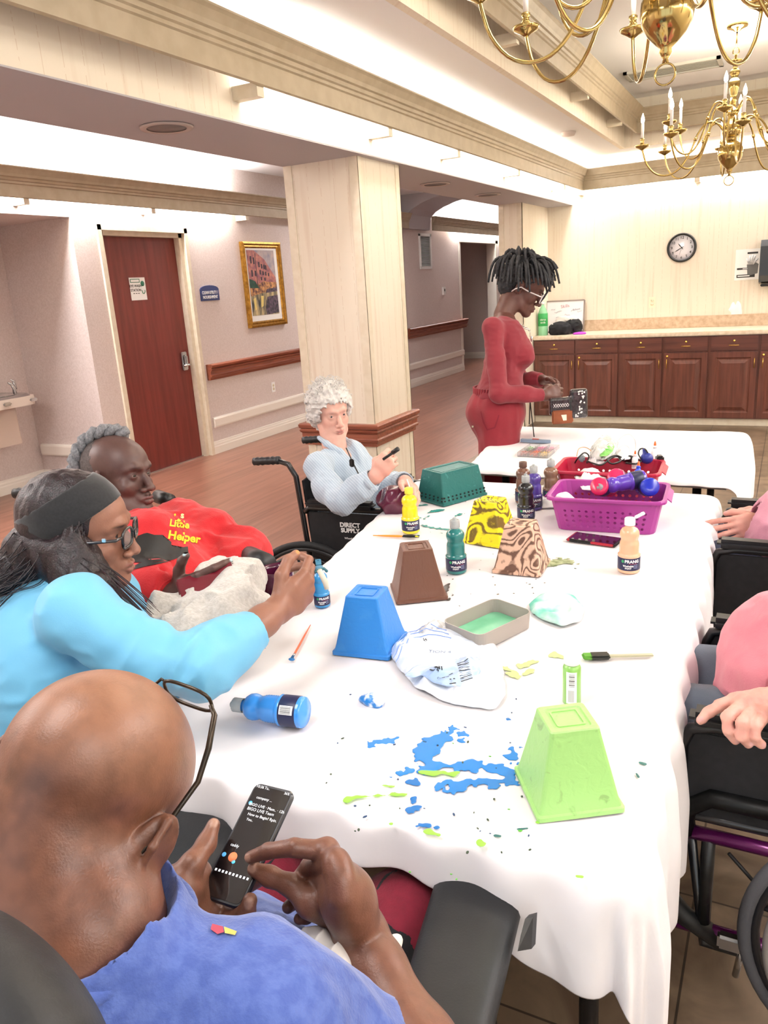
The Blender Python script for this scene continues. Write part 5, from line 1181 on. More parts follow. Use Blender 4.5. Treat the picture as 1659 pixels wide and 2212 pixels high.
cord([(1330, 975, .89), (1345, 962, .91), (1358, 966, .9), (1362, 980, .88)], .0014, 'dcd8d8', 'white_wire', 'small white wire loop inside the taller wire loop', 'wire')
cr_ = crumple([(1275, 975), (1290, 957), (1318, 953), (1335, 960), (1330, 985), (1300, 1000), (1275, 992)], .862, .03, 33, 'craft_bag', mat('clear_bag', 'dfe4de', .15, trans=.3, c2='ffffff', scale=20), freq=26); tag(cr_, 'clear printed plastic bag bulging from the crimson basket', 'bag')
gw = crumple([(1298, 975), (1318, 958), (1329, 968), (1316, 985), (1295, 990)], .885, .014, 35, 'green_wrapper', mat('green_wrap', '53a83e', .3, c2='8cd06c', scale=25), freq=30); tag(gw, 'bright green plastic wrapper on top of the crimson basket', 'wrapper')
ww = crumple([(1330, 985), (1338, 970), (1358, 962), (1374, 972), (1366, 995), (1340, 998)], .865, .024, 37, 'white_cloth', mat('white_bundle', 'e9e6ea', .6), freq=24); tag(ww, 'white cloth bundle in the crimson basket under the wire loop', 'cloth')
def box_at(px, py, z, sx, sy, sz, yaw, name, m, label, cat, tilt=0):
    p = PZ(px, py, z); M_ = Matrix.Translation(p) @ Matrix.Rotation(math.radians(yaw), 4, 'Z') @ Matrix.Rotation(math.radians(tilt), 4, 'X'); o = MB().box((-sx, -sy, -sz), (sx, sy, sz), min(sx, sy, sz)*.5, M_).build(name, m); tag(o, label, cat); return o
glue_bottle(tilted(1413, 1000, .835, (0, .1, 1)) @ Matrix.Scale(.62, 4), 'white glue bottle with orange tip at the right of the crimson basket', 'f2f2f2', 'f2571e')
glue_bottle(tilted(1371, 1012, .845, (0, .05, 1)) @ Matrix.Scale(.5, 4), 'glue bottle with orange tip behind the blue glue bottle', 'f2f2f2', 'f2571e')
S = SDF((-.6, 2.8, .8), (-.2, 3.2, .95), .003); q = PZ(1397, 990, .875); S.ell(tuple(q), (.024, .024, .022)).chain([tuple(q), (q.x-.012, q.y+.01, q.z+.03)], [.012, .007], k=.006); v, f = S.mesh()
o = np_obj('charger_plug', [(v, f, 0)], [mat('cobalt', '27348e', .4)]); tag(o, 'round dark blue plug with black cord in the crimson basket', 'plug')
cord([(1399, 978, .9), (1393, 970, .91), (1383, 970, .9), (1379, 980, .89), (1384, 990, .88)], .003, '121216', 'power_cord', 'black cord curling round the dark blue plug')
box_at(1425, 990, .865, .014, .02, .012, 20, 'black_adapter', M_black, 'black adapter block beside the white glue bottle in the crimson basket', 'adapter')
box_at(1360, 992, .868, .022, .014, .01, -15, 'black_adapter', M_black, 'black adapter half buried in the middle of the crimson basket', 'adapter', 20)
box_at(1257, 990, .862, .012, .02, .012, 10, 'grey_adapter', mat('grey_ad', '7f8b93', .5), 'small grey adapter at the left end of the crimson basket', 'adapter')
bpb = crumple([(1268, 1000), (1275, 990), (1296, 995), (1310, 1003), (1290, 1008)], .85, .02, 39, 'pale_packet', mat('pale_packet', 'e6dfe2', .3), freq=28); tag(bpb, 'pale plastic packet at the front left of the crimson basket', 'packet')

# ---- bead box, bead tray and box cutter on the far table
ZB = .7525
c0 = [PZ(1140, 960, ZB), PZ(1195, 962, ZB), PZ(1192, 998, ZB), PZ(1128, 996, ZB)]; ctr = sum(c0, V(0, 0, 0))/4
be2 = empty('bead_box', ctr, 'clear compartment box of pink, green and orange beads on the far table', 'box'); ax = (c0[1]-c0[0]).normalized(); ay = V(-ax.y, ax.x, 0); M_ = frame(V(ctr.x, ctr.y, ZB), ax, ay); hx, hy = .075, .1
M_clear = mat('clear_plastic', 'f2f2f4', .1, trans=.9)
g = MB(); g.box((-hx, -hy, 0), (hx, hy, .002), 0, M_)
for x in (-hx, -hx/3, hx/3, hx-.002): g.box((x, -hy, 0), (x+.002, hy, .022), 0, M_)
for y in (-hy, 0, hy-.002): g.box((-hx, y, 0), (hx, y+.002, .022), 0, M_)
g.build('divided_tray', M_clear, be2)
rr_ = random.Random(3)
for ci, (cx_, cy_, cc) in enumerate([(-1, 1, 'a7c9a2'), (0, 1, 'd98aa8'), (1, 1, 'e9b7c4'), (-1, -1, 'c98f86'), (0, -1, 'e3876c'), (1, -1, 'f0cf92')]):
    g = MB()
    for k in range(90):
        x = cx_*hx*2/3+rr_.uniform(-.02, .02); y = cy_*hy/2+rr_.uniform(-.042, .042); g.lathe([(0, -.0022), (.0026, -.001), (.0026, .001), (0, .0022)], M_ @ V(x, y, .005+rr_.uniform(0, .008)), (rr_.uniform(-1, 1), rr_.uniform(-1, 1), .5), 6)
    o = g.build('beads', mat('beads_'+cc, cc, .3), be2); o['kind'] = 'stuff'
p0, p1 = PZ(1126, 955, ZB), PZ(1190, 958, ZB); ax = (p1-p0).normalized(); e = empty('box_cutter', p0, 'grey box cutter with red slider lying beside the bead box', 'knife'); M_ = frame(V(p0.x, p0.y, ZB+.002), ax, V(-ax.y, ax.x, 0)); Lb = (p1-p0).length
MB().prism([M_ @ V(*p) for p in [(0, -.012, 0), (Lb*.75, -.014, 0), (Lb, -.002, 0), (Lb*.95, .01, 0), (Lb*.5, .016, 0), (0, .012, 0)]], (0, 0, 0), (0, 0, .016)).build('handle', mat('cutter_grey', '76879c', .4), e)
MB().box((Lb*.38, -.005, .016), (Lb*.6, .005, .02), .001, M_).build('slider', mat('cutter_red', 'b9483c', .4), e)

# ---- mug and small blue bottle near the left edge
def mug(c, label, hang=PI):
    e = empty('coffee_mug', c, label, 'mug'); m = mat('maroon_glaze', '4a1230', .12, coat=.6)
    MB().lathe([(0, 0), (.036, 0), (.04, .004), (.038, .01), (.024, .016), (.021, .026), (.03, .036), (.044, .055), (.048, .08), (.045, .1), (.044, .118), (.047, .13), (.0455, .131), (.041, .118), (.041, .1), (.044, .08), (.04, .058), (.02, .04), (0, .038)], c, (0, 0, 1), 40).build('cup', m, e)
    d = V(math.cos(hang), math.sin(hang), 0); c = V(*c); pts = [c+d*r+V(0, 0, z) for r, z in [(.04, .112), (.06, .116), (.078, .105), (.084, .085), (.08, .06), (.066, .046), (.043, .052)]]
    MB().tube(pts, [.006, .0065, .0065, .006, .006, .006, .007], 10).build('handle', m, e)
    MB().lathe([(0, .095), (.0405, .095), (.0405, .096), (0, .096)], c, (0, 0, 1), 30).build('coffee', mat('coffee', '2a140d', .1), e)
q = PZ(608, 1325, TZ); MUGP = (q.x, q.y, TZ); mug(MUGP, 'maroon glazed pedestal mug at the left edge of the table', math.radians(200))
q = PZ(697, 1308, TZ); T = Matrix.Translation(V(q.x, q.y, TZ)) @ Matrix.Scale(.72, 4)
paint_bottle(None, '2f8cc8', 'small blue paint bottle standing behind the hand of the woman in cyan', T=T, cap='47809c', open_cap=2.2)

# ---- things on the counter
ZK = .9455
def on_counter(px, py): return PZ(px, py, ZK)
q = PY(1173, 722, 8.62); q.z = ZK; e = empty('soda_bottle', q, 'green plastic soda bottle at the left end of the counter', 'bottle')
MB().lathe([(0, 0), (.045, .003), (.052, .012), (.052, .085)], q, (0, 0, 1), 24, cap=False).lathe([(.052, .085), (.05, .095), (0, .095)], q, (0, 0, 1), 24, cap=False).build('soda', mat('green_soda', '5cc42e', .2), e)
MB().lathe([(.0535, .0), (.0535, .1), (.05, .11), (.052, .2), (.05, .24), (.035, .285), (.016, .315), (.014, .335)], q, (0, 0, 1), 24, cap=False).build('bottle_shell', mat('green_pet', '9fe0b0', .1, trans=.25), e)
MB().lathe([(0, .33), (.017, .33), (.017, .352), (0, .352)], q, (0, 0, 1), 18).build('cap', M_pure, e)
lb = MB().lathe([(.0538, .1), (.0542, .101), (.0542, .235), (.0538, .236)], q, (0, 0, 1), 24, cap=False).build('label', mat('green_label', '2fa052', .4), e)
T = Matrix.Translation(q); d = T.inverted() @ CO; an = math.atan2(d.y, d.x); cyl_text('citrus', .03, T, .0546, an, .17, 'lettering', M_pure, lb); cyl_text('soda', .03, T, .0546, an, .14, 'lettering', M_pure, lb)
a0, b0 = PY(1185, 650, YB-.06), PY(1264, 648, YB-.06); wl, wr_, wt = PY(1180, 655, YB-.06).x, PY(1262, 650, YB-.06).x, PY(1262, 647, YB-.06).z
e = empty('whiteboard', ((wl+wr_)/2, YB-.08, ZK), 'framed whiteboard with scribbled notes leaning on the counter wall', 'whiteboard')
Ml = Matrix.Translation(V((wl+wr_)/2, YB-.10, ZK)) @ Matrix.Rotation(math.radians(-9), 4, 'X'); w2 = (wr_-wl)/2; hh = wt-ZK
MB().box((-w2, 0, 0), (w2, .01, hh), .001, Ml).build('board', mat('whiteboard', 'ebe7ea', .25), e)
fr = MB(); fr.box((-w2-.008, -.004, 0), (-w2+.008, .014, hh), .002, Ml); fr.box((w2-.008, -.004, 0), (w2+.008, .014, hh), .002, Ml); fr.box((-w2, -.004, hh-.008), (w2, .014, hh+.008), .002, Ml); fr.box((-w2, -.004, 0), (w2, .014, .014), .002, Ml); fr.build('board_frame', mat('board_frame', '8d7f78', .4), e)
for (t, x, z, s_, c) in [('Skills', .0, hh-.06, .05, 'b88'), ('School', .13, hh-.1, .03, 'x')]:
    text_mesh(t, s_, Ml @ frame((x, -.0012, z), (.98, 0, .12), (0, 0, 1)), 'handwriting', mat('marker_ink', '55506a', .6) if c == 'x' else mat('marker_red', 'b06a74', .6), e, depth=.0003)
rr_ = random.Random(6)
for (x, z, n_, dz) in [(-.12, hh-.13, 5, .03), (-.1, hh-.18, 3, 0), (.0, hh-.15, 4, -.02), (.07, hh-.12, 2, .03), (.14, hh-.13, 3, .02), (-.16, hh-.09, 3, 0)]:
    g = MB().tube([Ml @ V(x+k*.006, -.0012, z+dz*k/(n_*4)+rr_.uniform(-.008, .008)) for k in range(n_*3)], .0013, 4); g.build('handwriting', mat('marker_ink', '55506a', .6), e)
def lump(c, r, name, m, label, cat, seed, amp=.02, fr=(20, 20, 20), extra=None, res=.007):
    S = SDF([c[i]-r[i]*1.5-.04 for i in range(3)], [c[i]+r[i]*1.5+.04 for i in range(3)], res); S.ell(tuple(c), r)
    for (o_, r2) in (extra or []): S.ell((c[0]+o_[0], c[1]+o_[1], c[2]+o_[2]), r2, k=.02)
    S.noise(amp, fr, seed, band=.05, ridge=True).plane((c[0], c[1], c[2]-r[2]*.75), (0, 0, -1)); v, f = S.mesh(); o = np_obj(name, [(smooth_mesh(v, f, 1), f, 0)], [m]); tag(o, label, cat); return o
q = PY(1208, 722, 8.62); q.z = ZK; lump((q.x, q.y+.03, ZK+.055), (.12, .1, .075), 'knit_cap', mat('black_knit', '18181d', .95), 'black knitted cap piled on the counter beside the soda bottle', 'hat', 3, .014)
q = PY(1236, 716, 8.72); q.z = ZK; lump((q.x, q.y+.05, ZK+.07), (.085, .08, .085), 'black_glove_bundle', mat('black_cloth', '101014', .9), 'black cloth bundle with a white edge on the counter before the whiteboard', 'cloth', 5, .02)
q = PY(1222, 706, 8.75); q.z = ZK; lump((q.x, q.y+.14, ZK+.13), (.13, .05, .05), 'white_scarf', mat('pale_scarf', 'd9d0cc', .9), 'pale scarf showing behind the black caps on the counter', 'scarf', 8, .02)
q = PY(1252, 716, 8.6); q.z = ZK; lump((q.x, q.y, ZK+.008), (.07, .05, .015), 'magenta_cloth', mat('magenta_cloth', 'b43fbe', .8), 'flat magenta cloth on the counter right of the black caps', 'cloth', 9, .005)
q = on_counter(1366, 706); e = empty('small_bowl', q, 'small dark brown square bowl on the counter', 'bowl'); M_ = Matrix.Translation(q)
g = MB(); R_s = [[M_ @ V(sx*w_, sy*w_, z) for sx, sy in ((1, 1), (-1, 1), (-1, -1), (1, -1))] for w_, z in [(.05, 0), (.06, .01), (.062, .06), (.056, .06), (.052, .02), (.0, .02)]]
g.add([p for r in R_s for p in r], [(i*4+k, i*4+(k+1) % 4, (i+1)*4+(k+1) % 4, (i+1)*4+k) for i in range(5) for k in range(4)]+[(3, 2, 1, 0)]); g.build('bowl_body', mat('oxblood', '3a1d1c', .3), e); MB().tube([q+V(-.03, 0, .06), q+V(0, 0, .085), q+V(.04, 0, .06)], .005, 8).build('rim_clip', M_steel, e)
q = on_counter(1351, 711); tag(MB().tube([q+V(-.03, 0, .006), q, q+V(.02, .03, .006), q+V(.04, .0, .01)], [.006, .012, .008, .005], 8).build('key_fob', M_black), 'small black keys beside the dark bowl on the counter', 'keys')
q = on_counter(1588, 704); S = SDF((q.x-.2, q.y-.15, ZK), (q.x+.2, q.y+.2, ZK+.42), .008); S.ell((q.x, q.y+.03, ZK+.13), (.07, .06, .14), k=.03).chain([(q.x-.02, q.y+.03, ZK+.18), (q.x-.05, q.y+.03, ZK+.27)], [.05, .02], k=.03).chain([(q.x+.02, q.y+.03, ZK+.2), (q.x+.08, q.y+.03, ZK+.34)], [.04, .018], k=.03).ell((q.x-.04, q.y+.03, ZK+.1), (.05, .05, .08), k=.03)
S.noise(.016, (18, 18, 14), 4, band=.06, ridge=True).plane((q.x, q.y, ZK+.001), (0, 0, -1)); v, f = S.mesh(); tag(np_obj('white_plastic_bag', [(smooth_mesh(v, f, 1), f, 0)], [mat('white_bag', 'f4f4f6', .5)]), 'knotted white plastic bag standing on the counter right of the bowl', 'bag')
# ---------------------------------------------------------------- people: shared anatomy
def unit(v): return Vector(v).normalized()
def basis(fwd, up=(0, 0, 1), roll=0.):
    """columns: right, forward, up"""
    f = unit(fwd); r = f.cross(Vector(up)).normalized(); u = r.cross(f)
    if roll: q = Quaternion(f, math.radians(roll)); r = q @ r; u = q @ u
    return Matrix((r, f, u)).transposed()
class Fr:
    def __init__(s, c, M, k=1.): s.c = Vector(c); s.M = M; s.k = k; s.A = np.array(M, np.float32)
    def __call__(s, x, y, z): return s.c+s.M @ Vector((x, y, z))*s.k
    def d(s, x, y, z): return s.M @ Vector((x, y, z))
def quad_sphere(c, r, n=10):
    vs = []; fs = []
    for ax in range(3):
        for sg in (-1, 1):
            o = len(vs)
            for i in range(n+1):
                for j in range(n+1):
                    a, b = math.tan((2*i/n-1)*PI/4), math.tan((2*j/n-1)*PI/4); p = [0, 0, 0]; p[ax] = sg; p[(ax+1) % 3] = a*sg; p[(ax+2) % 3] = b; v = Vector(p).normalized()*r; vs.append((c[0]+v[0], c[1]+v[1], c[2]+v[2]))
            for i in range(n):
                for j in range(n): fs.append((o+i*(n+1)+j, o+(i+1)*(n+1)+j, o+(i+1)*(n+1)+j+1, o+i*(n+1)+j+1))
    return np.array(vs, np.float32), np.array(fs)
def build_head(H, res=.0025, wx=1., jaw=1., nosew=1., lips=1., cheek=1., neck_to=None, neckr=.052, eye_open=1., old=0., ear=True, extra=None, gaze=(0, 1, 0), chin=1.):
    """H: head frame (right, forward, up); returns mesh parts (verts, faces) for skin and eyes"""
    k = H.k; c = np.array(H.c); ext = .17*k
    lo = c-ext; hi = c+ext
    if neck_to is not None:
        nt = np.array(neck_to); lo = np.minimum(lo, nt-.08); hi = np.maximum(hi, nt+.08)
    S = SDF(lo, hi, res); A = H.A
    E = lambda p, r, kk=.01, op='+', M=None: S.ell(tuple(H(p[0]*wx, p[1], p[2])), tuple(x*k for x in r), A if M is None else M, kk*k, op)
    Cp = lambda pts, rs, kk=.01, op='+': S.chain([tuple(H(p[0]*wx, p[1], p[2])) for p in pts], [r*k for r in rs], kk*k, op)
    E((0, -.010, .035), (.076*wx, .097, .082)); E((0, .028, .03), (.064*wx, .062, .06), .02); E((0, .03, -.03), (.058*wx, .056, .07), .02)
    for s in (-1, 1):
        Cp([(s*.050, .002, -.05), (s*.040*jaw, .035, -.082), (s*.014, .07, -.1)], [.02*jaw, .021*jaw, .019], .02)
        E((s*.039, .054, -.032), (.025*cheek, .024, .024), .016)
        if old: E((s*.036, .056, -.066), (.018, .018, .022), .015)
    E((0, .073, -.101), (.02*chin, .019, .017), .014)
    E((0, .072, -.068), (.031, .024, .024), .012)
    Cp([(0, .084, .004), (0, .096, -.018), (0, .104, -.036)], [.0075, .0085, .011], .008)
    E((0, .1075, -.042), (.0115*nosew, .0105, .0095), .005)
    for s in (-1, 1):
        E((s*.0128*nosew, .096, -.0455), (.0082*nosew, .0095, .0075), .004)
        Cp([(s*.011, .089, .018), (s*.028, .084, .022), (s*.046, .066, .016)], [.0075, .0085, .006], .012)
        E((s*.031, .097, -.001), (.019, .0145, .0115), .011, '-')
        S.ell(tuple(H(s*.0315*wx, .0695, -.002)), (.0155*k,)*3, None, .005*k)
    for s in (-1, 1):
        E((s*.0315, .0845, -.0015), (.0125, .0060, .0048*eye_open), .0015, '-')
        E((s*.0065*nosew, .1015, -.0515), (.0035, .004, .003), .002, '-')
    Cp([(-.024, .086, -.0735), (-.009, .0960, -.0682), (0, .0955, -.0695), (.009, .0960, -.0682), (.024, .086, -.0735)], [.002, .0045*lips, .0045*lips, .0045*lips, .002], .004)
    Cp([(-.021, .086, -.0755), (-.008, .0945, -.0795), (.008, .0945, -.0795), (.021, .086, -.0755)], [.002, .0056*lips, .0056*lips, .002], .004)
    Cp([(-.026, .0895, -.0745), (-.01, .1, -.0738), (.01, .1, -.0738), (.026, .0895, -.0745)], [.0012, .0016, .0016, .0012], .002, '-')
    E((0, .0965, -.0605), (.0028, .004, .007), .003, '-')
    if old:
        for s in (-1, 1):
            Cp([(s*.022, .096, -.048), (s*.030, .092, -.066), (s*.033, .084, -.082)], [.0012, .0018, .001], .004, '-')
            Cp([(s*.02, .09, -.018), (s*.032, .088, -.022), (s*.043, .078, -.018)], [.001, .0016, .001], .004, '-')
    if ear:
        for s in (-1, 1):
            M2 = np.array(H.M @ Matrix.Rotation(s*math.radians(-22), 3, 'Z') @ Matrix.Rotation(math.radians(-8), 3, 'X'), np.float32)
            E((s*.0785, -.008, -.008), (.0065, .0185, .031), .004, '+', M2)
            E((s*.0755, .003, -.03), (.006, .008, .012), .004, '+', M2)
            E((s*.0845, -.004, -.006), (.005, .0105, .018), .003, '-', M2)
            E((s*.081, -.002, -.012), (.007, .005, .007), .003, '-', M2)
    if neck_to is not None:
        S.cap(tuple(H(0, -.022, -.05)), tuple(neck_to), neckr*k, neckr*1.06, .025)
        S.cap(tuple(H(0, -.03, -.02)), tuple(neck_to), neckr*k*.9, neckr*1.0, .025)
    if extra: extra(S, H)
    v, f = S.mesh(); v = smooth_mesh(v, f, 1, .35)
    eyes = [quad_sphere(H(s*.0315*wx, .0695, -.002), .0132*k) for s in (-1, 1)]
    return (v, f), eyes
def paint_face(v, c, H, lip='8a4a4a', brow='2a1c18', wx=1., browamt=.8, under=None, lipamt=.75):
    q = (v-np.array(H.c, np.float32)) @ H.A/H.k
    def add(ctr, r, col, soft=.5, amt=1.):
        t = np.sqrt((((q-np.array(ctr))/np.array(r))**2).sum(-1)); w = np.clip((1-t)/soft, 0, 1)*amt; c[:, :3] = c[:, :3]*(1-w[:, None])+np.array(lin(col), np.float32)*w[:, None]
    add((0, .094, -.0685), (.026, .02, .0052), lip, .35, lipamt); add((0, .094, -.0795), (.023, .02, .0066), lip, .35, lipamt)
    add((0, .094, -.0738), (.025, .02, .0016), '2a1212', .5, .8)
    for s in (-1, 1):
        add((s*.030*wx, .08, .0195), (.021, .03, .0042), brow, .5, browamt)
        add((s*.0315*wx, .08, .0065), (.016, .03, .0022), brow, .6, .55)
        if under: add((s*.032*wx, .08, -.014), (.018, .03, .012), under, .8, .5)
def eye_paint(v, c, H, iris='3a2416', gaze=(0, 1, 0), wx=1.):
    for s in (-1, 1):
        e = np.array(H(s*.0315*wx, .0695, -.002), np.float32); g = np.array(H.M @ unit(gaze), np.float32); d = v-e; n = np.sqrt((d**2).sum(-1))+1e-9; near = np.abs(n-.0132*H.k) < .0004
        a = (d @ g)/n; m = near & (a > .84); c[m, :3] = lin(iris); m = near & (a > .965); c[m, :3] = lin('0c0808'); m = near & (a <= .86); c[m, :3] = lin('b8aca6')
def build_hand(S, w, X, Y, Z, curls, sc=1., thumb=None, spread=(7, 2, -3, -9), slim=1.):
    X, Y, Z = unit(X), Vector(Y), Vector(Z); Z = (Z-X*Z.dot(X)).normalized(); Y = (Y-X*Y.dot(X)-Z*Y.dot(Z)).normalized(); w = Vector(w)
    G = lambda p: tuple(w+(X*p[0]+Y*p[1]+Z*p[2])*sc)
    mc = [(.090, .030, 0), (.095, .010, .003), (.090, -.010, .001), (.081, -.028, -.003)]
    ln = [[.045, .027, .021], [.050, .031, .022], [.046, .028, .021], [.036, .021, .019]]
    for i, m in enumerate(mc):
        S.chain([G((.0, m[1]*.45, 0)), G((m[0]*.55, m[1]*.8, .001)), G(m)], [.017*sc, .0145*sc, .0115*sc*slim], .012*sc)
    S.ell(G((.045, .016, -.012)), (.03*sc, .02*sc, .013*sc), np.array(Matrix((X, Y, Z)).transposed(), np.float32), .015*sc)
    tips = []
    for i, m in enumerate(mc):
        a = math.radians(spread[i]); d = X*math.cos(a)+Y*math.sin(a); ang = 0; p = Vector(G(m)); pts = [p]; r = [.0100, .0092, .0084, .0072]; r = [x*sc*slim*(1 if i < 3 else .88) for x in r]
        cu = curls[i]; n = Z
        for j in range(3):
            ang += math.radians(cu[j]); dd = d*math.cos(ang)-Z*math.sin(ang); p = p+dd*ln[i][j]*sc; pts.append(p)
        S.chain([tuple(x) for x in pts], r, .0035*sc); nd = (Z*math.cos(ang)+d*math.sin(ang)); tips.append((pts[-1], dd, nd, r[-1]))
    th = thumb or [(.052, .047, -.016), (.080, .058, -.022), (.102, .058, -.028)]
    pts = [G((.018, .018, -.006))]+[G(t) for t in th]; S.chain(pts, [.0155*sc, .0135*sc*slim, .0112*sc*slim, .0088*sc*slim], .006*sc)
    dd = (Vector(pts[-1])-Vector(pts[-2])).normalized(); tips.append((Vector(pts[-1]), dd, (Y*.6+Z*.8), .009*sc))
    return tips
def nails(v, c, tips, col, sc=1.):
    for p, d, n, r in tips:
        ctr = Vector(p)+Vector(n).normalized()*r*.8+Vector(d)*r*.1; x = Vector(d).normalized(); z = Vector(n).normalized(); y = x.cross(z).normalized(); z = y.cross(x)
        blob(v, c, ctr, (.0075*sc, .0052*sc, .005*sc), col, .25, np.array(Matrix((x, y, z)).transposed()))
def skin_mat(name, rough=.5, sss=.08, var='000000', fac=.12):
    return mat(name, 'ffffff', rough, attr='Col', c2=var, fac=fac, scale=45, contrast=(.45, .8), bump=.12, bscale=420, sss=sss)
def cloth_mat(name, c, c2, fac=.5, scale=60, rough=.85, bump=.25, bscale=350, sheen=.15, stretch=(1, 1, 1), contrast=(.35, .65)):
    return mat(name, c, rough, c2=c2, fac=fac, scale=scale, bump=bump, bscale=bscale, sheen=sheen, stretch=stretch, contrast=contrast)
# wheelchair: x forward, y left, z up
def wheelchair(pos, yaw, label, frame_c='101114', seat_h=.5, width=.44, arm_h=.235, wheel_r=.305, hand='black', back_h=.42, tyre='17181a', rim='26272a', metal=False, headrest=False, recline=8, guard=True, handles=True, footrest=True, text=None, caster_x=.2, pad_c='141416', arms=True, skip=(), pad_len=.36):
    e = empty('wheelchair', pos, label, 'wheelchair'); a = math.radians(yaw); M = Matrix.Translation(Vector(pos)) @ Matrix.Rotation(a, 4, 'Z')
    Wd = width/2; F_ = mat('frame_'+frame_c, frame_c, .3, .35 if metal else 0, coat=.4); PD = mat('pad_'+pad_c, pad_c, .45, c2='202024', scale=30); UP = mat('upholstery_black', '0e0f12', .7, c2='17181c', scale=50)
    t = lambda p: M @ Vector(p)
    def T(pts, r, nm='frame_tube', m=F_, par=e, n=10, closed=False): return MB().tube([t(p) for p in pts], r, n, closed=closed).build(nm, m, par)
    rc = math.radians(recline); bx = -.2; bt = (bx-math.sin(rc)*(back_h+.08), seat_h+back_h)
    for s in (1, -1):
        y = s*Wd; sd = 'left' if s > 0 else 'right'
        if sd in skip: continue
        T([(bx, y, .12), (bx, y, seat_h), (bt[0], y, bt[1])]+([(bt[0]-.03, y, bt[1]+.05), (bt[0]-.08, y, bt[1]+.065), (bt[0]-.14, y, bt[1]+.06)] if handles else []), .0115, 'back_post')
        T([(bx, y, seat_h-.02), (.24, y, seat_h-.02), (.28, y, seat_h-.05), (.33, y, .2), (.36, y, .12)], .0115, 'side_frame'); T([(bx, y, .16), (.2, y, .16), (.24, y, seat_h-.03)], .011, 'lower_frame')
        if handles:
            g = MB(); pts = []; rs = []
            for k in range(13): u = k/12; pts.append(t((bt[0]-.07-.12*u, y, bt[1]+.066-.008*u))); rs.append(.0165+.0022*math.sin(u*5*2*PI)*(1 if 0 < k < 12 else 0))
            g.tube(pts, rs, 14); g.build('push_grip', PD, e)
        if arms:
            z = seat_h+arm_h
            T([(bx, y*1.03, z-.035), (bx+.02, y*1.03, z-.018), (.2, y*1.03, z-.018), (.245, y*1.03, z-.03), (.262, y*1.03, z-.07), (.262, y*1.03, seat_h-.02)], .0125, 'armrest_frame')
            MB().box((bx+.01, y*1.03-.028, z-.012), (bx+.01+pad_len, y*1.03+.028, z+.018), .012, M).build('armrest_pad', PD, e)
            if guard: MB().box((bx+.015, y*1.02-.003, seat_h-.03), (.25, y*1.02+.003, z-.035), .002, M).build('side_guard', UP, e)
        # drive wheel
        wy = s*(Wd+.075); wx_ = bx+.03; g = MB(); n = 64; c = (wx_, wy, wheel_r)
        circ = lambda r, yy=0, nn=64: [t((wx_+r*math.cos(q), wy+yy, wheel_r+r*math.sin(q))) for q in np.linspace(0, 2*PI, nn, endpoint=False)]
        wh = MB().tube(circ(wheel_r-.014), .014, 10, closed=True).build('tyre', mat('tyre_'+tyre, tyre, .7, bump=.3, bscale=120), e)
        MB().tube(circ(wheel_r-.033), .0095, 8, closed=True).build('wheel_rim', mat('rim_'+rim, rim, .35), e)
        MB().tube(circ(wheel_r-.055, s*.035), .0085, 8, closed=True).build('hand_rim', mat('hrim_'+hand, hand if hand != 'black' else '1a1a1c', .35, c2=None), e)
        g = MB()
        for k in range(8):
            q = k*PI/4+.2; g.tube([t((wx_+.03*math.cos(q), wy, wheel_r+.03*math.sin(q))), t((wx_+(wheel_r-.035)*math.cos(q), wy, wheel_r+(wheel_r-.035)*math.sin(q)))], .006, 6)
        g.build('spokes', mat('rim_'+rim, rim, .35), e)
        MB().lathe([(0, -.05), (.03, -.045), (.034, 0), (.03, .03), (0, .035)], t(c), M.to_3x3() @ V(0, s, 0), 18).build('hub', F_, e)
        # caster and footrest
        cc = (caster_x, s*(Wd+.005), .09); MB().lathe([(0, -.013), (.06, -.013), (.075, -.009), (.078, 0), (.075, .009), (.06, .013), (0, .013)], t(cc), M.to_3x3() @ V(0, 1, 0), 24).build('caster', mat('tyre_'+tyre, tyre, .7), e)
        g = MB(); g.tube([t((cc[0], cc[1]+.022, .09)), t((cc[0], cc[1]+.022, .17)), t((cc[0]-.02, cc[1], .19)), t((.25, cc[1], .26))], .009, 8); g.build('caster_fork', F_, e)
        if footrest: MB().box((.36, s*.13-.075, .1), (.5, s*.13+.075, .115), .004, M).build('footplate', PD, e)
    MB().box((bx+.01, -Wd+.01, seat_h-.02), (.25, Wd-.01, seat_h+.03), .02, M).build('seat', UP, e)
    g = MB(); q = []
    for k in range(7):
        u = k/6; z = seat_h+.02+(back_h-.04)*u; x = bx-math.sin(rc)*(z-seat_h); q.append([(x+.012, -Wd+.01, z), (x-.02, 0, z), (x+.012, Wd-.01, z)])
    vs = [t(p) for r in q for p in r]; g.add(vs, [(i*3+j, i*3+j+1, (i+1)*3+j+1, (i+1)*3+j) for i in range(6) for j in range(2)], True); o = g.build('backrest', UP, e); md = o.modifiers.new('t', 'SOLIDIFY'); md.thickness = .012
    g = MB(); g.tube([t((-.1, -Wd, seat_h-.04)), t((.08, Wd, .17))], .01, 8); g.build('cross_brace', F_, e); MB().tube([t((-.1, Wd, seat_h-.04)), t((.08, -Wd, .17))], .01, 8).build('cross_brace', F_, e)
    return e, M
def tops(name, parts_fn, lo, hi, res, m, par, folds, cuts, paint=None, smooth=1, seed=1, base=None, band=.03):
    S = SDF(lo, hi, res); parts_fn(S)
    for (amp, fr, sd, rg, Mx) in folds: S.noise(amp, fr, sd, Mx, band=band, ridge=rg)
    for cfn in cuts: cfn(S)
    v, f = S.mesh(); v = smooth_mesh(v, f, smooth)
    return np_obj(name, [(v, f, 0)], [m], par, paint=paint, base=base)
def bounds(pts, m): 
    a = np.array([tuple(p) for p in pts]); return a.min(0)-m, a.max(0)+m
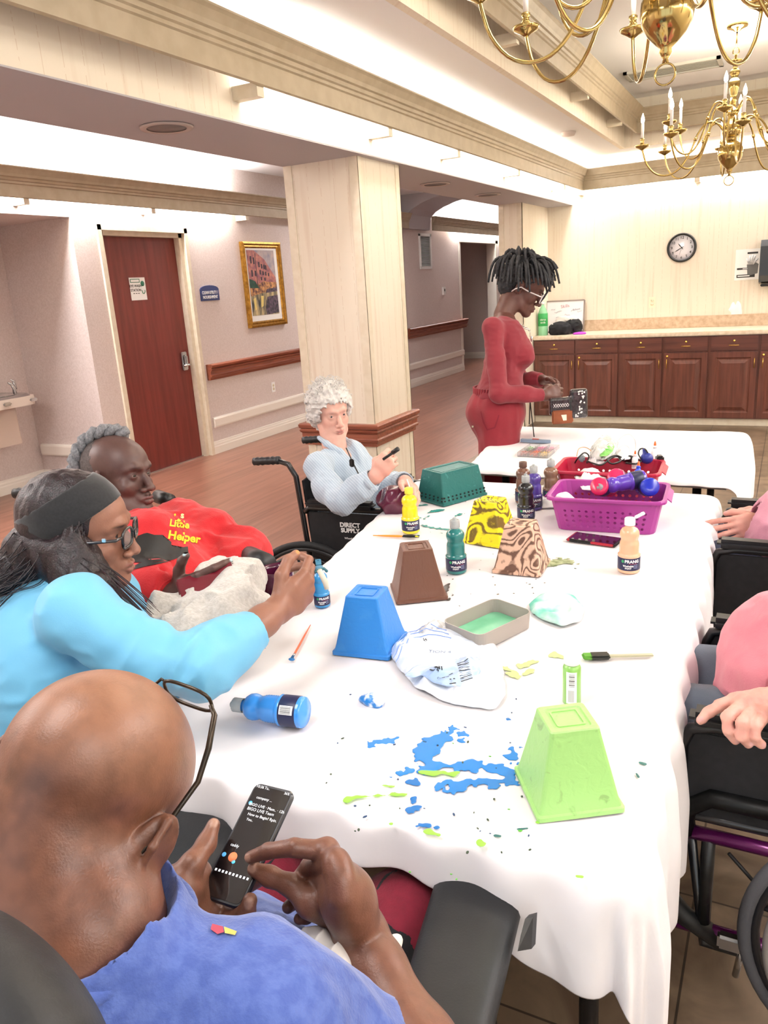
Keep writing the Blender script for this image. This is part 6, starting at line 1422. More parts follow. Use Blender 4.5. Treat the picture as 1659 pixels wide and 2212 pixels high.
def arm_skin(S, E_, W_, r0=.045, r1=.028, k=.01): 
    E_, W_ = Vector(E_), Vector(W_); mid = E_.lerp(W_, .3); S.chain([tuple(E_), tuple(mid), tuple(W_)], [r0*.92, r0, r1], k)
def glasses(H, par, col, lens=True, y=.104, z=0., wx=1., w=.026, h=.018, rimr=.0022, up=0., squareness=4, temple_end=(-.012, -.0), clear=False, tcol=None, drop=0.):
    m = mat('frame_'+col, col, .25, coat=.5); e = empty('glasses', H.c); e.parent = par; e.matrix_parent_inverse = par.matrix_basis.inverted()
    def rim(s):
        out = []
        for k in range(28):
            q = 2*PI*k/28; cq, sq = math.cos(q), math.sin(q); rr = (abs(cq)**squareness+abs(sq)**squareness)**(-1/squareness); out.append(H(s*(.034*wx+0)+w*rr*cq, y-.007*abs(s*.034+w*rr*cq)/.06, z+h*rr*sq))
        return out
    g = MB()
    for s in (-1, 1): g.tube(rim(s), rimr, 8, closed=True)
    g.tube([H(-.034*wx+w*.95, y, z+h*.3), H(0, y+.003, z+h*.5), H(.034*wx-w*.95, y, z+h*.3)], rimr, 8); g.build('rims', m, e)
    for s in (-1, 1):
        x0 = s*(.034*wx+w); MB().tube([H(x0, y-.008, z+h*.45), H(s*(.078*wx), y-.016, z+h*.4), H(s*.0815*wx, .04, z+h*.2-drop*.3), H(s*.0805*wx, .0, z+.006-drop), H(s*.080*wx, -.02, z-.012-drop), H(s*.078*wx, -.03, z-.03-drop)], [rimr, rimr*1.05, rimr, rimr, rimr, rimr*.8], 8).build('temple', mat('frame_'+(tcol or col), tcol or col, .25, coat=.5), e)
        if lens:
            r = rim(s); g = MB(); c = sum(r, V(0, 0, 0))/len(r); g.add(r+[c+H.d(0, .001, 0)], [(i, (i+1) % 28, 28) for i in range(28)], True); g.build('lens', mat('clear_lens', 'ffffff', .02, alpha=.12, spec=.8), e)
    return e
# ---------------------------------------------------------------- helper to paste prints on clothing
def paste_px(o, pts, name, m, par, off=.0015, tess=1):
    """polygon given in photo pixels, laid on the surface of o as a thin print"""
    bpy.context.view_layer.update(); inv = o.matrix_world.inverted(); og = inv @ CO
    def hit(x, y):
        d = (inv.to_3x3() @ ray(x, y)).normalized(); h, loc, nr, i = o.ray_cast(og, d)
        return (o.matrix_world @ loc)+nr*off if h else None
    bm = bmesh.new(); vs = [bm.verts.new((x, y, 0)) for x, y in pts]; f = bm.faces.new(vs); bmesh.ops.triangulate(bm, faces=[f])
    for _ in range(tess): bmesh.ops.subdivide_edges(bm, edges=[e for e in bm.edges if e.calc_length() > 8], cuts=1, use_grid_fill=False); bmesh.ops.triangulate(bm, faces=bm.faces[:])
    vl = []; ok = {}
    bm.verts.index_update()
    for v in bm.verts:
        p = hit(v.co.x, v.co.y)
        if p is not None: ok[v.index] = len(vl); vl.append(p)
    fs = [tuple(ok[v.index] for v in f.verts) for f in bm.faces if all(v.index in ok for v in f.verts)]; bm.free()
    g = MB(); g.add(vl, fs, True); return g.build(name, m, par)
def paste_text(o, txt, x, y, size, ang, name, m, par, bold=1., sq=1., off=.0015):
    cu = bpy.data.curves.new('t', 'FONT'); cu.body = txt; cu.size = size; cu.offset = bold; cu.align_x = 'CENTER'; cu.align_y = 'CENTER'; cu.resolution_u = 3
    t = bpy.data.objects.new('t', cu); COL.objects.link(t); me = bpy.data.meshes.new_from_object(t); bpy.data.objects.remove(t)
    bm = bmesh.new(); bm.from_mesh(me); bmesh.ops.subdivide_edges(bm, edges=[e for e in bm.edges if e.calc_length() > 5], cuts=1); bmesh.ops.triangulate(bm, faces=bm.faces[:]); bm.to_mesh(me); bm.free()
    bpy.context.view_layer.update(); inv = o.matrix_world.inverted(); og = inv @ CO; ca, sa = math.cos(math.radians(ang)), math.sin(math.radians(ang)); last = None
    for v in me.vertices:
        u, w = v.co.x*sq, -v.co.y; px, py = x+u*ca-w*sa, y+u*sa+w*ca; h, loc, nr, i = o.ray_cast(og, (inv.to_3x3() @ ray(px, py)).normalized())
        if h: last = (o.matrix_world @ loc)+nr*off
        v.co = last if last else P(px, py, 2)
    me.materials.clear(); me.materials.append(m); me.name = name; return link(name, me, par)
def strands(name, guide, n, spread, r, m, par, seed=1, seg=10, taper=.5, wob=.0, flat=None, join=True):
    rr = random.Random(seed); g = MB(); G_ = [Vector(p) for p in guide]; sp = spread if isinstance(spread, (list, tuple)) else [spread]*len(G_)
    for k in range(n):
        a, b, c_ = [max(-.95, min(.95, rr.gauss(0, .5))) for _ in range(3)]; pts = []
        Q = [p+Vector((a, b, c_))*s for p, s in zip(G_, sp)]
        for i in range(len(Q)-1):
            p0, p1, p2, p3 = Q[max(i-1, 0)], Q[i], Q[i+1], Q[min(i+2, len(Q)-1)]
            for t in np.linspace(0, 1, seg//(len(Q)-1)+1, endpoint=False):
                t = float(t); pts.append(.5*((2*p1)+(-p0+p2)*t+(2*p0-5*p1+4*p2-p3)*t*t+(-p0+3*p1-3*p2+p3)*t**3)+Vector((rr.uniform(-1, 1), rr.uniform(-1, 1), rr.uniform(-1, 1)))*wob)
        pts.append(Q[-1]); m_ = len(pts); g.tube(pts, [r*(1-(1-taper)*(i/(m_-1))) for i in range(m_)], 5)
    return g.build(name, m, par)

# ================================================================ old woman in the pale blue shirt
HANDLES = {}
cw, CM = wheelchair((-1.53, 2.79, 0), 5, 'black wheelchair of the white haired woman, behind the column side of the table', seat_h=.5, arm_h=.25, back_h=.36, pad_len=.3, recline=4)
for nm in [c for c in cw.children if c.name.startswith('side_guard')][1:2]:
    pass
def make_old():
    e = empty('person', (-1.6, 2.62, 0), 'white haired elderly woman in a pale blue striped shirt sitting in a wheelchair', 'person')
    H = Fr(P(713, 889, 3.26), basis((.80, -.56, -.10), roll=3), .93)
    shR, shL = P(686, 1008, 3.13), P(776, 1000, 3.42); elR = P(738, 1082, 2.98); wrR = P(811, 1030, 2.90); elL = P(835, 1055, 3.30); wrL = P(876, 1040, 3.03)
    neck = P(723, 966, 3.27); pel = V(-1.60, 2.80, .57); F_ = unit((.93, -.25, 0))
    kR, kL = V(-1.20, 2.68, .575), V(-1.2, 2.90, .575)
    sk = 'e3b3a2'
    (v1, f1), eyes = build_head(H, .0027, wx=.95, neck_to=neck, neckr=.045, old=1, eye_open=.8, lips=.7, cheek=.95, nosew=1.05)
    S = SDF(*bounds([elR, wrR, P(860, 975, 2.85)], .09), .003)
    arm_skin(S, elR, wrR, .036, .025); hx = (P(842, 990, 2.88)-wrR)
    tp = build_hand(S, wrR, hx, V(-.6, .1, .7), V(.15, -.95, .1), [(62, 70, 40), (70, 80, 45), (75, 85, 45), (78, 85, 45)], .93, thumb=[(.048, .045, -.022), (.070, .04, -.05), (.078, .018, -.06)]); v2, f2 = S.mesh()
    S = SDF(*bounds([elL, wrL, P(905, 1070, 2.98)], .1), .003); arm_skin(S, elL, wrL, .036, .025)
    tl = build_hand(S, wrL, P(897, 1060, 2.96)-wrL, V(.2, -.9, .3), V(.6, .3, .6), [(30, 40, 20)]*4, .93); v3, f3 = S.mesh()
    S = SDF((-2, 2.2, .0), (-.8, 3.15, 1.05), .012)
    S.ell(neck.lerp(pel, .42), (.10, .12, .16)).ell(pel, (.12, .14, .1)).chain([pel+V(0, -.09, -.02), kR, kR+V(.06, 0, -.38)], [.08, .055, .04]).chain([pel+V(0, .09, -.02), kL, kL+V(.06, 0, -.38)], [.08, .055, .04]).cap(shR, elR, .04, .034).cap(shL, elL, .04, .034); v4, f4 = S.mesh()
    M_sk = skin_mat('skin_pale', .5, .12, 'b0604e', .16)
    def pt(v, c):
        paint_face(v, c, H, lip='b0625e', brow='c9aaa0', browamt=.35, under='c08878', lipamt=.7)
        q = (v-np.array(H.c, np.float32)) @ H.A
        for ctr, r, col, am in [((.05, .06, -.03), (.03, .03, .025), 'd99080', .5), ((-.05, .06, -.03), (.03, .03, .025), 'd99080', .5), ((0, .11, -.04), (.014, .02, .014), 'd98c7c', .5), ((-.045, .08, .03), (.02, .03, .02), 'c08070', .5), ((.03, .09, -.035), (.008, .02, .012), 'b5836a', .5)]:
            t = np.sqrt((((q-np.array(ctr))/np.array(r))**2).sum(-1)); w = np.clip(1-t, 0, 1)*am; c[:, :3] = c[:, :3]*(1-w[:, None])+np.array(lin(col), np.float32)*w[:, None]
        for T_ in (wrR, wrL): blob(v, c, T_+V(.04, 0, .0), (.08, .08, .08), 'd08c80', .8, amt=.6)
        nails(v, c, tp+tl, 'd9a8a0'); eye_paint(v, c, H, '5a6672', (.15, 1, 0))
    np_obj('body', [(v1, f1, 0), (v2, f2, 0), (v3, f3, 0), (v4, f4, 0), (eyes[0][0], eyes[0][1], 1), (eyes[1][0], eyes[1][1], 1)], [M_sk, mat('eye_wet', 'ffffff', .1, attr='Col', coat=.6)], e, paint=pt, base=sk)
    # hair: cap plus curls
    M_h = mat('white_hair', 'e2dfdb', .7, c2='b9b4ae', scale=90, fac=.6, bump=.5, bscale=300)
    S = SDF(H.c-V(.14, .14, .12), H.c+V(.14, .14, .16), .0032)
    S.ell(H(0, -.016, .045), (.086, .1, .085), H.A, .01); S.ell(H(0, -.05, -.02), (.078, .062, .07), H.A, .02); S.ell(H(.075, -.0, .02), (.02, .04, .045), H.A, .02); S.ell(H(-.075, -.0, .02), (.02, .04, .045), H.A, .02)
    S.ell(H(0, .075, -.03), (.085, .07, .092), H.A, .012, '-')
    S.noise(.009, (55, 55, 55), 3, band=.04, ridge=True).noise(.005, (130, 130, 60), 5, band=.04); v, f = S.mesh()
    hr = np_obj('hair', [(smooth_mesh(v, f, 1), f, 0)], [M_h], e)
    rr = random.Random(5); g = MB()
    for k in range(260):
        th = rr.uniform(0, 2*PI); ph = rr.uniform(-.1, 1.35); n = V(math.cos(th)*math.cos(ph), math.sin(th)*math.cos(ph), math.sin(ph))
        if n.y > .45 and n.z < .62: continue
        b = V(n.x*.083, n.y*.098-.014, n.z*.088+.045); tang = n.cross(V(rr.uniform(-1, 1), rr.uniform(-1, 1), rr.uniform(-1, 1))).normalized(); pts = []
        R0 = rr.uniform(.008, .02)
        for j in range(8): q = j/7*rr.uniform(2.5, 4.2); pts.append(H(*(b+n*(R0*(1-math.cos(q))*.8+.002)+tang*R0*math.sin(q)+n.cross(tang)*j*.0012)))
        g.tube(pts, [.0026, .0028, .0026, .0024, .002, .0016, .001, .0005], 5)
    g.build('curls', M_h, hr)
    # shirt
    Mr = mat('pale_blue_shirt', 'a3b6c8', .8, c2='c9d4df', scale=1, fac=.7, bump=.2, bscale=300, sheen=.2)
    nt = Mr.node_tree; wv = nt.nodes.new('ShaderNodeTexWave'); wv.inputs['Scale'].default_value = 42; wv.inputs['Distortion'].default_value = .6; wv.bands_direction = 'DIAGONAL'; tc = [n for n in nt.nodes if n.type == 'TEX_COORD'][0]; nt.links.new(tc.outputs['Object'], wv.inputs['Vector'])
    mm = [n for n in nt.nodes if n.type == 'MATH'][0]; nt.links.new(wv.outputs['Fac'], mm.inputs[0])
    def parts(S):
        Mx = np.array(basis(F_), np.float32); ch = neck.lerp(pel, .38)
        S.ell(ch+F_*.01+V(0, 0, -.02), (.145, .115, .19), Mx, .04).ell(neck.lerp(pel, .75)+F_*.03, (.17, .15, .16), Mx, .05).cap(neck+V(0, 0, -.045), shR, .045, .046, .03).cap(neck+V(0, 0, -.045), shL, .045, .046, .03)
        mr = shR.lerp(elR, .5); S.chain([shR, mr+V(-.01, 0, -.015), elR, elR.lerp(wrR, .5), elR.lerp(wrR, .86)], [.046, .052, .050, .043, .038], .03)
        S.chain([shL, shL.lerp(elL, .5), elL, elL.lerp(wrL, .5), elL.lerp(wrL, .86)], [.046, .050, .048, .043, .038], .03)
        S.ell(pel+F_*.16+V(0, 0, .06), (.16, .16, .05), Mx, .05)
    lo, hi = bounds([shR, shL, elR, elL, wrR, wrL, pel, neck], .17)
    cuts = [lambda S: S.ell(neck+V(.02, -.015, .045), (.068, .066, .06), None, .01, '-'), lambda S: S.cap(neck+F_*.07+V(0, 0, .02), neck+F_*.16+V(0, 0, -.09), .03, .006, .008, '-'),
            lambda S: S.plane(elR.lerp(wrR, .88), wrR-elR, 0, .075), lambda S: S.plane(elL.lerp(wrL, .88), wrL-elL, 0, .075)]
    sh = tops('shirt', parts, lo, hi, .0055, Mr, e, [(.006, (14, 14, 8), 3, True, None), (.0035, (34, 34, 16), 7, True, None)], cuts)
    # collar and cuffs
    S = SDF(*bounds([neck], .15), .003)
    for s, d in ((1, V(-.02, -.05, 0)), (-1, V(.0, .06, 0))):
        a0 = neck+V(.0, s*-.055, .035); S.chain([neck+V(-.055, s*-.03, .045), neck+V(0, s*-.066, .03), neck+V(.06, s*-.06, -.005), neck+V(.085, s*-.075, -.055)], [.009, .012, .014, .005], .01)
    v, f = S.mesh(); np_obj('collar', [(v, f, 0)], [Mr], sh)
    for a, b, nm in ((elR, wrR, 'cuff'), (elL, wrL, 'cuff')):
        p, q = a.lerp(b, .80), a.lerp(b, .95); g = MB().tube([p, p.lerp(q, .5), q], [.043, .041, .038], 20, cap=False); o = g.build(nm, Mr, sh); md = o.modifiers.new('t', 'SOLIDIFY'); md.thickness = .004
    g = MB(); pts = [neck+V(.05, -.05, .02), neck+V(.11, -.045, -.06), neck+V(.16, -.03, -.14), neck+V(.17, -.0, -.15)]; cdd = P(765, 985, 2.74); g.tube([P(748, 968, 3.11), P(758, 990, 3.06), P(765, 1005, 3.03), P(775, 1025, 3.0), P(783, 1040, 2.98)], .0028, 6)
    nk = g.build('cord_necklace', M_black, e); g = MB(); g.box((-.01, -.006, -.016), (.01, .006, .016), .004, Matrix.Translation(P(760, 1000, 3.02))); g.build('pendant', M_black, nk)
    # trousers
    Mt = cloth_mat('cream_trousers', 'd8d5cf', 'c4c0ba')
    def tp_(S):
        S.ell(pel, (.16, .18, .12), None, .03)
        for k_, o_ in ((kR, -.09), (kL, .09)): S.chain([pel+V(0, o_, 0), k_, k_+V(.05, 0, -.4)], [.1, .075, .055], .03)
    lo, hi = bounds([pel, kR, kL, kR+V(.05, 0, -.4)], .16); tops('trousers', tp_, lo, hi, .009, Mt, e, [(.005, (14, 14, 14), 2, True, None)], [lambda S: S.plane(kL+V(.05, 0, -.38), (0, 0, -1))])
    for k_ in (kR, kL):
        S = SDF(*bounds([k_+V(.1, 0, -.44)], .17), .006); S.ell(k_+V(.1, 0, -.435), (.11, .045, .035), None, .02).ell(k_+V(.04, 0, -.41), (.05, .04, .045), None, .03); v, f = S.mesh(); np_obj('shoe', [(v, f, 0)], [mat('beige_shoe', 'b9ae9e', .7)], e)
    # held marker, maroon pouch
    o = MB().tube([P(828, 992, 2.85), P(850, 977, 2.82)], .0055, 10).lathe([(0, 0), (.0085, 0), (.0085, .03), (0, .03)], P(848, 978, 2.82), (P(862, 968, 2.80)-P(848, 978, 2.82)), 12).build('marker', M_black); tag(o, 'black marker held in the raised hand of the white haired woman', 'marker')
    o = MB().tube([P(879, 1036, 2.93), P(889, 1063, 2.9)], .003, 8).build('paint_stick', M_pure); tag(o, 'white stick held by the white haired woman beside the green basket', 'stick')
    S = SDF(*bounds([P(852, 1085, 3.0)], .15), .005); q = P(852, 1086, 3.0); S.ell(q, (.07, .06, .06), None, .01).noise(.01, (20, 20, 20), 4, ridge=True); v, f = S.mesh(); o = np_obj('pouch', [(smooth_mesh(v, f, 2), f, 0)], [mat('maroon_vinyl', '5d1a38', .25, coat=.4)]); tag(o, 'shiny maroon pouch on the lap of the white haired woman', 'pouch')
make_old()
gd = [c for c in cw.children if c.name.startswith('side_guard')]
bpy.context.view_layer.update()
# maker's lettering on the wheelchair's near side panel
Mg_ = CM @ frame((.07, -.2305, .66), (1, 0, 0), (0, 0, 1)); q0 = gd[-1]
text_mesh('DIRECT', .026, CM @ frame((.0, -.233, .668), (1, 0, 0), (0, 0, 1)), 'lettering', M_pure, q0, bold=.001); text_mesh('SUPPLY', .025, CM @ frame((.0, -.233, .645), (1, 0, 0), (0, 0, 1)), 'lettering', M_pure, q0, bold=.001); text_mesh('Wheelchair', .012, CM @ frame((.0, -.233, .612), (1, 0, 0), (0, 0, 1)), 'lettering', M_pure, q0)

# ================================================================ standing woman in red
def make_standing():
    D0 = 4.15
    hd = P(1130, 617, D0); cam = (CO-hd); cam.z = 0; cam.normalize(); rt = V(CR.x, CR.y, 0).normalized()
    F_ = unit(rt*.98+cam*.12)
    e = empty('person', (hd.x, hd.y, 0), 'standing woman in red top and trousers with black twisted hair', 'person')
    H = Fr(hd, basis(unit(F_*.86+V(0, 0, -.5)+cam*.1)), 1.16)
    L_ = V(-F_.y, F_.x, 0)            # her left, away from camera
    neck = P(1088, 680, D0); ch = P(1090, 745, D0); wa = P(1080, 815, D0); pel = P(1078, 880, D0)
    shR = P(1064, 708, D0-.15); shL = P(1100, 710, D0+.15); elR = P(1078, 850, D0-.22); wrR = P(1176, 854, D0-.16); elL = P(1122, 822, D0+.2); wrL = P(1172, 820, D0+.06)
    ftR = V(pel.x-.02, pel.y-.12, 0)-rt*.03; ftL = ftR+L_*.22+F_*.1; hipR = pel-L_*.09; hipL = pel+L_*.09; kR = hipR.lerp(ftR, .5)+F_*.02; kL = hipL.lerp(ftL, .5)+F_*.02
    (v1, f1), eyes = build_head(H, .0034, wx=.95, neck_to=neck, neckr=.046, lips=1.2, nosew=1.25)
    S = SDF(*bounds([elR, wrR, P(1243, 850, D0-.1)], .08), .0035); arm_skin(S, elR, wrR, .036, .026)
    tR = build_hand(S, wrR, P(1215, 842, D0-.12)-wrR, unit(cam*-.3+V(0, 0, .9)), unit(cam+V(0, 0, .35)), [(35, 45, 20), (38, 50, 25), (42, 55, 30), (48, 60, 30)], .98, thumb=[(.05, .045, -.02), (.078, .045, -.03), (.1, .035, -.035)]); v2, f2 = S.mesh()
    S = SDF(*bounds([elL, wrL, P(1225, 840, D0)], .08), .0035); arm_skin(S, elL, wrL, .036, .026)
    tL = build_hand(S, wrL, P(1210, 832, D0+.0)-wrL, unit(cam*.2+V(0, 0, .9)), unit(-cam*.6+V(0, 0, .6)), [(45, 50, 20)]*4, .98); v3, f3 = S.mesh()
    S = SDF(*bounds([neck, ftR, ftL, shR, shL], .2), .014)
    S.ell(ch, (.09, .09, .12)).ell(pel, (.11, .11, .1)).cap(ch, pel, .08, .09).chain([hipR, kR, ftR+V(0, 0, .08)], [.08, .055, .04]).chain([hipL, kL, ftL+V(0, 0, .08)], [.08, .055, .04]).cap(shR, elR, .042, .035).cap(shL, elL, .042, .035); v4, f4 = S.mesh()
    S = SDF(*bounds([neck, ch+F_*.12], .16), .005); S.ell(ch+V(0, 0, .0)+F_*.012, (.13, .098, .15), np.array(basis(F_), np.float32), .03).cap(neck-V(0, 0, .035), shR, .04, .04, .03).cap(neck-V(0, 0, .035), shL, .04, .04, .03).cap(neck, ch, .05, .06, .03).plane(ch-V(0, 0, .06), (0, 0, -1)); v5, f5 = S.mesh()
    M_sk = skin_mat('skin_brown_standing', .45, .05, '180a08', .2)
    def pt(v, c): paint_face(v, c, H, lip='5a2f2c', brow='150d0b'); nails(v, c, tR+tL, '8a5a4c'); eye_paint(v, c, H, '1c100b', (0, .8, -.6))
    np_obj('body', [(v1, f1, 0), (v2, f2, 0), (v3, f3, 0), (v4, f4, 0), (v5, f5, 0), (eyes[0][0], eyes[0][1], 1), (eyes[1][0], eyes[1][1], 1)], [M_sk, mat('eye_wet', 'ffffff', .1)], e, paint=pt, base='5f3a31')
    M_h = mat('black_twists', '17171a', .75, c2='3a3a40', scale=60, fac=.7, bump=.5, bscale=260)
    S = SDF(H.c-V(.17, .17, .2), H.c+V(.17, .17, .18), .004); S.ell(H(0, -.02, .045), (.09, .11, .088), H.A, .01).ell(H(0, -.055, -.02), (.08, .06, .07), H.A, .02).ell(H(0, .1, -.035), (.09, .085, .085), H.A, .01, '-').noise(.008, (70, 70, 70), 3, band=.04, ridge=True); v, f = S.mesh()
    hr = np_obj('hair', [(smooth_mesh(v, f, 1), f, 0)], [M_h], e); rr = random.Random(11); g = MB()
    for k in range(92):
        th = k/92*2*PI*3.02+rr.uniform(-.1, .1); n0 = rr.uniform(.25, 1.2); n = V(math.cos(th)*math.cos(n0), math.sin(th)*math.cos(n0), math.sin(n0)); b = H(n.x*.088, n.y*.108-.02, n.z*.088+.045)
        out = (H.M @ n); out.z *= .2; ln = rr.uniform(.13, .2) if n.y < .5 else rr.uniform(.07, .12); pts = []; p = b.copy(); d = (H.M @ n)*.5+out*.6; front = n.y > .35
        for j in range(10):
            pts.append(p.copy()); 
            if j: d = d*.72+V(0, 0, -1)*.28+out*.05
            p = p+d.normalized()*ln/9
            # keep off the head
            q = H.M.transposed() @ (p-H.c); qq = V(q.x/.09, (q.y+.02)/.112, (q.z-.03)/.1)
            if qq.length < 1: qq = qq.normalized()*1.01; p = H(qq.x*.09, qq.y*.112-.02, qq.z*.1+.03)
        if front and abs(n.x) < .5: pts = pts[:6]
        m_ = len(pts); g.tube(pts, [.0078*(1-.35*i/(m_-1))*(1+.14*(i % 2)) for i in range(m_)], 6)
    g.build('twists', M_h, hr)
    # one long twist over the forehead
    g = MB(); g.tube([H(.02, .06, .125), H(.035, .1, .10), H(.045, .115, .05), H(.05, .112, .0), H(.05, .108, -.03)], [.006, .006, .0055, .005, .003], 6); g.tube([H(-.055, .04, .1), H(-.075, .06, .05), H(-.078, .06, -.0), H(-.076, .055, -.05), H(-.07, .06, -.09)], [.007, .007, .0065, .006, .004], 6); g.build('loose_twist', M_h, hr)
    glasses(H, e, 'e9e2e0', y=.112, z=-.012, w=.027, h=.02, rimr=.0032, drop=.0)
    MB().sphere(H(-.082, -.008, -.044), .0065, 10, (1, 1, 1.7)).build('earring', M_brass_sm, e)
    # chain necklace
    g = MB(); nn = 30; ctr = neck+V(0, 0, -.005)+F_*.01
    for k in range(nn):
        a = k/(nn-1)*2*PI*.98-PI*.98; p = ctr+F_*(.082*math.cos(a)+.042)+L_*(.074*math.sin(a))+V(0, 0, -.032-.05*math.cos(a)); t_ = (F_*-math.sin(a)+L_*math.cos(a)).normalized(); q = [p+t_*.0085*math.cos(u)+(V(0, 0, 1) if k % 2 else (p-ctr).normalized())*.006*math.sin(u) for u in np.linspace(0, 2*PI, 10, endpoint=False)]; g.tube(q, .0017, 5, closed=True)
    pb = ctr+F_*.128+V(0, 0, -.12); nk = g.build('chain_necklace', M_chrome, e); g = MB(); g.tube([pb+V(0, 0, .04), pb], .0015, 6); g.sphere(pb+F_*.008+V(0, 0, -.01), .011, 12, (.6, .6, 1.5)); g.build('pendant', M_chrome, nk)
    Mr = cloth_mat('red_jersey', '86202e', '741a28', .5, 8, .8, .15)
    Mx = np.array(basis(F_), np.float32)
    def parts(S):
        S.ell(ch+F_*.012+V(0, 0, -.01), (.158, .118, .16), Mx, .03); S.ell(wa+F_*.01, (.135, .108, .13), Mx, .05); S.ell(pel+V(0, 0, .06), (.165, .135, .09), Mx, .05)
        for s in (1, -1): S.ell(ch+F_*.095+L_*s*.07+V(0, 0, -.055), (.062, .058, .062), Mx, .04)
        S.cap(neck-V(0, 0, .055), shR, .042, .046, .04).cap(neck-V(0, 0, .055), shL, .042, .046, .04)
        S.chain([shR, shR.lerp(elR, .5), elR, elR.lerp(wrR, .6), elR.lerp(wrR, .93)], [.047, .044, .043, .040, .036], .025)
        S.chain([shL, shL.lerp(elL, .5), elL, elL.lerp(wrL, .6), elL.lerp(wrL, .93)], [.047, .044, .043, .040, .036], .025)
    lo, hi = bounds([shR, shL, elR, elL, wrR, wrL, pel, neck, ch+F_*.2], .12)
    tp = tops('long_sleeved_top', parts, lo, hi, .0055, Mr, e, [(.004, (9, 9, 16), 3, True, None), (.0022, (24, 24, 40), 7, True, None)],
         [lambda S: S.ell(neck+F_*.055+V(0, 0, -.008), (.082, .10, .062), np.array(basis(F_+V(0, 0, -.5)), np.float32), .008, '-'), lambda S: S.ell(ch+F_*.125+V(0, 0, .09), (.06, .06, .08), Mx, .01, '-'), lambda S: S.plane(elR.lerp(wrR, .95), wrR-elR, 0, .06), lambda S: S.plane(elL.lerp(wrL, .95), wrL-elL, 0, .06), lambda S: S.plane(pel+V(0, 0, .045), (0, 0, -1))])
    Mt = cloth_mat('red_trousers', '8c1828', '76121f', .5, 10, .75, .15)
    def tr(S):
        S.ell(pel+V(0, 0, -.01)-F_*.015, (.18, .155, .14), Mx, .04); S.ell(pel-F_*.06+V(0, 0, -.06), (.12, .09, .1), Mx, .05)
        for h, k_, f_ in ((hipR, kR, ftR), (hipL, kL, ftL)): S.chain([h+V(0, 0, -.03), k_, f_+V(0, 0, .1)], [.115, .085, .075], .04)
    lo, hi = bounds([pel, ftR, ftL], .23); to = tops('trousers', tr, lo, hi, .0075, Mt, e, [(.006, (10, 10, 5), 9, True, None), (.003, (26, 26, 10), 4, True, None)], [lambda S: S.plane(pel+V(0, 0, .105), (0, 0, 1)), lambda S: S.plane(V(pel.x, pel.y, .05), (0, 0, -1))])
    g = MB()
    for k in range(44): a = k/44*2*PI; r1, r2 = .143, .120; p = pel+V(0, 0, .095)+L_*math.cos(a)*r1+F_*math.sin(a)*r2-F_*.01; g.tube([p+V(0, 0, .02), p+V(0, 0, -.03)], [.008, .008], 6)
    g.build('gathered_waistband', Mt, to)
    # pocket welt and side snap
    pk = [(1076, 905), (1079, 925), (1053, 927)]; 
    o = paste_px(to, [(1040, 888), (1046, 910), (1053, 927), (1068, 922), (1077, 896), (1079, 897), (1070, 925), (1052, 930), (1043, 912), (1038, 889)], 'pocket_welt', mat('dark_red_seam', '7a1226', .8), to)
    paste_px(to, [(1020, 919), (1024, 919), (1024, 923), (1020, 923)], 'snap_button', M_chrome, to, .003)
    g = MB(); w0 = P(1133, 870, D0-.05)+F_*.03; g.tube([w0, w0+V(0, 0, -.1)+F_*.01, w0+V(0, 0, -.2)+F_*.02], .003, 6); g.tube([w0+L_*.02, w0+L_*.02+V(0, 0, -.12)-F_*.005], .003, 6); g.build('drawstring', M_black, to)
    for f_ in (ftR, ftL):
        S = SDF(*bounds([f_+F_*.05], .18), .006); S.ell(f_+F_*.06+V(0, 0, .035), (.045, .12, .035), Mx, .02).ell(f_+V(0, 0, .06), (.04, .05, .05), None, .02).plane((0, 0, .002), (0, 0, -1)); v, f = S.mesh(); np_obj('shoe', [(v, f, 0)], [M_black], e)
    # the clutch she is sewing
    a = P(1190, 868, D0-.2); ax = unit(P(1262, 862, D0-.2)-a); up = V(0, 0, 1); W_ = (P(1262, 862, D0-.2)-a).length
    bg = empty('clutch_bag', a, 'black quilted clutch with a brown leather panel and pearls held by the standing woman', 'bag'); n_ = ax.cross(up).normalized()
    Mb = frame(a, ax, up)
    S = SDF(*bounds([a, a+ax*W_+V(0, 0, -.11)], .07), .0035); A3 = np.array(Mb.to_3x3(), np.float32); c1 = Mb @ V(W_*.42, -.028, -.01); S.box(c1, (W_*.46, .045, .022), A3, .012, .01); c2_ = Mb @ V(W_*.83, -.02, .0); S.box(c2_, (.045, .075, .02), A3, .015, .02); v, f = S.mesh(); np_obj('quilted_body', [(v, f, 0)], [mat('black_patent', '17151a', .18, c2='3a3438', scale=70, coat=.6)], bg)
    MB().box((.0, -.115, .006), (W_*.64, -.045, .022), .006, Mb).build('leather_panel', mat('tan_leather', '8c4a24', .4, c2='7a3d1c', scale=20), bg)
    MB().prism([Mb @ V(*p) for p in [(W_*.27, -.068, .0225), (W_*.43, -.068, .0225), (W_*.43, -.098, .0225), (W_*.33, -.098, .0225), (W_*.3, -.083, .0225)]], (0, 0, 0), n_*.001).build('cream_patch', mat('cream_patch', 'e8dcc8', .6), bg)
    g = MB(); rr = random.Random(2)
    for k in range(22): g.sphere(Mb @ V(W_*rr.uniform(.7, .98), rr.uniform(-.085, .045), .0215), .0045, 8)
    g.build('pearls', mat('pearl', 'efe9e6', .2), bg)
    g = MB()
    for k in range(7): x = .01+k*.024; g.tube([Mb @ V(x, -.012, .0125), Mb @ V(x+.012, -.03, .0125), Mb @ V(x+.024, -.012, .0125)], .002, 5); g.tube([Mb @ V(x, -.03, .0125), Mb @ V(x+.012, -.012, .0125), Mb @ V(x+.024, -.03, .0125)], .002, 5)
    g.build('quilting', mat('silver_thread', 'cfcdd0', .3, .5), bg)
make_standing()
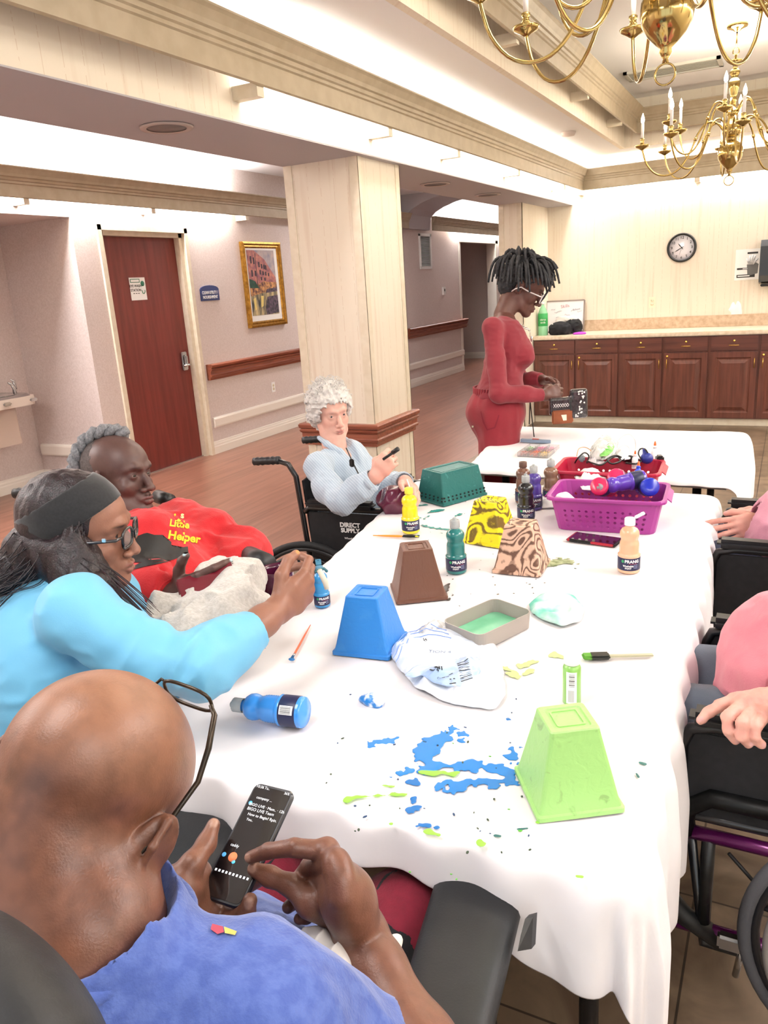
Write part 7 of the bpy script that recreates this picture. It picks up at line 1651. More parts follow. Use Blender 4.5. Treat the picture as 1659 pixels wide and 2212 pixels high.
# ================================================================ woman in the red sweatshirt, reclined
cwC, CMC = wheelchair((-1.50, 1.52, 0), 16, 'black wheelchair holding the reclining woman in the red sweatshirt', width=.5, seat_h=.46, arm_h=.29, back_h=.5, recline=24, handles=True, skip=('right',), guard=True)
g = MB(); q = P(372, 1080, 2.42); g.tube([P(340, 1072, 2.5), P(368, 1082, 2.45)], .022, 14); g.build('push_grip', M_black, cwC)
def make_red():
    e = empty('person', (-1.6, 1.58, 0), 'reclining woman in a red sweatshirt with a grey braid, holding a red phone', 'person')
    H = Fr(P(256, 1026, 2.3), basis((.93, .12, .06), roll=-6), 1.02)
    neck = P(290, 1138, 2.3); shR = P(318, 1168, 2.13); shL = P(392, 1142, 2.46); pel = V(-1.43, 1.47, .58); elR = P(292, 1262, 2.02); wrR = P(372, 1288, 1.93); elL = P(515, 1205, 2.36); wrL = P(500, 1262, 2.16)
    kR = V(-1.0, 1.5, .60); kL = V(-1.05, 1.75, .62)
    (v1, f1), eyes = build_head(H, .0026, wx=1.02, neck_to=neck, neckr=.056, lips=1.35, nosew=1.5, cheek=1.12, jaw=1.08, eye_open=.62)
    S = SDF(*bounds([elR, wrR, P(460, 1280, 1.88)], .1), .0028); arm_skin(S, elR, wrR, .045, .03)
    X_ = P(425, 1272, 1.9)-wrR
    tR = build_hand(S, wrR, X_, V(-.25, .2, .95), V(.55, -.75, .25), [(22, 34, 18), (30, 40, 22), (42, 50, 30), (50, 60, 35)], 1.02, thumb=[(.045, .055, .0), (.072, .075, .012), (.094, .085, .018)]); v2, f2 = S.mesh()
    S = SDF(*bounds([elL, wrL], .12), .004); arm_skin(S, elL, wrL, .045, .03); build_hand(S, wrL, P(470, 1290, 2.1)-wrL, V(0, 0, 1), V(.7, .5, .3), [(20, 30, 20)]*4, 1.); v3, f3 = S.mesh()
    S = SDF((-2.1, 1.0, 0), (-.7, 2.2, 1.1), .013); S.ell(neck.lerp(pel, .4), (.13, .15, .16)).ell(pel, (.15, .17, .11)).chain([pel+V(0, -.09, 0), kR, kR+V(.08, 0, -.4)], [.09, .065, .045]).chain([pel+V(0, .09, 0), kL, kL+V(.08, 0, -.4)], [.09, .065, .045]).cap(shR, elR, .045, .04).cap(shL, elL, .045, .04); v4, f4 = S.mesh()
    M_sk = skin_mat('skin_deep_brown', .42, .05, '160a08', .22)
    def pt(v, c):
        paint_face(v, c, H, lip='6e4644', brow='1c1210', browamt=.7, under='3a241f')
        q = (v-np.array(H.c, np.float32)) @ H.A
        t = np.sqrt((((q-np.array((0, .0, .07)))/np.array((.09, .11, .07)))**2).sum(-1)); w = np.clip((1-t)/.6, 0, 1)*.35; c[:, :3] = c[:, :3]*(1-w[:, None])+np.array(lin('6a5550'), np.float32)*w[:, None]
        nails(v, c, tR, 'bcd4d8', 1.1); eye_paint(v, c, H, '1c100c', (.1, 1, -.1))
    np_obj('body', [(v1, f1, 0), (v2, f2, 0), (v3, f3, 0), (v4, f4, 0), (eyes[0][0], eyes[0][1], 1), (eyes[1][0], eyes[1][1], 1)], [M_sk, mat('eye_wet', 'ffffff', .1)], e, paint=pt, base='583c36')
    # cropped grey sides and the thick braid over the crown
    M_g = mat('grey_hair', '7f7c7c', .7, c2='4a4646', scale=120, fac=.8, bump=.5, bscale=300)
    S = SDF(H.c-V(.15, .15, .16), H.c+V(.15, .15, .16), .0035); S.ell(H(0, -.03, .03), (.078*1.0, .085, .086), H.A, .01).ell(H(0, .06, .03), (.11, .075, .12), H.A, .02, '-').noise(.0015, (160, 160, 160), 2); v, f = S.mesh()
    hr = np_obj('hair', [(v, f, 0)], [mat('grey_stubble', '5d5452', .85, c2='403836', scale=200, fac=.7)], e)
    path = [H(-.035, .02, .118), H(-.01, -.015, .13), H(.012, -.05, .125), H(.028, -.085, .1), H(.04, -.108, .06), H(.048, -.112, .02), H(.052, -.104, -.02)]
    pts = []
    for i in range(len(path)-1):
        p0, p1, p2, p3 = path[max(i-1, 0)], path[i], path[i+1], path[min(i+2, len(path)-1)]
        for t in (0, .2, .4, .6, .8): pts.append(.5*((2*p1)+(-p0+p2)*t+(2*p0-5*p1+4*p2-p3)*t*t+(-p0+3*p1-3*p2+p3)*t**3))
    M_br = mat('grey_braid', '8b8b8e', .6, c2='56565a', scale=150, fac=.7, bump=.6, bscale=300, stretch=(1, 1, 1)); n = len(pts)
    for s in range(3):
        tr = []
        for i, p in enumerate(pts):
            tg = (pts[min(i+1, n-1)]-pts[max(i-1, 0)]).normalized(); up = (p-H.c).normalized(); sd = tg.cross(up).normalized(); a = i*.6+s*2*PI/3; tr.append(p+sd*math.sin(a)*.019+up*math.sin(2*a)*.010)
        MB().tube(tr, [.0125*(1 if i < n-4 else .8) for i in range(n)], 10).build('braid_strand', M_br, hr)
    # sweatshirt
    Mr = cloth_mat('red_fleece', 'c51f26', 'b0181f', .5, 30, .9, .3, 250)
    Fc = unit((.80, -.25, .55)); ax = (neck-pel).normalized(); Rr = ax.cross(Fc).normalized()*-1; Fc = ax.cross(Rr); Mx = np.array(Matrix((Fc.cross(ax), Fc, ax)).transposed(), np.float32)
    ch = neck.lerp(pel, .36); be = neck.lerp(pel, .68)
    def parts(S):
        S.ell(ch+Fc*.02, (.19, .135, .17), Mx, .05).ell(be+Fc*.06, (.20, .17, .17), Mx, .07).ell(pel+Fc*.03, (.2, .15, .12), Mx, .05)
        S.cap(neck-ax*.05, shR, .06, .07, .04).cap(neck-ax*.05, shL, .06, .07, .04).cap(neck-ax*.03, neck+ax*.0, .075, .066, .02)
        S.chain([shR, shR.lerp(elR, .5), elR, elR.lerp(wrR, .55), elR.lerp(wrR, .82), elR.lerp(wrR, .97)], [.07, .068, .066, .06, .05, .042], .03)
        S.chain([shL, shL.lerp(elL, .45), elL, elL.lerp(wrL, .5), elL.lerp(wrL, .95)], [.075, .082, .08, .065, .045], .035)
    lo, hi = bounds([shR, shL, elR, elL, wrR, wrL, pel, neck, be+Fc*.2], .15)
    d_ = (wrR-elR).normalized()
    sw = tops('sweatshirt', parts, lo, hi, .0055, Mr, e, [(.013, (6, 8, 9), 3, True, None), (.006, (15, 15, 20), 7, True, None), (.002, (40, 40, 40), 9, True, None)],
         [lambda S: S.ell(neck+ax*.05+V(.012, 0, 0), (.07, .07, .07), None, .01, '-'), lambda S: S.chain([tuple(elR.lerp(wrR, .80)+V(0, 0, .06)), tuple(elR.lerp(wrR, .8)+V(.02, -.05, 0))], [.004, .004], .02, '-'), lambda S: S.plane(elR.lerp(wrR, .97), wrR-elR, 0, .08), lambda S: S.plane(elL.lerp(wrL, .95), wrL-elL, 0, .08)])
    cuffs = MB().tube([elR.lerp(wrR, .78), elR.lerp(wrR, .88), elR.lerp(wrR, .98)], [.052, .051, .044], 24, cap=False).build('ribbed_cuff', Mr, sw); md = cuffs.modifiers.new('t', 'SOLIDIFY'); md.thickness = .006
    My = mat('yellow_print', 'e8d21c', .5); Mk = mat('black_print', '0e0d0d', .55, c2='161414', scale=40)
    k4 = 3.386; c4 = lambda L: [(150+x/k4, 920+y/k4) for x, y in L]
    paste_px(sw, c4([(520, 800), (545, 790), (570, 785), (620, 800), (680, 800), (688, 850), (740, 850), (742, 872), (690, 895), (705, 925), (800, 930), (830, 890), (862, 885), (868, 940), (740, 985), (560, 1005), (440, 1000), (415, 960), (415, 850), (450, 822)]), 'black_print', Mk, sw, .002, 5)
    paste_px(sw, c4([(430, 1050), (520, 1005), (640, 1000), (745, 988), (640, 1015), (560, 1030), (500, 1045), (440, 1060)]), 'black_print', Mk, sw, .002, 4)
    paste_text(sw, 'Little', 387, 1133, 21, 8, 'lettering', My, sw, bold=.7); paste_text(sw, 'Helper', 397, 1161, 25, 9, 'lettering', My, sw, bold=.9)
    paste_text(sw, "s", 394, 1114, 20, 8, 'lettering', mat('cream_print', 'efe9a8', .5), sw, bold=.7)
    paste_px(sw, [(380, 1125), (385, 1121), (391, 1125), (389, 1128), (382, 1128)], 'yellow_mark', My, sw, .002, 1); paste_px(sw, [(375, 1112), (378, 1110), (380, 1113), (377, 1117)], 'yellow_mark', My, sw, .002, 1)
    # trousers
    def tr(S):
        S.ell(pel, (.19, .2, .13), None, .03)
        for o_, k_ in ((-.1, kR), (.1, kL)): S.chain([pel+V(0, o_, 0), k_, k_+V(.08, 0, -.4)], [.12, .09, .07], .04)
    lo, hi = bounds([pel, kR, kL, kR+V(.08, 0, -.4)], .2); tops('trousers', tr, lo, hi, .011, cloth_mat('black_fleece', '17171a', '222226'), e, [(.005, (12, 12, 12), 2, True, None)], [])
    for k_ in (kR, kL):
        S = SDF(*bounds([k_+V(.14, 0, -.44)], .18), .007); S.ell(k_+V(.14, 0, -.45), (.12, .045, .035), None, .02).ell(k_+V(.08, 0, -.42), (.05, .045, .05), None, .03); v, f = S.mesh(); np_obj('shoe', [(v, f, 0)], [M_black], e)
    # red phone in her hand
    a, b, c_, d = P(412, 1252, 1.885), P(472, 1232, 1.90), P(484, 1262, 1.87), P(424, 1282, 1.855); ctr = (a+b+c_+d)/4; x = ((b-a)+(c_-d)).normalized(); y = ((a-d)+(b-c_)).normalized()
    ph = empty('smartphone', ctr, 'dark red smartphone held by the woman in the red sweatshirt', 'phone'); M_ = frame(ctr, x, y); L2 = .072
    MB().box((-L2, -.036, -.005), (L2, .036, .004), .004, M_).build('case', mat('wine_case', '5c1620', .3, coat=.4), ph); MB().box((-L2+.004, -.033, .0042), (L2-.004, .033, .0048), 0, M_).build('screen', mat('red_glass', '6e1a28', .06, coat=1), ph)
    # white towel across her lap
    Mtw = mat('terry_towel', 'c6c1ba', .95, c2='b3aea6', scale=120, bump=.6, bscale=200, sheen=.4)
    S = SDF(*bounds([P(320, 1370, 1.75), P(470, 1230, 2.1), P(560, 1330, 1.8), P(430, 1420, 1.7)], .12), .005)
    for (x, y, d, r) in [(470, 1262, 2.0, .075), (510, 1270, 1.95, .075), (450, 1300, 1.92, .07), (400, 1335, 1.86, .06), (350, 1345, 1.84, .045), (325, 1350, 1.82, .03), (470, 1340, 1.84, .08), (520, 1320, 1.84, .07), (430, 1375, 1.77, .07), (395, 1400, 1.72, .055), (500, 1370, 1.78, .06)]: S.ell(P(x, y, d), (r, r, r*.75), None, .06)
    S.chain([P(372, 1390, 1.76), P(400, 1345, 1.80), P(440, 1320, 1.83), P(500, 1305, 1.86), P(540, 1300, 1.86)], [.016, .018, .016, .014, .01], .02); S.chain([P(360, 1330, 1.82), P(410, 1325, 1.84), P(440, 1318, 1.86)], [.02, .022, .012], .015); S.chain([P(385, 1400, 1.7), P(430, 1350, 1.74), P(480, 1345, 1.76), P(530, 1340, 1.78)], [.014, .015, .013, .01], .02)
    S.noise(.02, (9, 9, 9), 6, None, .06, True).noise(.007, (24, 24, 24), 8, None, .05, True); S.noise(.0012, (200, 200, 200), 9); v, f = S.mesh()
    tw = np_obj('towel', [(smooth_mesh(v, f, 1), f, 0)], [Mtw]); tag(tw, 'rumpled white towel on the lap of the woman in the red sweatshirt', 'towel')
make_red()
pz = P(560, 1222, 2.12); MB().tube([P(538, 1206, 2.25), P(572, 1222, 2.14)], .036, 20).build('arm_bolster', mat('pad_141416', '141416', .5), cwC)

# ================================================================ woman in the cyan top
def make_cyan():
    e = empty('person', (-1.3, .95, 0), 'woman in a pale cyan top with a black headband and black glasses', 'person')
    H = Fr(P(172, 1146, 1.62), basis((.86, .52, -.09), roll=0), 1.04)
    neck = P(170, 1262, 1.60); shR = P(165, 1322, 1.47); shL = P(235, 1290, 1.78); elR = P(425, 1447, 1.46); wrR = P(600, 1318, 1.64); elL = V(-1.22, 1.2, .74); wrL = V(-1.20, 1.08, .64); pel = V(-1.42, .82, .52)
    (v1, f1), eyes = build_head(H, .0024, wx=.98, neck_to=neck, neckr=.052, lips=1.3, nosew=1.3, cheek=1.15, jaw=1.08, eye_open=.85)
    S = SDF(*bounds([elR, wrR, P(720, 1240, 1.72)], .09), .0024); S.chain([elR, elR.lerp(wrR, .45), elR.lerp(wrR, .8), wrR], [.038, .037, .031, .028], .02)
    X_ = P(668, 1262, 1.70)-wrR; Y_ = V(.1, .25, .95); Z_ = V(-.25, -.93, .1)
    tR = build_hand(S, wrR, X_, Y_, V(.35, -.85, -.2), [(28, 52, 30), (40, 62, 35), (50, 68, 40), (55, 70, 40)], 1.05, thumb=[(.045, .052, -.012), (.078, .066, -.02), (.108, .062, -.028)]); v2, f2 = S.mesh()
    S = SDF(*bounds([elL, wrL], .12), .005); arm_skin(S, elL, wrL); build_hand(S, wrL, (.6, .7, -.1), V(-.6, .5, 0), V(0, 0, 1), [(20, 30, 20)]*4, 1.); v3, f3 = S.mesh()
    S = SDF((-1.8, .5, 0), (-.7, 1.5, 1.1), .014); S.ell(neck.lerp(pel, .4), (.12, .14, .15)).ell(pel, (.15, .15, .11)).cap(neck.lerp(pel, .4), pel, .1, .12).chain([pel, pel+V(.3, .25, .03), pel+V(.36, .32, -.38)], [.1, .07, .05]).cap(shR, elR, .03, .03).cap(shL, elL, .035, .034); v4, f4 = S.mesh()
    M_sk = skin_mat('skin_warm_brown', .45, .07, '2a120a', .15)
    def pt(v, c):
        paint_face(v, c, H, lip='8c5048', brow='241612', browamt=.9, under='6a4030'); nails(v, c, tR, 'c98a50', 1.1); eye_paint(v, c, H, '22130d', (.1, 1, 0))
    np_obj('body', [(v1, f1, 0), (v2, f2, 0), (v3, f3, 0), (v4, f4, 0), (eyes[0][0], eyes[0][1], 1), (eyes[1][0], eyes[1][1], 1)], [M_sk, mat('eye_wet', 'ffffff', .1)], e, paint=pt, base='91634f')
    # headband, hair
    M_h = mat('dark_hair', '140e10', .4, c2='2e1a20', scale=160, stretch=(1, 1, 1), fac=.7, bump=.4, bscale=300)
    S = SDF(H.c-V(.18, .18, .2), H.c+V(.18, .18, .18), .0035); S.ell(H(0, -.018, .04), (.087, .106, .09), H.A, .01).ell(H(0, -.055, -.03), (.082, .065, .08), H.A, .03).ell(H(0, .085, -.045), (.092, .075, .1), H.A, .012, '-').noise(.0025, (90, 90, 20), 3); v, f = S.mesh()
    hr = np_obj('hair', [(smooth_mesh(v, f, 1), f, 0)], [M_h], e)
    S = SDF(H.c-V(.18, .18, .16), H.c+V(.18, .18, .18), .003); S.ell(H(0, -.014, .036), (.0915, .111, .094), H.A, 0)
    n_ = H.d(0, -.52, .85); n_ = unit(n_); mid = H(0, 0, .058); S.noise(.0012, (25, 25, 90), 4)
    S.plane(mid+n_*.036, n_).plane(mid-n_*.034, -n_); v, f = S.mesh(); np_obj('headband', [(smooth_mesh(v, f, 1), f, 0)], [mat('black_band', '0f0f11', .85, c2='19191c', scale=200, sheen=.3)], e)
    # hair over the temple falling in front of the shoulder, and down the back
    MRT = mat('reddish_hair_tips', '2a0c14', .4, c2='4a1420', scale=90, fac=.7)
    S = SDF(*bounds([P(170, 1130, 1.55), P(290, 1360, 1.5), P(0, 1270, 1.6)], .14), .0045)
    S.chain([H(.078, .012, .02), H(.080, .004, -.05), P(172, 1215, 1.55), P(215, 1268, 1.55), P(262, 1325, 1.56)], [.016, .018, .024, .028, .016], .03)
    S.chain([H(.06, -.04, -.03), P(150, 1210, 1.57), P(170, 1250, 1.55), P(200, 1280, 1.52)], [.04, .045, .038, .028], .04)
    S.chain([H(.03, -.09, -.03), P(95, 1185, 1.6), P(70, 1215, 1.6), P(25, 1240, 1.58), P(-30, 1270, 1.55)], [.05, .045, .04, .03, .02], .03)
    S.noise(.004, (80, 80, 12), 4, None, .04, True); v, f = S.mesh(); np_obj('hair_fall', [(smooth_mesh(v, f, 1), f, 0)], [M_h], hr)
    strands('hair_strands', [H(.078, .018, .03), H(.084, .008, -.05), P(168, 1222, 1.53), P(222, 1275, 1.53), P(292, 1352, 1.55)], 90, [.015, .015, .02, .035, .045], .0014, M_h, hr, 2, 14, .5)
    strands('hair_strands', [H(.06, -.02, -.06), P(188, 1225, 1.56), P(250, 1292, 1.53), P(298, 1350, 1.55)], 45, [.012, .02, .035, .045], .0013, MRT, hr, 5, 12, .4)
    strands('hair_strands', [H(.03, -.08, -.02), P(90, 1180, 1.57), P(50, 1230, 1.55), P(0, 1255, 1.53), P(-50, 1290, 1.5)], 60, [.04, .05, .05, .04, .05], .0014, M_h, hr, 7, 12, .5)
    glasses(H, e, '0e0d10', y=.106, z=-.004, w=.0255, h=.0185, rimr=.0032, tcol='2e2d31', squareness=3.2)
    MB().box((-.004, -.004, -.0015), (.004, .004, .0015), .001, frame(H(.083, .07, .006), H.d(0, 1, 0), H.d(0, 0, 1))).build('temple_logo', M_chrome, [c for c in e.children if c.name.startswith('glasses')][0])
    # top
    Mc = cloth_mat('cyan_jersey', '6fb8dc', '63aad0', .4, 5, .6, .05, 400, .1)
    tF = unit((.75, .62, 0)); ax = (neck-pel).normalized(); Mx = np.array(basis(tF), np.float32); ch = neck.lerp(pel, .34)
    def parts(S):
        S.ell(ch, (.18, .125, .19), Mx, .05).ell(neck.lerp(pel, .75), (.17, .14, .18), Mx, .06); S.ell(ch+tF*.1-V(0, 0, .06), (.15, .07, .07), Mx, .04)
        S.cap(neck-ax*.05, shR, .05, .065, .04).cap(neck-ax*.05, shL, .05, .062, .04).cap(neck-ax*.02, neck+ax*.005, .066, .06, .02)
        S.chain([shR, P(240, 1375, 1.455), P(310, 1420, 1.45), elR, elR.lerp(wrR, .35), elR.lerp(wrR, .66)], [.058, .056, .050, .049, .047, .042], .045); S.chain([shL, elL, wrL], [.062, .05, .04], .03)
        m = (elR-shR).normalized(); Ma = np.array(basis(m, (.2, .1, 1)), np.float32)
        for (x0, y0, x1, y1, d) in [(395, 1360, 430, 1450, 1.44), (372, 1370, 415, 1440, 1.43), (352, 1385, 396, 1440, 1.425), (410, 1425, 440, 1460, 1.42), (240, 1390, 330, 1330, 1.42), (270, 1420, 350, 1370, 1.41), (180, 1310, 260, 1350, 1.42)]: pass
    lo, hi = bounds([shR, shL, elR, elL, wrR, pel, neck, ch+tF*.15], .17)
    def radial(S):
        for k, (a0, r1) in enumerate([(0, .02), (1, .03), (2, .04), (3, .05), (4, .06)]):
            c = elR.lerp(shR, .0+.07*k)+V(0, 0, 0); 
    tp = tops('long_sleeved_top', parts, lo, hi, .0045, Mc, e, [(.0055, (7, 7, 16), 5, True, np.array(basis((.3, .2, 1)), np.float32)), (.0022, (22, 22, 30), 7, True, None)],
        [lambda S: S.noise(.015, (8, 34, 8), 21, np.array(basis((elR-shR).normalized(), (.2, .1, 1)), np.float32), .03, True, lambda p: np.clip(1-np.sqrt(((p-np.array(elR.lerp(shR, .1)))**2).sum(-1))/.17, 0, 1)), lambda S: S.ell(neck+ax*.035, (.062, .062, .05), None, .01, '-'), lambda S: S.plane(elR.lerp(wrR, .66), wrR-elR, 0, .08), lambda S: S.plane(wrL, wrL-elL, 0, .07)])
    # trousers and chair
    def tr(S):
        S.ell(pel, (.17, .17, .13), None, .03)
        for o_ in (-.1, .1): k_ = pel+tF*.4+V(-tF.y, tF.x, 0)*o_+V(0, 0, .04); S.chain([pel+V(-tF.y, tF.x, 0)*o_, k_, k_+V(.03, .03, -.42)], [.11, .08, .06], .04)
    lo, hi = bounds([pel, pel+tF*.5, pel+V(0, 0, -.45)], .22); tops('trousers', tr, lo, hi, .012, cloth_mat('navy_twill', '20263a', '2a3148'), e, [], [lambda S: S.plane((0, 0, .05), (0, 0, -1))])
    for o_ in (-.1, .1):
        k_ = pel+tF*.47+V(-tF.y, tF.x, 0)*o_; c_ = V(k_.x, k_.y, .035); S = SDF(*bounds([c_], .18), .008); S.ell(c_, (.045, .12, .035), Mx, .02).ell(c_-tF*.06+V(0, 0, .03), (.04, .05, .045), None, .02); v, f = S.mesh(); np_obj('shoe', [(v, f, 0)], [M_black], e)
    # stool
    st = empty('stool', (pel.x, pel.y, 0), 'low grey stool under the woman in the cyan top', 'stool'); MB().lathe([(0, .38), (.17, .38), (.19, .4), (.19, .42), (.17, .44), (0, .44)], (pel.x, pel.y, 0), (0, 0, 1), 28).build('seat', mat('stool_grey', '55565a', .5), st)
    for k in range(4): a = k*PI/2+.5; MB().tube([(pel.x+.12*math.cos(a), pel.y+.12*math.sin(a), .385), (pel.x+.17*math.cos(a), pel.y+.17*math.sin(a), .0)], .012, 8).build('leg', M_tleg, st)
    # what she holds
    o = MB().tube([P(690, 1232, 1.70), P(703, 1258, 1.715), P(706, 1272, 1.72)], [.006, .0065, .005], 10).build('foam_dabber', mat('foam_cream', 'd9d3c0', .8)); tag(o, 'short cream foam dabber pinched in the fingers of the woman in cyan', 'brush')
    o = MB().tube([P(680, 1236, 1.72), P(688, 1231, 1.74), P(700, 1228, 1.75), P(706, 1234, 1.74)], .0035, 8).build('teal_ring_cap', mat('teal_clear', '3f8a9a', .2, trans=.4)); tag(o, 'curved teal plastic strip between the fingers of the woman in cyan', 'strip')
make_cyan()
# ================================================================ bald man in the foreground
def big_ears(S, H):
    for s in (-1, 1):
        M2 = np.array(H.M @ Matrix.Rotation(s*math.radians(-34), 3, 'Z') @ Matrix.Rotation(math.radians(-10), 3, 'X'), np.float32)
        S.ell(H(s*.088, -.016, -.006), (.0075, .022, .035), M2, .006).ell(H(s*.083, -.002, -.034), (.0075, .010, .014), M2, .005)
        S
        S.chain([H(s*.084, .0, .014), H(s*.093, -.02, .02), H(s*.097, -.033, .0), H(s*.092, -.028, -.022)], [.0035, .004, .004, .0035], .004)
def make_bald():
    e = empty('person', (-.6, .35, 0), 'bald man in a blue T-shirt seen from behind, tapping a black phone', 'person')
    a, t = math.radians(-13), math.radians(37); F_ = V(math.sin(a)*math.cos(t), math.cos(a)*math.cos(t), -math.sin(t)); H = Fr(P(190, 1722, .775), basis(F_, roll=19), 1.09)
    neck = P(190, 2015, .70); shR = PZ(580, 2225, .95); shL = V(-.82, .40, .99); elR = P(985, 2440, .77); wrR = P(778, 2020, .93); elL = V(-.90, .58, .78); wrL = P(345, 1985, .95); pel = V(-.62, .18, .5)
    (v1, f1), eyes = build_head(H, .0024, wx=1.03, neck_to=neck, neckr=.062, jaw=1.1, cheek=1.05, nosew=1.2, lips=1.1,
        extra=lambda S, H: (S.ell(H(0, -.055, -.028), (.058, .042, .05), H.A, .03), S.ell(H(0, -.066, -.075), (.05, .03, .025), H.A, .025), big_ears(S, H)))
    # right hand: index and thumb pinched over the screen, other fingers curled under
    S = SDF(*bounds([elR, wrR, P(520, 1850, .97), P(700, 1800, .95)], .08), .0024)
    S.chain([elR, elR.lerp(wrR, .35), elR.lerp(wrR, .8), wrR], [.046, .043, .0315, .029], .02)
    iM, mM, rM, pM = P(706, 1838, .93), P(726, 1862, .90), P(738, 1900, .885), P(742, 1940, .88)
    for m, r in ((iM, .0165), (mM, .0165), (rM, .0155), (pM, .0145)): S.chain([wrR, wrR.lerp(m, .5), m], [.024, .0195, r], .018)
    S.ell(wrR.lerp(mM, .55), (.03, .03, .03), None, .02)
    ix = [iM, P(636, 1831, .925), P(580, 1838, .945), P(541, 1852, .958)]; S.chain(ix, [.0125, .0108, .0095, .0078], .004)
    th = [wrR.lerp(iM, .25)+V(-.02, 0, -.01), P(672, 1950, .93), P(628, 1912, .95), P(582, 1893, .96), P(549, 1878, .965)]; S.chain(th, [.02, .0175, .0125, .0118, .009], .008)
    md = [mM, P(668, 1872, .955), P(640, 1905, .975), P(655, 1930, .965)]; S.chain(md, [.0122, .0108, .0098, .008], .004)
    rg = [rM, P(672, 1905, .965), P(640, 1945, .98), P(622, 1960, .97)]; S.chain(rg, [.0118, .0104, .0094, .0078], .004)
    pk = [pM, P(690, 1950, .95), P(662, 1980, .96), P(646, 1985, .955)]; S.chain(pk, [.0105, .0092, .0084, .007], .004)
    for (x0, y0, x1, y1) in [(718, 1860, 765, 1985), (735, 1880, 785, 1990)]: S.chain([P(x0, y0, .893), P(x1, y1, .893)], [.003, .0035], .01)
    v2, f2 = S.mesh(); v2 = smooth_mesh(v2, f2, 1, .3)
    # left hand holding the phone
    S = SDF(*bounds([elL, wrL, P(467, 1775, .98), P(540, 1960, .98)], .09), .0026)
    S.chain([elL, elL.lerp(wrL, .5), wrL], [.045, .038, .03], .02)
    S.chain([wrL, P(385, 1925, .95), P(425, 1890, .99)], [.028, .027, .02], .02).chain([wrL, P(420, 1975, .965), P(460, 1962, .98)], [.026, .024, .02], .02)
    tl = [P(378, 1925, .945), P(415, 1868, .955), P(446, 1822, .985), P(461, 1782, 1.0)]; S.chain(tl, [.0195, .0148, .0118, .0088], .008)
    f_a = [P(470, 1965, .985), P(505, 1985, .955), P(532, 1972, .935), P(540, 1945, .93)]; S.chain(f_a, [.0125, .0118, .011, .009], .005)
    f_b = [P(440, 1975, .97), P(462, 1992, .97), P(466, 1975, .965), P(465, 1962, .962)]; S.chain(f_b, [.012, .0105, .009, .0065], .005)
    f_c = [P(450, 1930, 1.0), P(520, 1920, 1.03), P(560, 1900, 1.03)]; S.chain(f_c, [.013, .011, .0095], .005)
    v3, f3 = S.mesh(); v3 = smooth_mesh(v3, f3, 1, .3)
    S = SDF((-1.05, -.15, 0), (-.1, 1.2, 1.1), .014); S.ell(neck.lerp(pel, .42), (.13, .1, .16)).ell(pel, (.15, .13, .1)).cap(neck.lerp(pel, .4), pel, .1, .12).cap(shR, elR, .04, .036).cap(shL, elL, .04, .036)
    kR, kL = V(-.50, .93, .53), V(-.78, .90, .53)
    for h_, k_ in ((pel+V(.1, 0, 0), kR), (pel+V(-.1, 0, 0), kL)): S.chain([h_, k_, k_+V(.02, .12, -.45)], [.08, .055, .035])
    v4, f4 = S.mesh()
    S = SDF(*bounds([shR, elR], .08), .005); S.chain([shR, elR], [.046, .044], .02); v5, f5 = S.mesh()
    M_sk = skin_mat('skin_bald_man', .4, .07, '241008', .3)
    def pt(v, c):
        paint_face(v, c, H, lip='6a4038', brow='241612')
        q = (v-np.array(H.c, np.float32)) @ H.A/H.k; n = lattice_noise(q*140, 3)*.5+lattice_noise(q*60, 4)*.5; hm = np.clip((-.005-q[:, 1])/.05, 0, 1)*np.clip((.075-q[:, 2])/.05, 0, 1)*np.clip((q[:, 2]+.1)/.04, 0, 1)
        hs = np.clip((.05-np.abs(q[:, 1]+.01))/.04, 0, 1)*np.clip((.045-q[:, 2])/.03, 0, 1)*np.clip((q[:, 2]+.03)/.02, 0, 1)
        head = (np.abs(q).max(-1) < .16); w = np.clip(np.maximum(hm, hs)*(.32+.35*n), 0, .6)*head; c[:, :3] = c[:, :3]*(1-w[:, None])+np.array(lin('3a2018'), np.float32)*w[:, None]
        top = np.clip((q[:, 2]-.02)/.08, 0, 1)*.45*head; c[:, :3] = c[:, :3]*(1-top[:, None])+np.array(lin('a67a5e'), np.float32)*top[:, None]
        bd = np.clip((q[:, 1]-.0)/.02, 0, 1)*np.clip((-.05-q[:, 2])/.015, 0, 1)*np.clip((.1-np.abs(q[:, 0]))/.02, 0, 1)*head*(q[:, 2] > -.125)*.55; c[:, :3] = c[:, :3]*(1-bd[:, None])+np.array(lin('2b1a16'), np.float32)*bd[:, None]
        if True:
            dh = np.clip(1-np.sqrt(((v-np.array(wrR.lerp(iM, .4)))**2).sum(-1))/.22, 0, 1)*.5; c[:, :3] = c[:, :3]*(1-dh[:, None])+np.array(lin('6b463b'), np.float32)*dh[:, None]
        tips = []
        for p in (ix, th, tl, f_a): d = (p[-1]-p[-2]).normalized(); tips.append((p[-1], d, (CO-p[-1]).normalized()-d*(CO-p[-1]).normalized().dot(d)+V(0, 0, .1), .0085))
        nails(v, c, tips, 'a9836f', 1.15)
        for ch_ in (ix, th, tl, rg):
            for p in ch_[1:-1]: blob(v, c, p+(CO-p).normalized()*.01, (.007, .007, .007), '4a2c24', .9, amt=.35)
        eye_paint(v, c, H)
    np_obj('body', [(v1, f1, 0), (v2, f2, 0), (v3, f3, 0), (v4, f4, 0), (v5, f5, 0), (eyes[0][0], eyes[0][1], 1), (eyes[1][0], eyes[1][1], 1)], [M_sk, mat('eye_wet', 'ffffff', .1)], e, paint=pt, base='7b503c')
    # glasses pushed up on the forehead
    G = MB(); mgl = mat('gunmetal_frame', '2c2722', .3, .6, c2='473a2c', scale=30); ge = empty('glasses', H.c); ge.parent = e; ge.matrix_parent_inverse = e.matrix_basis.inverted()
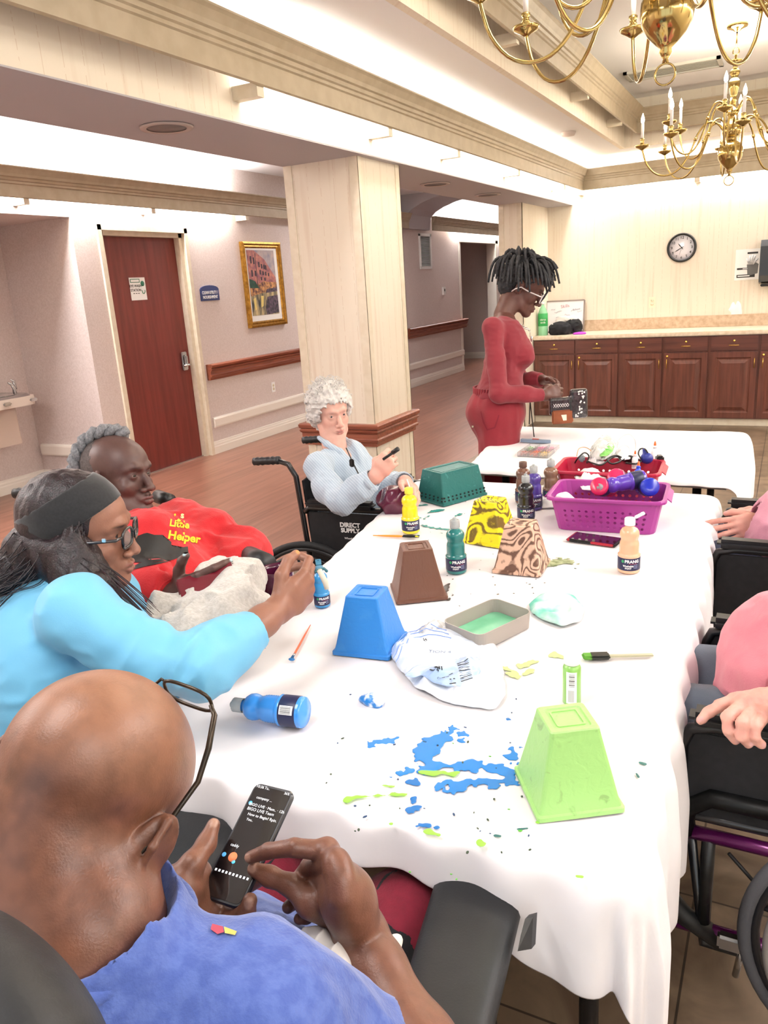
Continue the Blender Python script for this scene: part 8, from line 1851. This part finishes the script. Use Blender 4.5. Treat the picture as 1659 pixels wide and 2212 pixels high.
    T0 = H(.088, -.018, -.022); hin = H(.083, .070, .100); hinL = H(-.083, .070, .100)
    def rim(s):
        c_ = H(s*.036, .020, .117 if s > 0 else .084); X2, Z2 = H.d(1, s*-.12, .10).normalized(), H.d(0, .88, -.48).normalized(); out = []
        for k in range(26): q = 2*PI*k/26; cq, sq = math.cos(q), math.sin(q); r_ = (abs(cq)**3.2+abs(sq)**3.2)**(-1/3.2); out.append(c_+X2*.031*r_*cq+Z2*.019*r_*sq)
        return out
    for s in (1, -1): G.tube(rim(s), .0019, 8, closed=True)
    G.tube([H(.006, .022, .119), H(0, .023, .120), H(-.006, .022, .108)], .0018, 8); G.build('rims', mgl, ge)
    for s in (1, -1):
        MB().tube([H(s*.066, .012, .119 if s > 0 else .082), H(s*.076, .008, .113 if s > 0 else .08), H(s*.086, .006, .085 if s > 0 else .06), H(s*.090, .008, .055), H(s*.088, -.004, .022), H(s*.088, -.02, .004), H(s*.086, -.034, -.02)], [.0022, .003, .0032, .0028, .0024, .003, .0024], 8).build('temple', mgl, ge)
        r_ = rim(s); g = MB(); g.add(r_+[sum(r_, V(0, 0, 0))/26], [(i, (i+1) % 26, 26) for i in range(26)], True); g.build('lens', mat('clear_lens', 'ffffff', .02, alpha=.12, spec=.8), ge)
    # T-shirt
    Mb = cloth_mat('heather_blue_jersey', '43589c', '566bac', .7, 70, .9, .25, 300, .25, contrast=(.4, .6))
    tF = unit((.05, 1, 0)); ax = unit(neck-pel); Mx = np.array(basis(tF), np.float32); ch = neck.lerp(pel, .33)
    bz = PZ(640, 2080, .90)
    def parts(S):
        S.ell(ch+V(.0, .0, -.04), (.195, .115, .16), Mx, .05).ell(neck.lerp(pel, .7)+V(.02, .05, -.02), (.19, .16, .18), Mx, .06)
        S.cap(neck+V(0, 0, -.035), shR, .055, .064, .05).cap(neck+V(0, 0, -.035), shL, .055, .064, .05); S.cap(neck+V(0, 0, -.05), neck+V(0, .01, -.012), .088, .074, .02)
        S.chain([shR, shR.lerp(elR, .45)], [.062, .062], .04); S.chain([shL, shL.lerp(elL, .6)], [.07, .07], .04)
        S.ell(PZ(600, 2120, .76), (.11, .08, .07), None, .06).ell(PZ(560, 2060, .74), (.12, .07, .05), None, .05)
    lo, hi = bounds([shR, shL, pel, neck, shR.lerp(elR, .6), bz], .2)
    ts = tops('t_shirt', parts, lo, hi, .0048, Mb, e, [(.012, (6, 9, 6), 5, True, None), (.006, (14, 20, 14), 7, True, None), (.0012, (45, 45, 45), 8, True, None)],
        [lambda S: S.ell(neck+V(.0, .008, .028), (.076, .078, .05), None, .006, '-'), lambda S: S.plane(shR.lerp(elR, .45), elR-shR, 0, .10), lambda S: S.plane(shL.lerp(elL, .6), elL-shL, 0, .11)])
    # collar rib
    cpts = []
    n = 44; bpy.context.view_layer.update(); c0 = neck+V(0, .008, .0)
    for k in range(n):
        q = 2*PI*k/n; d = V(math.cos(q), math.sin(q), 0); r = .085; z = .012
        cpts.append(c0+d*r+V(0, 0, .004-.018*max(0, math.sin(q))))
    g = MB().tube(cpts, .0075, 10, closed=True); g.build('collar_rib', Mb, ts)
    # faded print peeking at the front of the collar
    paste_px(ts, [(458, 2000), (482, 2006), (484, 2018), (470, 2022), (455, 2012)], 'printed_patch', mat('faded_red_print', 'b0485a', .8), ts, .002, 1); paste_px(ts, [(484, 2006), (512, 2016), (508, 2024), (486, 2020)], 'printed_patch', mat('faded_yellow_print', 'c9bb62', .8), ts, .002, 1)
    # shoulder seam
    # trousers: black with crimson panels at the knees
    Mk = cloth_mat('black_sweat_pants', '121216', '1b1b20'); Mcr = cloth_mat('crimson_panel', '7a0f28', '8a1430')
    def tr(S):
        S.ell(pel, (.18, .16, .13), None, .03)
        for h_, k_ in ((pel+V(.1, 0, 0), kR), (pel+V(-.1, 0, 0), kL)): S.chain([h_, k_, k_+V(.02, .13, -.42)], [.115, .088, .07], .05)
    lo, hi = bounds([pel, kR, kL, kR+V(0, .15, -.45)], .19); to = tops('trousers', tr, lo, hi, .008, Mk, e, [(.004, (12, 12, 12), 2, True, None)], [lambda S: S.plane((0, 0, .1), (0, 0, -1))])
    for k_ in (kR, kL):
        S = SDF(*bounds([k_], .17), .006); S.chain([pel+V(.1, 0, 0) if k_ is kR else pel+V(-.1, 0, 0), k_, k_+V(.02, .13, -.42)], [.118, .0915, .072], .05); hh = (k_-pel).normalized(); S.plane(k_-hh*.075, -hh).plane(k_+V(0, 0, -.09), (0, 0, -1)); v, f = S.mesh(); np_obj('knee_panel', [(v, f, 0)], [Mcr], to)
        S = SDF(*bounds([k_+V(.02, .2, -.48)], .17), .008); S.ell(k_+V(.02, .2, -.49), (.045, .12, .035), None, .02).ell(k_+V(.02, .14, -.46), (.04, .05, .05), None, .03); v, f = S.mesh(); np_obj('shoe', [(v, f, 0)], [M_black], e)
    # the phone
    a_, b_, c_, d_ = P(552, 1680, 1.07), P(638, 1719, 1.04), P(512, 1966, .936), P(436, 1934, .967); ctr = (a_+b_+c_+d_)/4; y = ((a_-d_)+(b_-c_)).normalized(); x = ((b_-a_)+(c_-d_)).normalized(); x = (x-y*x.dot(y)).normalized(); Lx = ((b_-a_).length+(c_-d_).length)/4; Ly = ((a_-d_).length+(b_-c_).length)/4
    ph = empty('smartphone', ctr, 'black smartphone with lit dark screen held by the bald man', 'phone'); M_ = frame(ctr, x, y)
    S_ = MB(); S_.box((-Lx, -Ly, -.0085), (Lx, Ly, 0), .0035, M_)
    def rrp(hx, hy, r, z, n=6): return [M_ @ V(sx*(hx-r)+r*math.cos(a0+k/n*PI/2), sy*(hy-r)+r*math.sin(a0+k/n*PI/2), z) for sx, sy, a0 in ((1, 1, 0), (-1, 1, PI/2), (-1, -1, PI), (1, -1, -PI/2)) for k in range(n+1)]
    g = MB(); R1 = [rrp(Lx-.002, Ly-.002, .009, -.0085), rrp(Lx, Ly, .01, -.006), rrp(Lx, Ly, .01, -.002), rrp(Lx-.0015, Ly-.0015, .009, 0)]; n = len(R1[0]); g.add([p for r in R1 for p in r], [(i*n+k, i*n+(k+1) % n, (i+1)*n+(k+1) % n, (i+1)*n+k) for i in range(3) for k in range(n)]+[tuple(range(n))[::-1], tuple(range(3*n, 4*n))]); g.build('case', mat('phone_case', '16171f', .3, coat=.3), ph)
    g = MB(); q = rrp(Lx-.0035, Ly-.004, .007, .0006); g.add(q+[p-M_.to_3x3() @ V(0, 0, .0008) for p in q], [tuple(range(n))]+[(k, (k+1) % n, n+(k+1) % n, n+k) for k in range(n)]); sc_ = g.build('screen', mat('dark_screen', '0b0c10', .04, coat=1, spec=.8), ph)
    Ms = mat('screen_text', 'd8dade', .5, emit=.6)
    L_ = lambda u, w: (u*Lx, w*Ly)
    for (t_, u, w, s_) in [('10:36', -.66, .93, .0055), ('Tu..', -.3, .93, .0055), ('36%', .7, .92, .005), ('company ...', -.2, .74, .0055), ('BIGO LIVE · Mem.. · 12h', .1, .60, .0055), ('BIGO LIVE Team', -.1, .52, .006), ('How to Begin? Rpin.', .1, .43, .0055), ('You..', -.4, .34, .005), ('caddy', -.5, -.12, .0055)]:
        p = M_ @ V(u*Lx, w*Ly, .0009); text_mesh(t_, s_, frame(p, x, y), 'screen_text', Ms, sc_, depth=.00005)
    for (u, w, r, c__) in [(-.75, .62, .0028, '4aa0d8'), (-.78, -.3, .003, '4aa0d8'), (-.35, -.3, .0062, 'e0764a'), (-.22, -.37, .0025, '58c4e8'), (.45, -.3, .0024, 'd04a70')]:
        MB().lathe([(0, 0), (r, 0), (r, .0002), (0, .0002)], M_ @ V(u*Lx, w*Ly, .0007), x.cross(y), 18).build('screen_icon', mat('icon_'+c__, c__, .5, emit=.5), sc_)
    for k in range(10):
        u = -.8+k*.17; MB().box((u*Lx-.0016, -.55*Ly-.0018, .0007), (u*Lx+.0012, -.55*Ly+.0014, .0009), 0, M_).build('screen_key', Ms, sc_)
    # crumpled napkin between arm and shirt
    S = SDF(*bounds([P(700, 2040, .9), P(760, 2120, .86), P(850, 2040, 1.0)], .1), .003)
    S.chain([P(665, 2015, .94), P(690, 2050, .92), P(725, 2090, .89), P(752, 2130, .87)], [.004, .018, .02, .005], .01).chain([P(820, 2035, .98), P(850, 2040, 1.0), P(845, 2062, .99)], [.012, .01, .012], .01); S.noise(.006, (40, 40, 40), 5, None, .04, True); v, f = S.mesh()
    o = np_obj('napkin', [(v, f, 0)], [mat('napkin_white', 'd9d3cc', .9)]); tag(o, "crumpled white napkin tucked beside the bald man's right forearm", 'napkin')
    # black padded chair
    ch_ = empty('padded_chair', (-.6, .1, 0), 'black padded recliner wheelchair of the bald man with broad arm pads', 'wheelchair'); Mp = mat('black_vinyl', '17181a', .5, c2='24272a', scale=8, fac=.6, bump=.08, bscale=300)
    S = SDF(*bounds([P(60, 2130, .52)], .26), .006); hc = P(-28, 2235, .49); S.ell(hc, (.12, .055, .085), np.array(basis((.2, 1, .2)), np.float32), .02); v, f = S.mesh(); np_obj('headrest', [(smooth_mesh(v, f, 1), f, 0)], [Mp], ch_)
    MB().box((-.82, -.03, .45), (-.42, .05, .95), .03, Matrix.Translation(V(-.0, -.03, .0))).build('backrest', Mp, ch_)
    MB().box((-.84, .0, .36), (-.40, .52, .46), .03).build('seat', Mp, ch_)
    def pad(pts, z, nm):
        S = SDF((-1.3, .0, .4), (.1, 1.3, .85), .007) if False else None
        g = MB(); n = 10; top = []; 
        A_, B_, C_, D_ = [V(*p) for p in pts]; rows = []
        for i in range(n+1):
            u = i/n; l = A_.lerp(D_, u); r_ = B_.lerp(C_, u); row = []
            for j in range(9):
                w = j/8; p = l.lerp(r_, w); ed = 1-abs(2*w-1)**6; en = 1-abs(2*u-1)**14; row.append((p.x, p.y, p.z-.022*(1-ed*en)))
            rows.append(row)
        vs = [p for r_ in rows for p in r_]; g.add(vs, [(i*9+j, i*9+j+1, (i+1)*9+j+1, (i+1)*9+j) for i in range(n) for j in range(8)], True); o = g.build(nm, Mp, ch_); md = o.modifiers.new('t', 'SOLIDIFY'); md.thickness = .04; md.offset = -1; md = o.modifiers.new('s', 'SUBSURF'); md.levels = md.render_levels = 1; return o
    p1, p2, p3, p4 = PZ(948, 1815, .665), PZ(1155, 1868, .665), PZ(1075, 2215, .69), PZ(850, 2125, .69)
    pad([p1, p2, p3.lerp(p2, -.35), p4.lerp(p1, -.35)], 0, 'arm_pad')
    q1, q2 = PZ(395, 1705, .665), PZ(540, 1760, .665); dd = (p4-p1); pad([q1+V(-.05, .0, 0), q2, q2+dd*1.35, q1+V(-.05, 0, 0)+dd*1.35], 0, 'arm_pad')
    for (x, y) in ((-.36, .75), (-.36, .45), (-.93, .75), (-.93, .45)): MB().tube([(x, y, .63), (x, y, .30)], .016, 10).build('arm_post', M_tleg, ch_)
    for x in (-.36, -.93): MB().tube([(x, .9, .3), (x, .0, .3), (x, -.05, .5)], .018, 10).build('side_rail', M_tleg, ch_)
    o = MB().prism([P(1134, 1985, 1.12), P(1152, 1980, 1.13), P(1148, 2050, 1.1), P(1118, 2055, 1.08), P(1125, 2020, 1.1)], (0, 0, 0), (.0, .02, -.01)).build('side_lever', M_black, ch_)
    for (x, y) in ((-.88, -.05), (-.36, -.05), (-.88, .8), (-.36, .8)):
        MB().lathe([(0, -.015), (.06, -.015), (.075, -.01), (.075, .01), (.06, .015), (0, .015)], (x, y, .076), (1, 0, 0), 22).build('caster', M_black, ch_); MB().tube([(x+.02, y, .08), (x+.02, y, .17), (x, y, .3)], .012, 8).build('caster_fork', M_tleg, ch_)
make_bald()

# ================================================================ the two women in pink on the right
def make_right(name_lb, chair_lb, org, yaw, torso, hips, fab, c1, c2, seat_col, trousers, hands, armsdata, frame_c, hl, headp, detailed):
    e = empty('person', (torso.x, torso.y, 0), name_lb, 'person'); a = math.radians(yaw); F_ = V(math.cos(a), math.sin(a), 0); L_ = V(-F_.y, F_.x, 0)
    cw_, M_ = wheelchair(org, yaw, chair_lb, frame_c=frame_c, **seat_col)
    neck = torso+V(0, 0, .25)-F_*.02; H = Fr(headp, basis(F_+V(0, 0, -.25)), .98)
    (v1, f1), eyes = build_head(H, .0036, wx=.95, neck_to=neck, neckr=.045, old=1, eye_open=.7, lips=.7); parts_ = [(v1, f1, 0)]; tipsall = []
    for (sh, el, wr, X_, Y_, Z_, curl, thumb, res) in (armsdata[:1] if detailed else armsdata):
        S = SDF(*bounds([el, wr, wr+unit(X_)*.17], .09), res); S.chain([el, el.lerp(wr, .5), wr], [.038, .036, .027], .02); tipsall += build_hand(S, wr, X_, Y_, Z_, curl, 1.0, thumb=thumb, slim=1.02)
        if detailed and res < .0026:
            X1, Y1, Z1 = unit(X_), unit(Y_), unit(Z_)
            for yy in (.03, .01, -.01, -.028): S.chain([wr+Z1*.017+Y1*yy*.5+X1*.01, wr+Z1*.0165+Y1*yy*.9+X1*.07], [.0018, .0022], .008)
            S.noise(.0012, (90, 90, 90), 3, None, .02, True)
        v, f = S.mesh(); parts_.append((smooth_mesh(v, f, 1, .3), f, 0))
    if detailed:      # right hand closed over the arm pad
        S = SDF(*bounds([P(1510, 1560, 1.5), P(1760, 1500, 1.42), V(.28, 1.42, .84)], .07), .0024); K = lambda x, y, z: PZ(x, y, z)
        wrx = K(1705, 1512, .80); kn = [K(1590, 1512, .775), K(1606, 1522, .778), K(1630, 1530, .775), K(1656, 1537, .768)]
        S.chain([V(.28, 1.42, .84), wrx], [.038, .029], .02)
        for m, r in zip(kn, (.0155, .016, .0155, .0145)): S.chain([wrx, wrx.lerp(m, .5), m], [.024, .0185, r], .014)
        fg = [[kn[0], K(1557, 1522, .768), K(1530, 1540, .755), K(1514, 1556, .745)], [kn[1], K(1572, 1548, .775), K(1574, 1578, .752), K(1588, 1598, .735)], [kn[2], K(1604, 1562, .775), K(1602, 1590, .752), K(1616, 1606, .735)], [kn[3], K(1632, 1568, .768), K(1630, 1592, .75), K(1644, 1608, .735)]]
        for q_ in fg: S.chain(q_, [.0122, .0112, .0102, .0082], .004)
        for q_ in fg: S.chain([wrx.lerp(q_[0], .3)+V(0, 0, .012), q_[0]+V(0, 0, .008)], [.002, .0028], .008)
        S.noise(.0012, (90, 90, 90), 3, None, .02, True); v, f = S.mesh(); parts_.append((smooth_mesh(v, f, 1, .3), f, 0))
        for q_ in fg: d = (q_[-1]-q_[-2]).normalized(); tipsall.append((q_[-1], d, V(0, -.6, .8)-d*V(0, -.6, .8).dot(d), .008))
    S = SDF(*bounds([torso, hips], .3), .014); S.ell(torso, (.12, .12, .17)).ell(hips, (.14, .14, .1)).cap(torso, hips, .1, .12)
    for s in (-1, 1): S.chain([hips+L_*s*.1, hips+F_*.42+L_*s*.1, hips+F_*.45+L_*s*.1+V(0, 0, -.4)], [.08, .055, .04])
    for ad in armsdata: S.cap(ad[0], ad[1], .04, .035)
    v, f = S.mesh(); parts_.append((v, f, 0)); parts_ += [(eyes[0][0], eyes[0][1], 1), (eyes[1][0], eyes[1][1], 1)]
    def pt(v, c):
        paint_face(v, c, H, lip='b0625e', brow='c9aaa0', browamt=.3); eye_paint(v, c, H, '5a6672'); nails(v, c, tipsall, 'dca9a4', 1.1)
        for p, d, n_, r in tipsall: blob(v, c, p-d*.03, (.014, .014, .014), 'd28a80', .9, amt=.5)
        if detailed: n = lattice_noise(v*60, 4); w = np.clip(n, 0, 1)*.35; c[:, :3] = c[:, :3]*(1-w[:, None])+np.array(lin('c97f7a'), np.float32)*w[:, None]
    np_obj('body', parts_, [skin_mat('skin_pale', .5, .12, 'b0604e', .16), mat('eye_wet', 'ffffff', .1)], e, paint=pt, base='dfa899')
    Mh = mat('white_hair', 'e2dfdb', .7); S = SDF(H.c-V(.15, .15, .15), H.c+V(.15, .15, .17), .005); S.ell(H(0, -.016, .045), (.088, .102, .09), H.A, .01).ell(H(0, .08, -.04), (.09, .07, .09), H.A, .01, '-').noise(.008, (50, 50, 50), 3, None, .04, True); v, f = S.mesh(); np_obj('hair', [(smooth_mesh(v, f, 1), f, 0)], [Mh], e)
    Mc = cloth_mat(fab, c1, c2, .5, 25, .9, .2, 300, .2); Mx = np.array(basis(F_), np.float32)
    def parts(S):
        S.ell(torso, (.18, .145, .22), Mx, .05).ell(torso.lerp(hips, .55)+F_*.12, (.19, .17, .17), Mx, .06).ell(hips+V(0, 0, .06)+F_*.05, (.2, .19, .08), Mx, .05)
        for ad in armsdata: S.cap(neck+V(0, 0, -.06), ad[0], .05, .058, .03); S.chain([ad[0], ad[0].lerp(ad[1], .5), ad[1], ad[1].lerp(ad[2], .5), ad[1].lerp(ad[2], .9)], [.062, .06, .056, .052, .045], .03)
    lo, hi = bounds([torso, hips+F_*.15, neck]+[p for ad in armsdata for p in ad[:3]], .2)
    sw = tops('sweatshirt', parts, lo, hi, .006, Mc, e, [(.010, (8, 8, 12), 4, True, None), (.004, (22, 22, 30), 6, True, None)], [lambda S: S.ell(neck+V(0, 0, .04), (.07, .07, .06), None, .01, '-')]+[(lambda S, ad=ad: S.plane(ad[1].lerp(ad[2], .9), ad[2]-ad[1], 0, .08)) for ad in armsdata])
    Mt = cloth_mat('tr_'+trousers[0], *trousers)
    def tr(S):
        S.ell(hips, (.19, .19, .13), None, .03)
        for s in (-1, 1): S.chain([hips+L_*s*.1, hips+F_*.42+L_*s*.1, hips+F_*.45+L_*s*.1+V(0, 0, -.42)], [.115, .085, .07], .04)
    lo, hi = bounds([hips, hips+F_*.5, hips+F_*.4+V(0, 0, -.42)], .21); tops('trousers', tr, lo, hi, .008, Mt, e, [(.005, (9, 9, 9), 2, True, None)], [lambda S: S.plane((0, 0, .08), (0, 0, -1))])
    for s in (-1, 1):
        c_ = hips+F_*.5+L_*s*.1; c_.z = .15; S = SDF(*bounds([c_], .18), .008); S.ell(c_, (.045, .12, .035), Mx, .02).ell(c_-F_*.07+V(0, 0, .03), (.04, .05, .05), None, .02); v, f = S.mesh(); np_obj('shoe', [(v, f, 0)], [mat('beige_shoe', 'b9ae9e', .7)], e)
    return e, cw_, M_
# near woman: right hand resting on the near arm pad
o1 = V(.13, 1.72, 0)
wr = P(1712, 1520, 1.50)
arms1 = [(V(.36, 1.98, .98), V(.42, 2.03, .80), V(.22, 1.99, .82), (-1, -.1, .1), (.1, -1, .1), (0, 0, 1), [(20, 30, 15)]*4, None, .004),
         (V(.36, 1.50, .98), V(.28, 1.42, .84), wr, P(1600, 1536, 1.49)-wr, (P(1590, 1500, 1.50)-P(1600, 1580, 1.5)), (CO-wr), [(4, 26, 16), (48, 72, 34), (52, 72, 34), (58, 70, 30)], [(.03, .03, -.03), (.05, .03, -.055), (.07, .02, -.06)], .0024)]
e1, c1_, M1 = make_right('person in a pink sweatshirt and grey trousers cut off by the right edge', 'black and purple wheelchair of the nearer woman in pink', o1, 180, V(.24, 1.72, .88), V(.17, 1.73, .60), 'pink_fleece', 'd98592', 'cf7685', dict(seat_h=.5, arm_h=.215, width=.46, pad_len=.44, caster_x=.4, rim='222226', tyre='58585c', hand='8f8a86', text=None), ('5f6a78', '555f6e', .5, 20), None, arms1, '131316', 0, V(.20, 1.72, 1.22), True)
# far woman: forearms crossed on her lap
arms2 = [(V(.40, 2.98, .98), V(.27, 2.98, .80), P(1668, 1106, 2.72), P(1630, 1118, 2.70)-P(1668, 1106, 2.72), (0, -.3, 1), (-.4, -.8, .4), [(35, 50, 25)]*4, None, .003),
         (V(.40, 2.52, .98), V(.24, 2.50, .80), P(1650, 1128, 2.60), P(1610, 1136, 2.60)-P(1650, 1128, 2.60), (0, .4, .8), (0, -.9, .4), [(10, 14, 8)]*4, None, .003)]
e2, c2_, M2 = make_right('person in a pale pink sweatshirt with crossed forearms at the far right', 'black wheelchair of the farther woman in pink', V(.10, 2.76, 0), 180, V(.28, 2.75, .88), V(.17, 2.76, .60), 'pale_pink_fleece', 'd596ab', 'ca889e', dict(seat_h=.5, arm_h=.235, width=.46, pad_len=.44, caster_x=.4, rim='1c1c20', tyre='1a1a1d'), ('20263f', '262c48', .5, 20), None, arms2, '101013', 0, V(.24, 2.75, 1.22), False)
# purple frame rails, seat cushion colours and brake of the nearer chair
Mpu = mat('purple_metal', '6a1a5e', .25, .5, coat=.5)
for s in (1, -1):
    MB().tube([M1 @ V(.27, s*.235, .44), M1 @ V(-.22, s*.235, .44)], .015, 12).build('purple_rail', Mpu, c1_); MB().tube([M1 @ V(.33, s*.235, .2), M1 @ V(-.05, s*.235, .2)], .015, 12).build('purple_rail', Mpu, c1_)
    MB().tube([M1 @ V(.30, s*.235, .44), M1 @ V(.31, s*.235, .3), M1 @ V(.24, s*.235, .22), M1 @ V(.16, s*.235, .18)], .022, 12).build('frame_bend', M_black, c1_)
    MB().tube([M1 @ V(.2, s*.235, .44), M1 @ V(.2, s*.235, .22)], .014, 10).build('strut', M_black, c1_)
    g = MB(); g.tube([M1 @ V(.12, s*.27, .23), M1 @ V(.13, s*.275, .14)], .007, 10); g.box((.09, s*.27-.012, .2), (.17, s*.27+.012, .235), .005, M1); g.build('brake_lever', M_steel, c1_)
    MB().tube([M1 @ V(.16, s*.25, .42), M1 @ V(.1, s*.255, .36), M1 @ V(.06, s*.26, .28)], .004, 8).build('brake_cable', M_black, c1_)
MB().box((-.2, -.215, .53), (.24, .215, .572), .018, M1).build('seat_cushion', mat('blue_cushion', '16386e', .85, c2='17605c', scale=6, contrast=(.48, .52)), c1_)
MB().tube([M1 @ V(.03, .24, .535), M1 @ V(.2, .24, .535), M1 @ V(.245, .24, .5), M1 @ V(.25, .24, .44)], .02, 12).build('front_bumper', M_black, c1_); MB().tube([M1 @ V(.03, .24, .535), M1 @ V(.2, .24, .535), M1 @ V(.245, .24, .5), M1 @ V(.25, .24, .44)], .02, 12).build('front_bumper', M_black, c1_)
# ---------------------------------------------------------------- camera, world, lights
cd = bpy.data.cameras.new('camera'); cam = bpy.data.objects.new('camera', cd); COL.objects.link(cam)
cd.sensor_fit = 'VERTICAL'; cd.sensor_height = 36; cd.lens = FOC/2212*36; cd.clip_start = .02
M4 = Matrix((CR, CU, -CF)).transposed().to_4x4(); M4.translation = CO; cam.matrix_world = M4; sc.camera = cam
w = bpy.data.worlds.new('world'); sc.world = w; w.use_nodes = True; w.node_tree.nodes['Background'].inputs[0].default_value = (.85, .93, 1, 1); w.node_tree.nodes['Background'].inputs[1].default_value = 1.5
area('cove_light', (BX1+.07, 6.0, 2.60), (.1, 5.8), (PI, 0, 0), 90); area('cove_light', (BX1+.05, 6.0, 2.5), (.06, 5.8), (0, math.radians(15), 0), 24); area('added_ceiling_fill', (-1.1, .2, ZC-.02), (.6, 1.2), (0, 0, 0), 30)  # the last lamp is an added fill without a ceiling fitting
area('cove_light', (0, YB-.07, 2.60), (4.2, .1), (PI, 0, 0), 60); area('cove_light', (0, YB-.05, 2.5), (4.2, .06), (0, 0, 0), 36)
area('cove_light', (LW+.07, 2.8, 2.56), (.1, 8.2), (PI, 0, 0), 170); area('cove_light', (LW+.05, 2.8, 2.46), (.06, 8.2), (0, 0, 0), 140)
area('cove_light', (LW+.07, 15, 2.56), (.1, 5), (PI, 0, 0), 90); area('added_ceiling_fill', (-4.0, 9.0, 2.83), (.6, 1.2), (0, 0, 0), 45); area('cove_light', (LW+.05, 14.6, 2.46), (.06, 3), (0, 0, 0), 26)  # the middle lamp is an added fill to brighten the corridor
area('cove_light', (XR-.07, 3.7, 2.60), (.1, 10.2), (PI, 0, 0), 130)
area('added_ceiling_fill', (1.5, 2.5, ZC-.02), (.6, 1.2), (0, 0, 0), 60); area('added_ceiling_fill', (1.5, 5.5, ZC-.02), (.6, 1.2), (0, 0, 0), 60); area('added_ceiling_fill', (1.2, -.4, ZC-.02), (1.2, .6), (0, 0, 0), 30)  # added fill lamps on the right and behind the camera, no real fittings
area('added_ceiling_fill', (-4.0, .6, 2.83), (.6, 1.2), (0, 0, 0), 60)  # another added fill, for the near end of the corridor
sc.view_settings.view_transform = 'Standard'; sc.view_settings.look = 'None'; sc.view_settings.exposure = 0.1; sc.view_settings.gamma = 1; sc.view_settings.use_curve_mapping = False
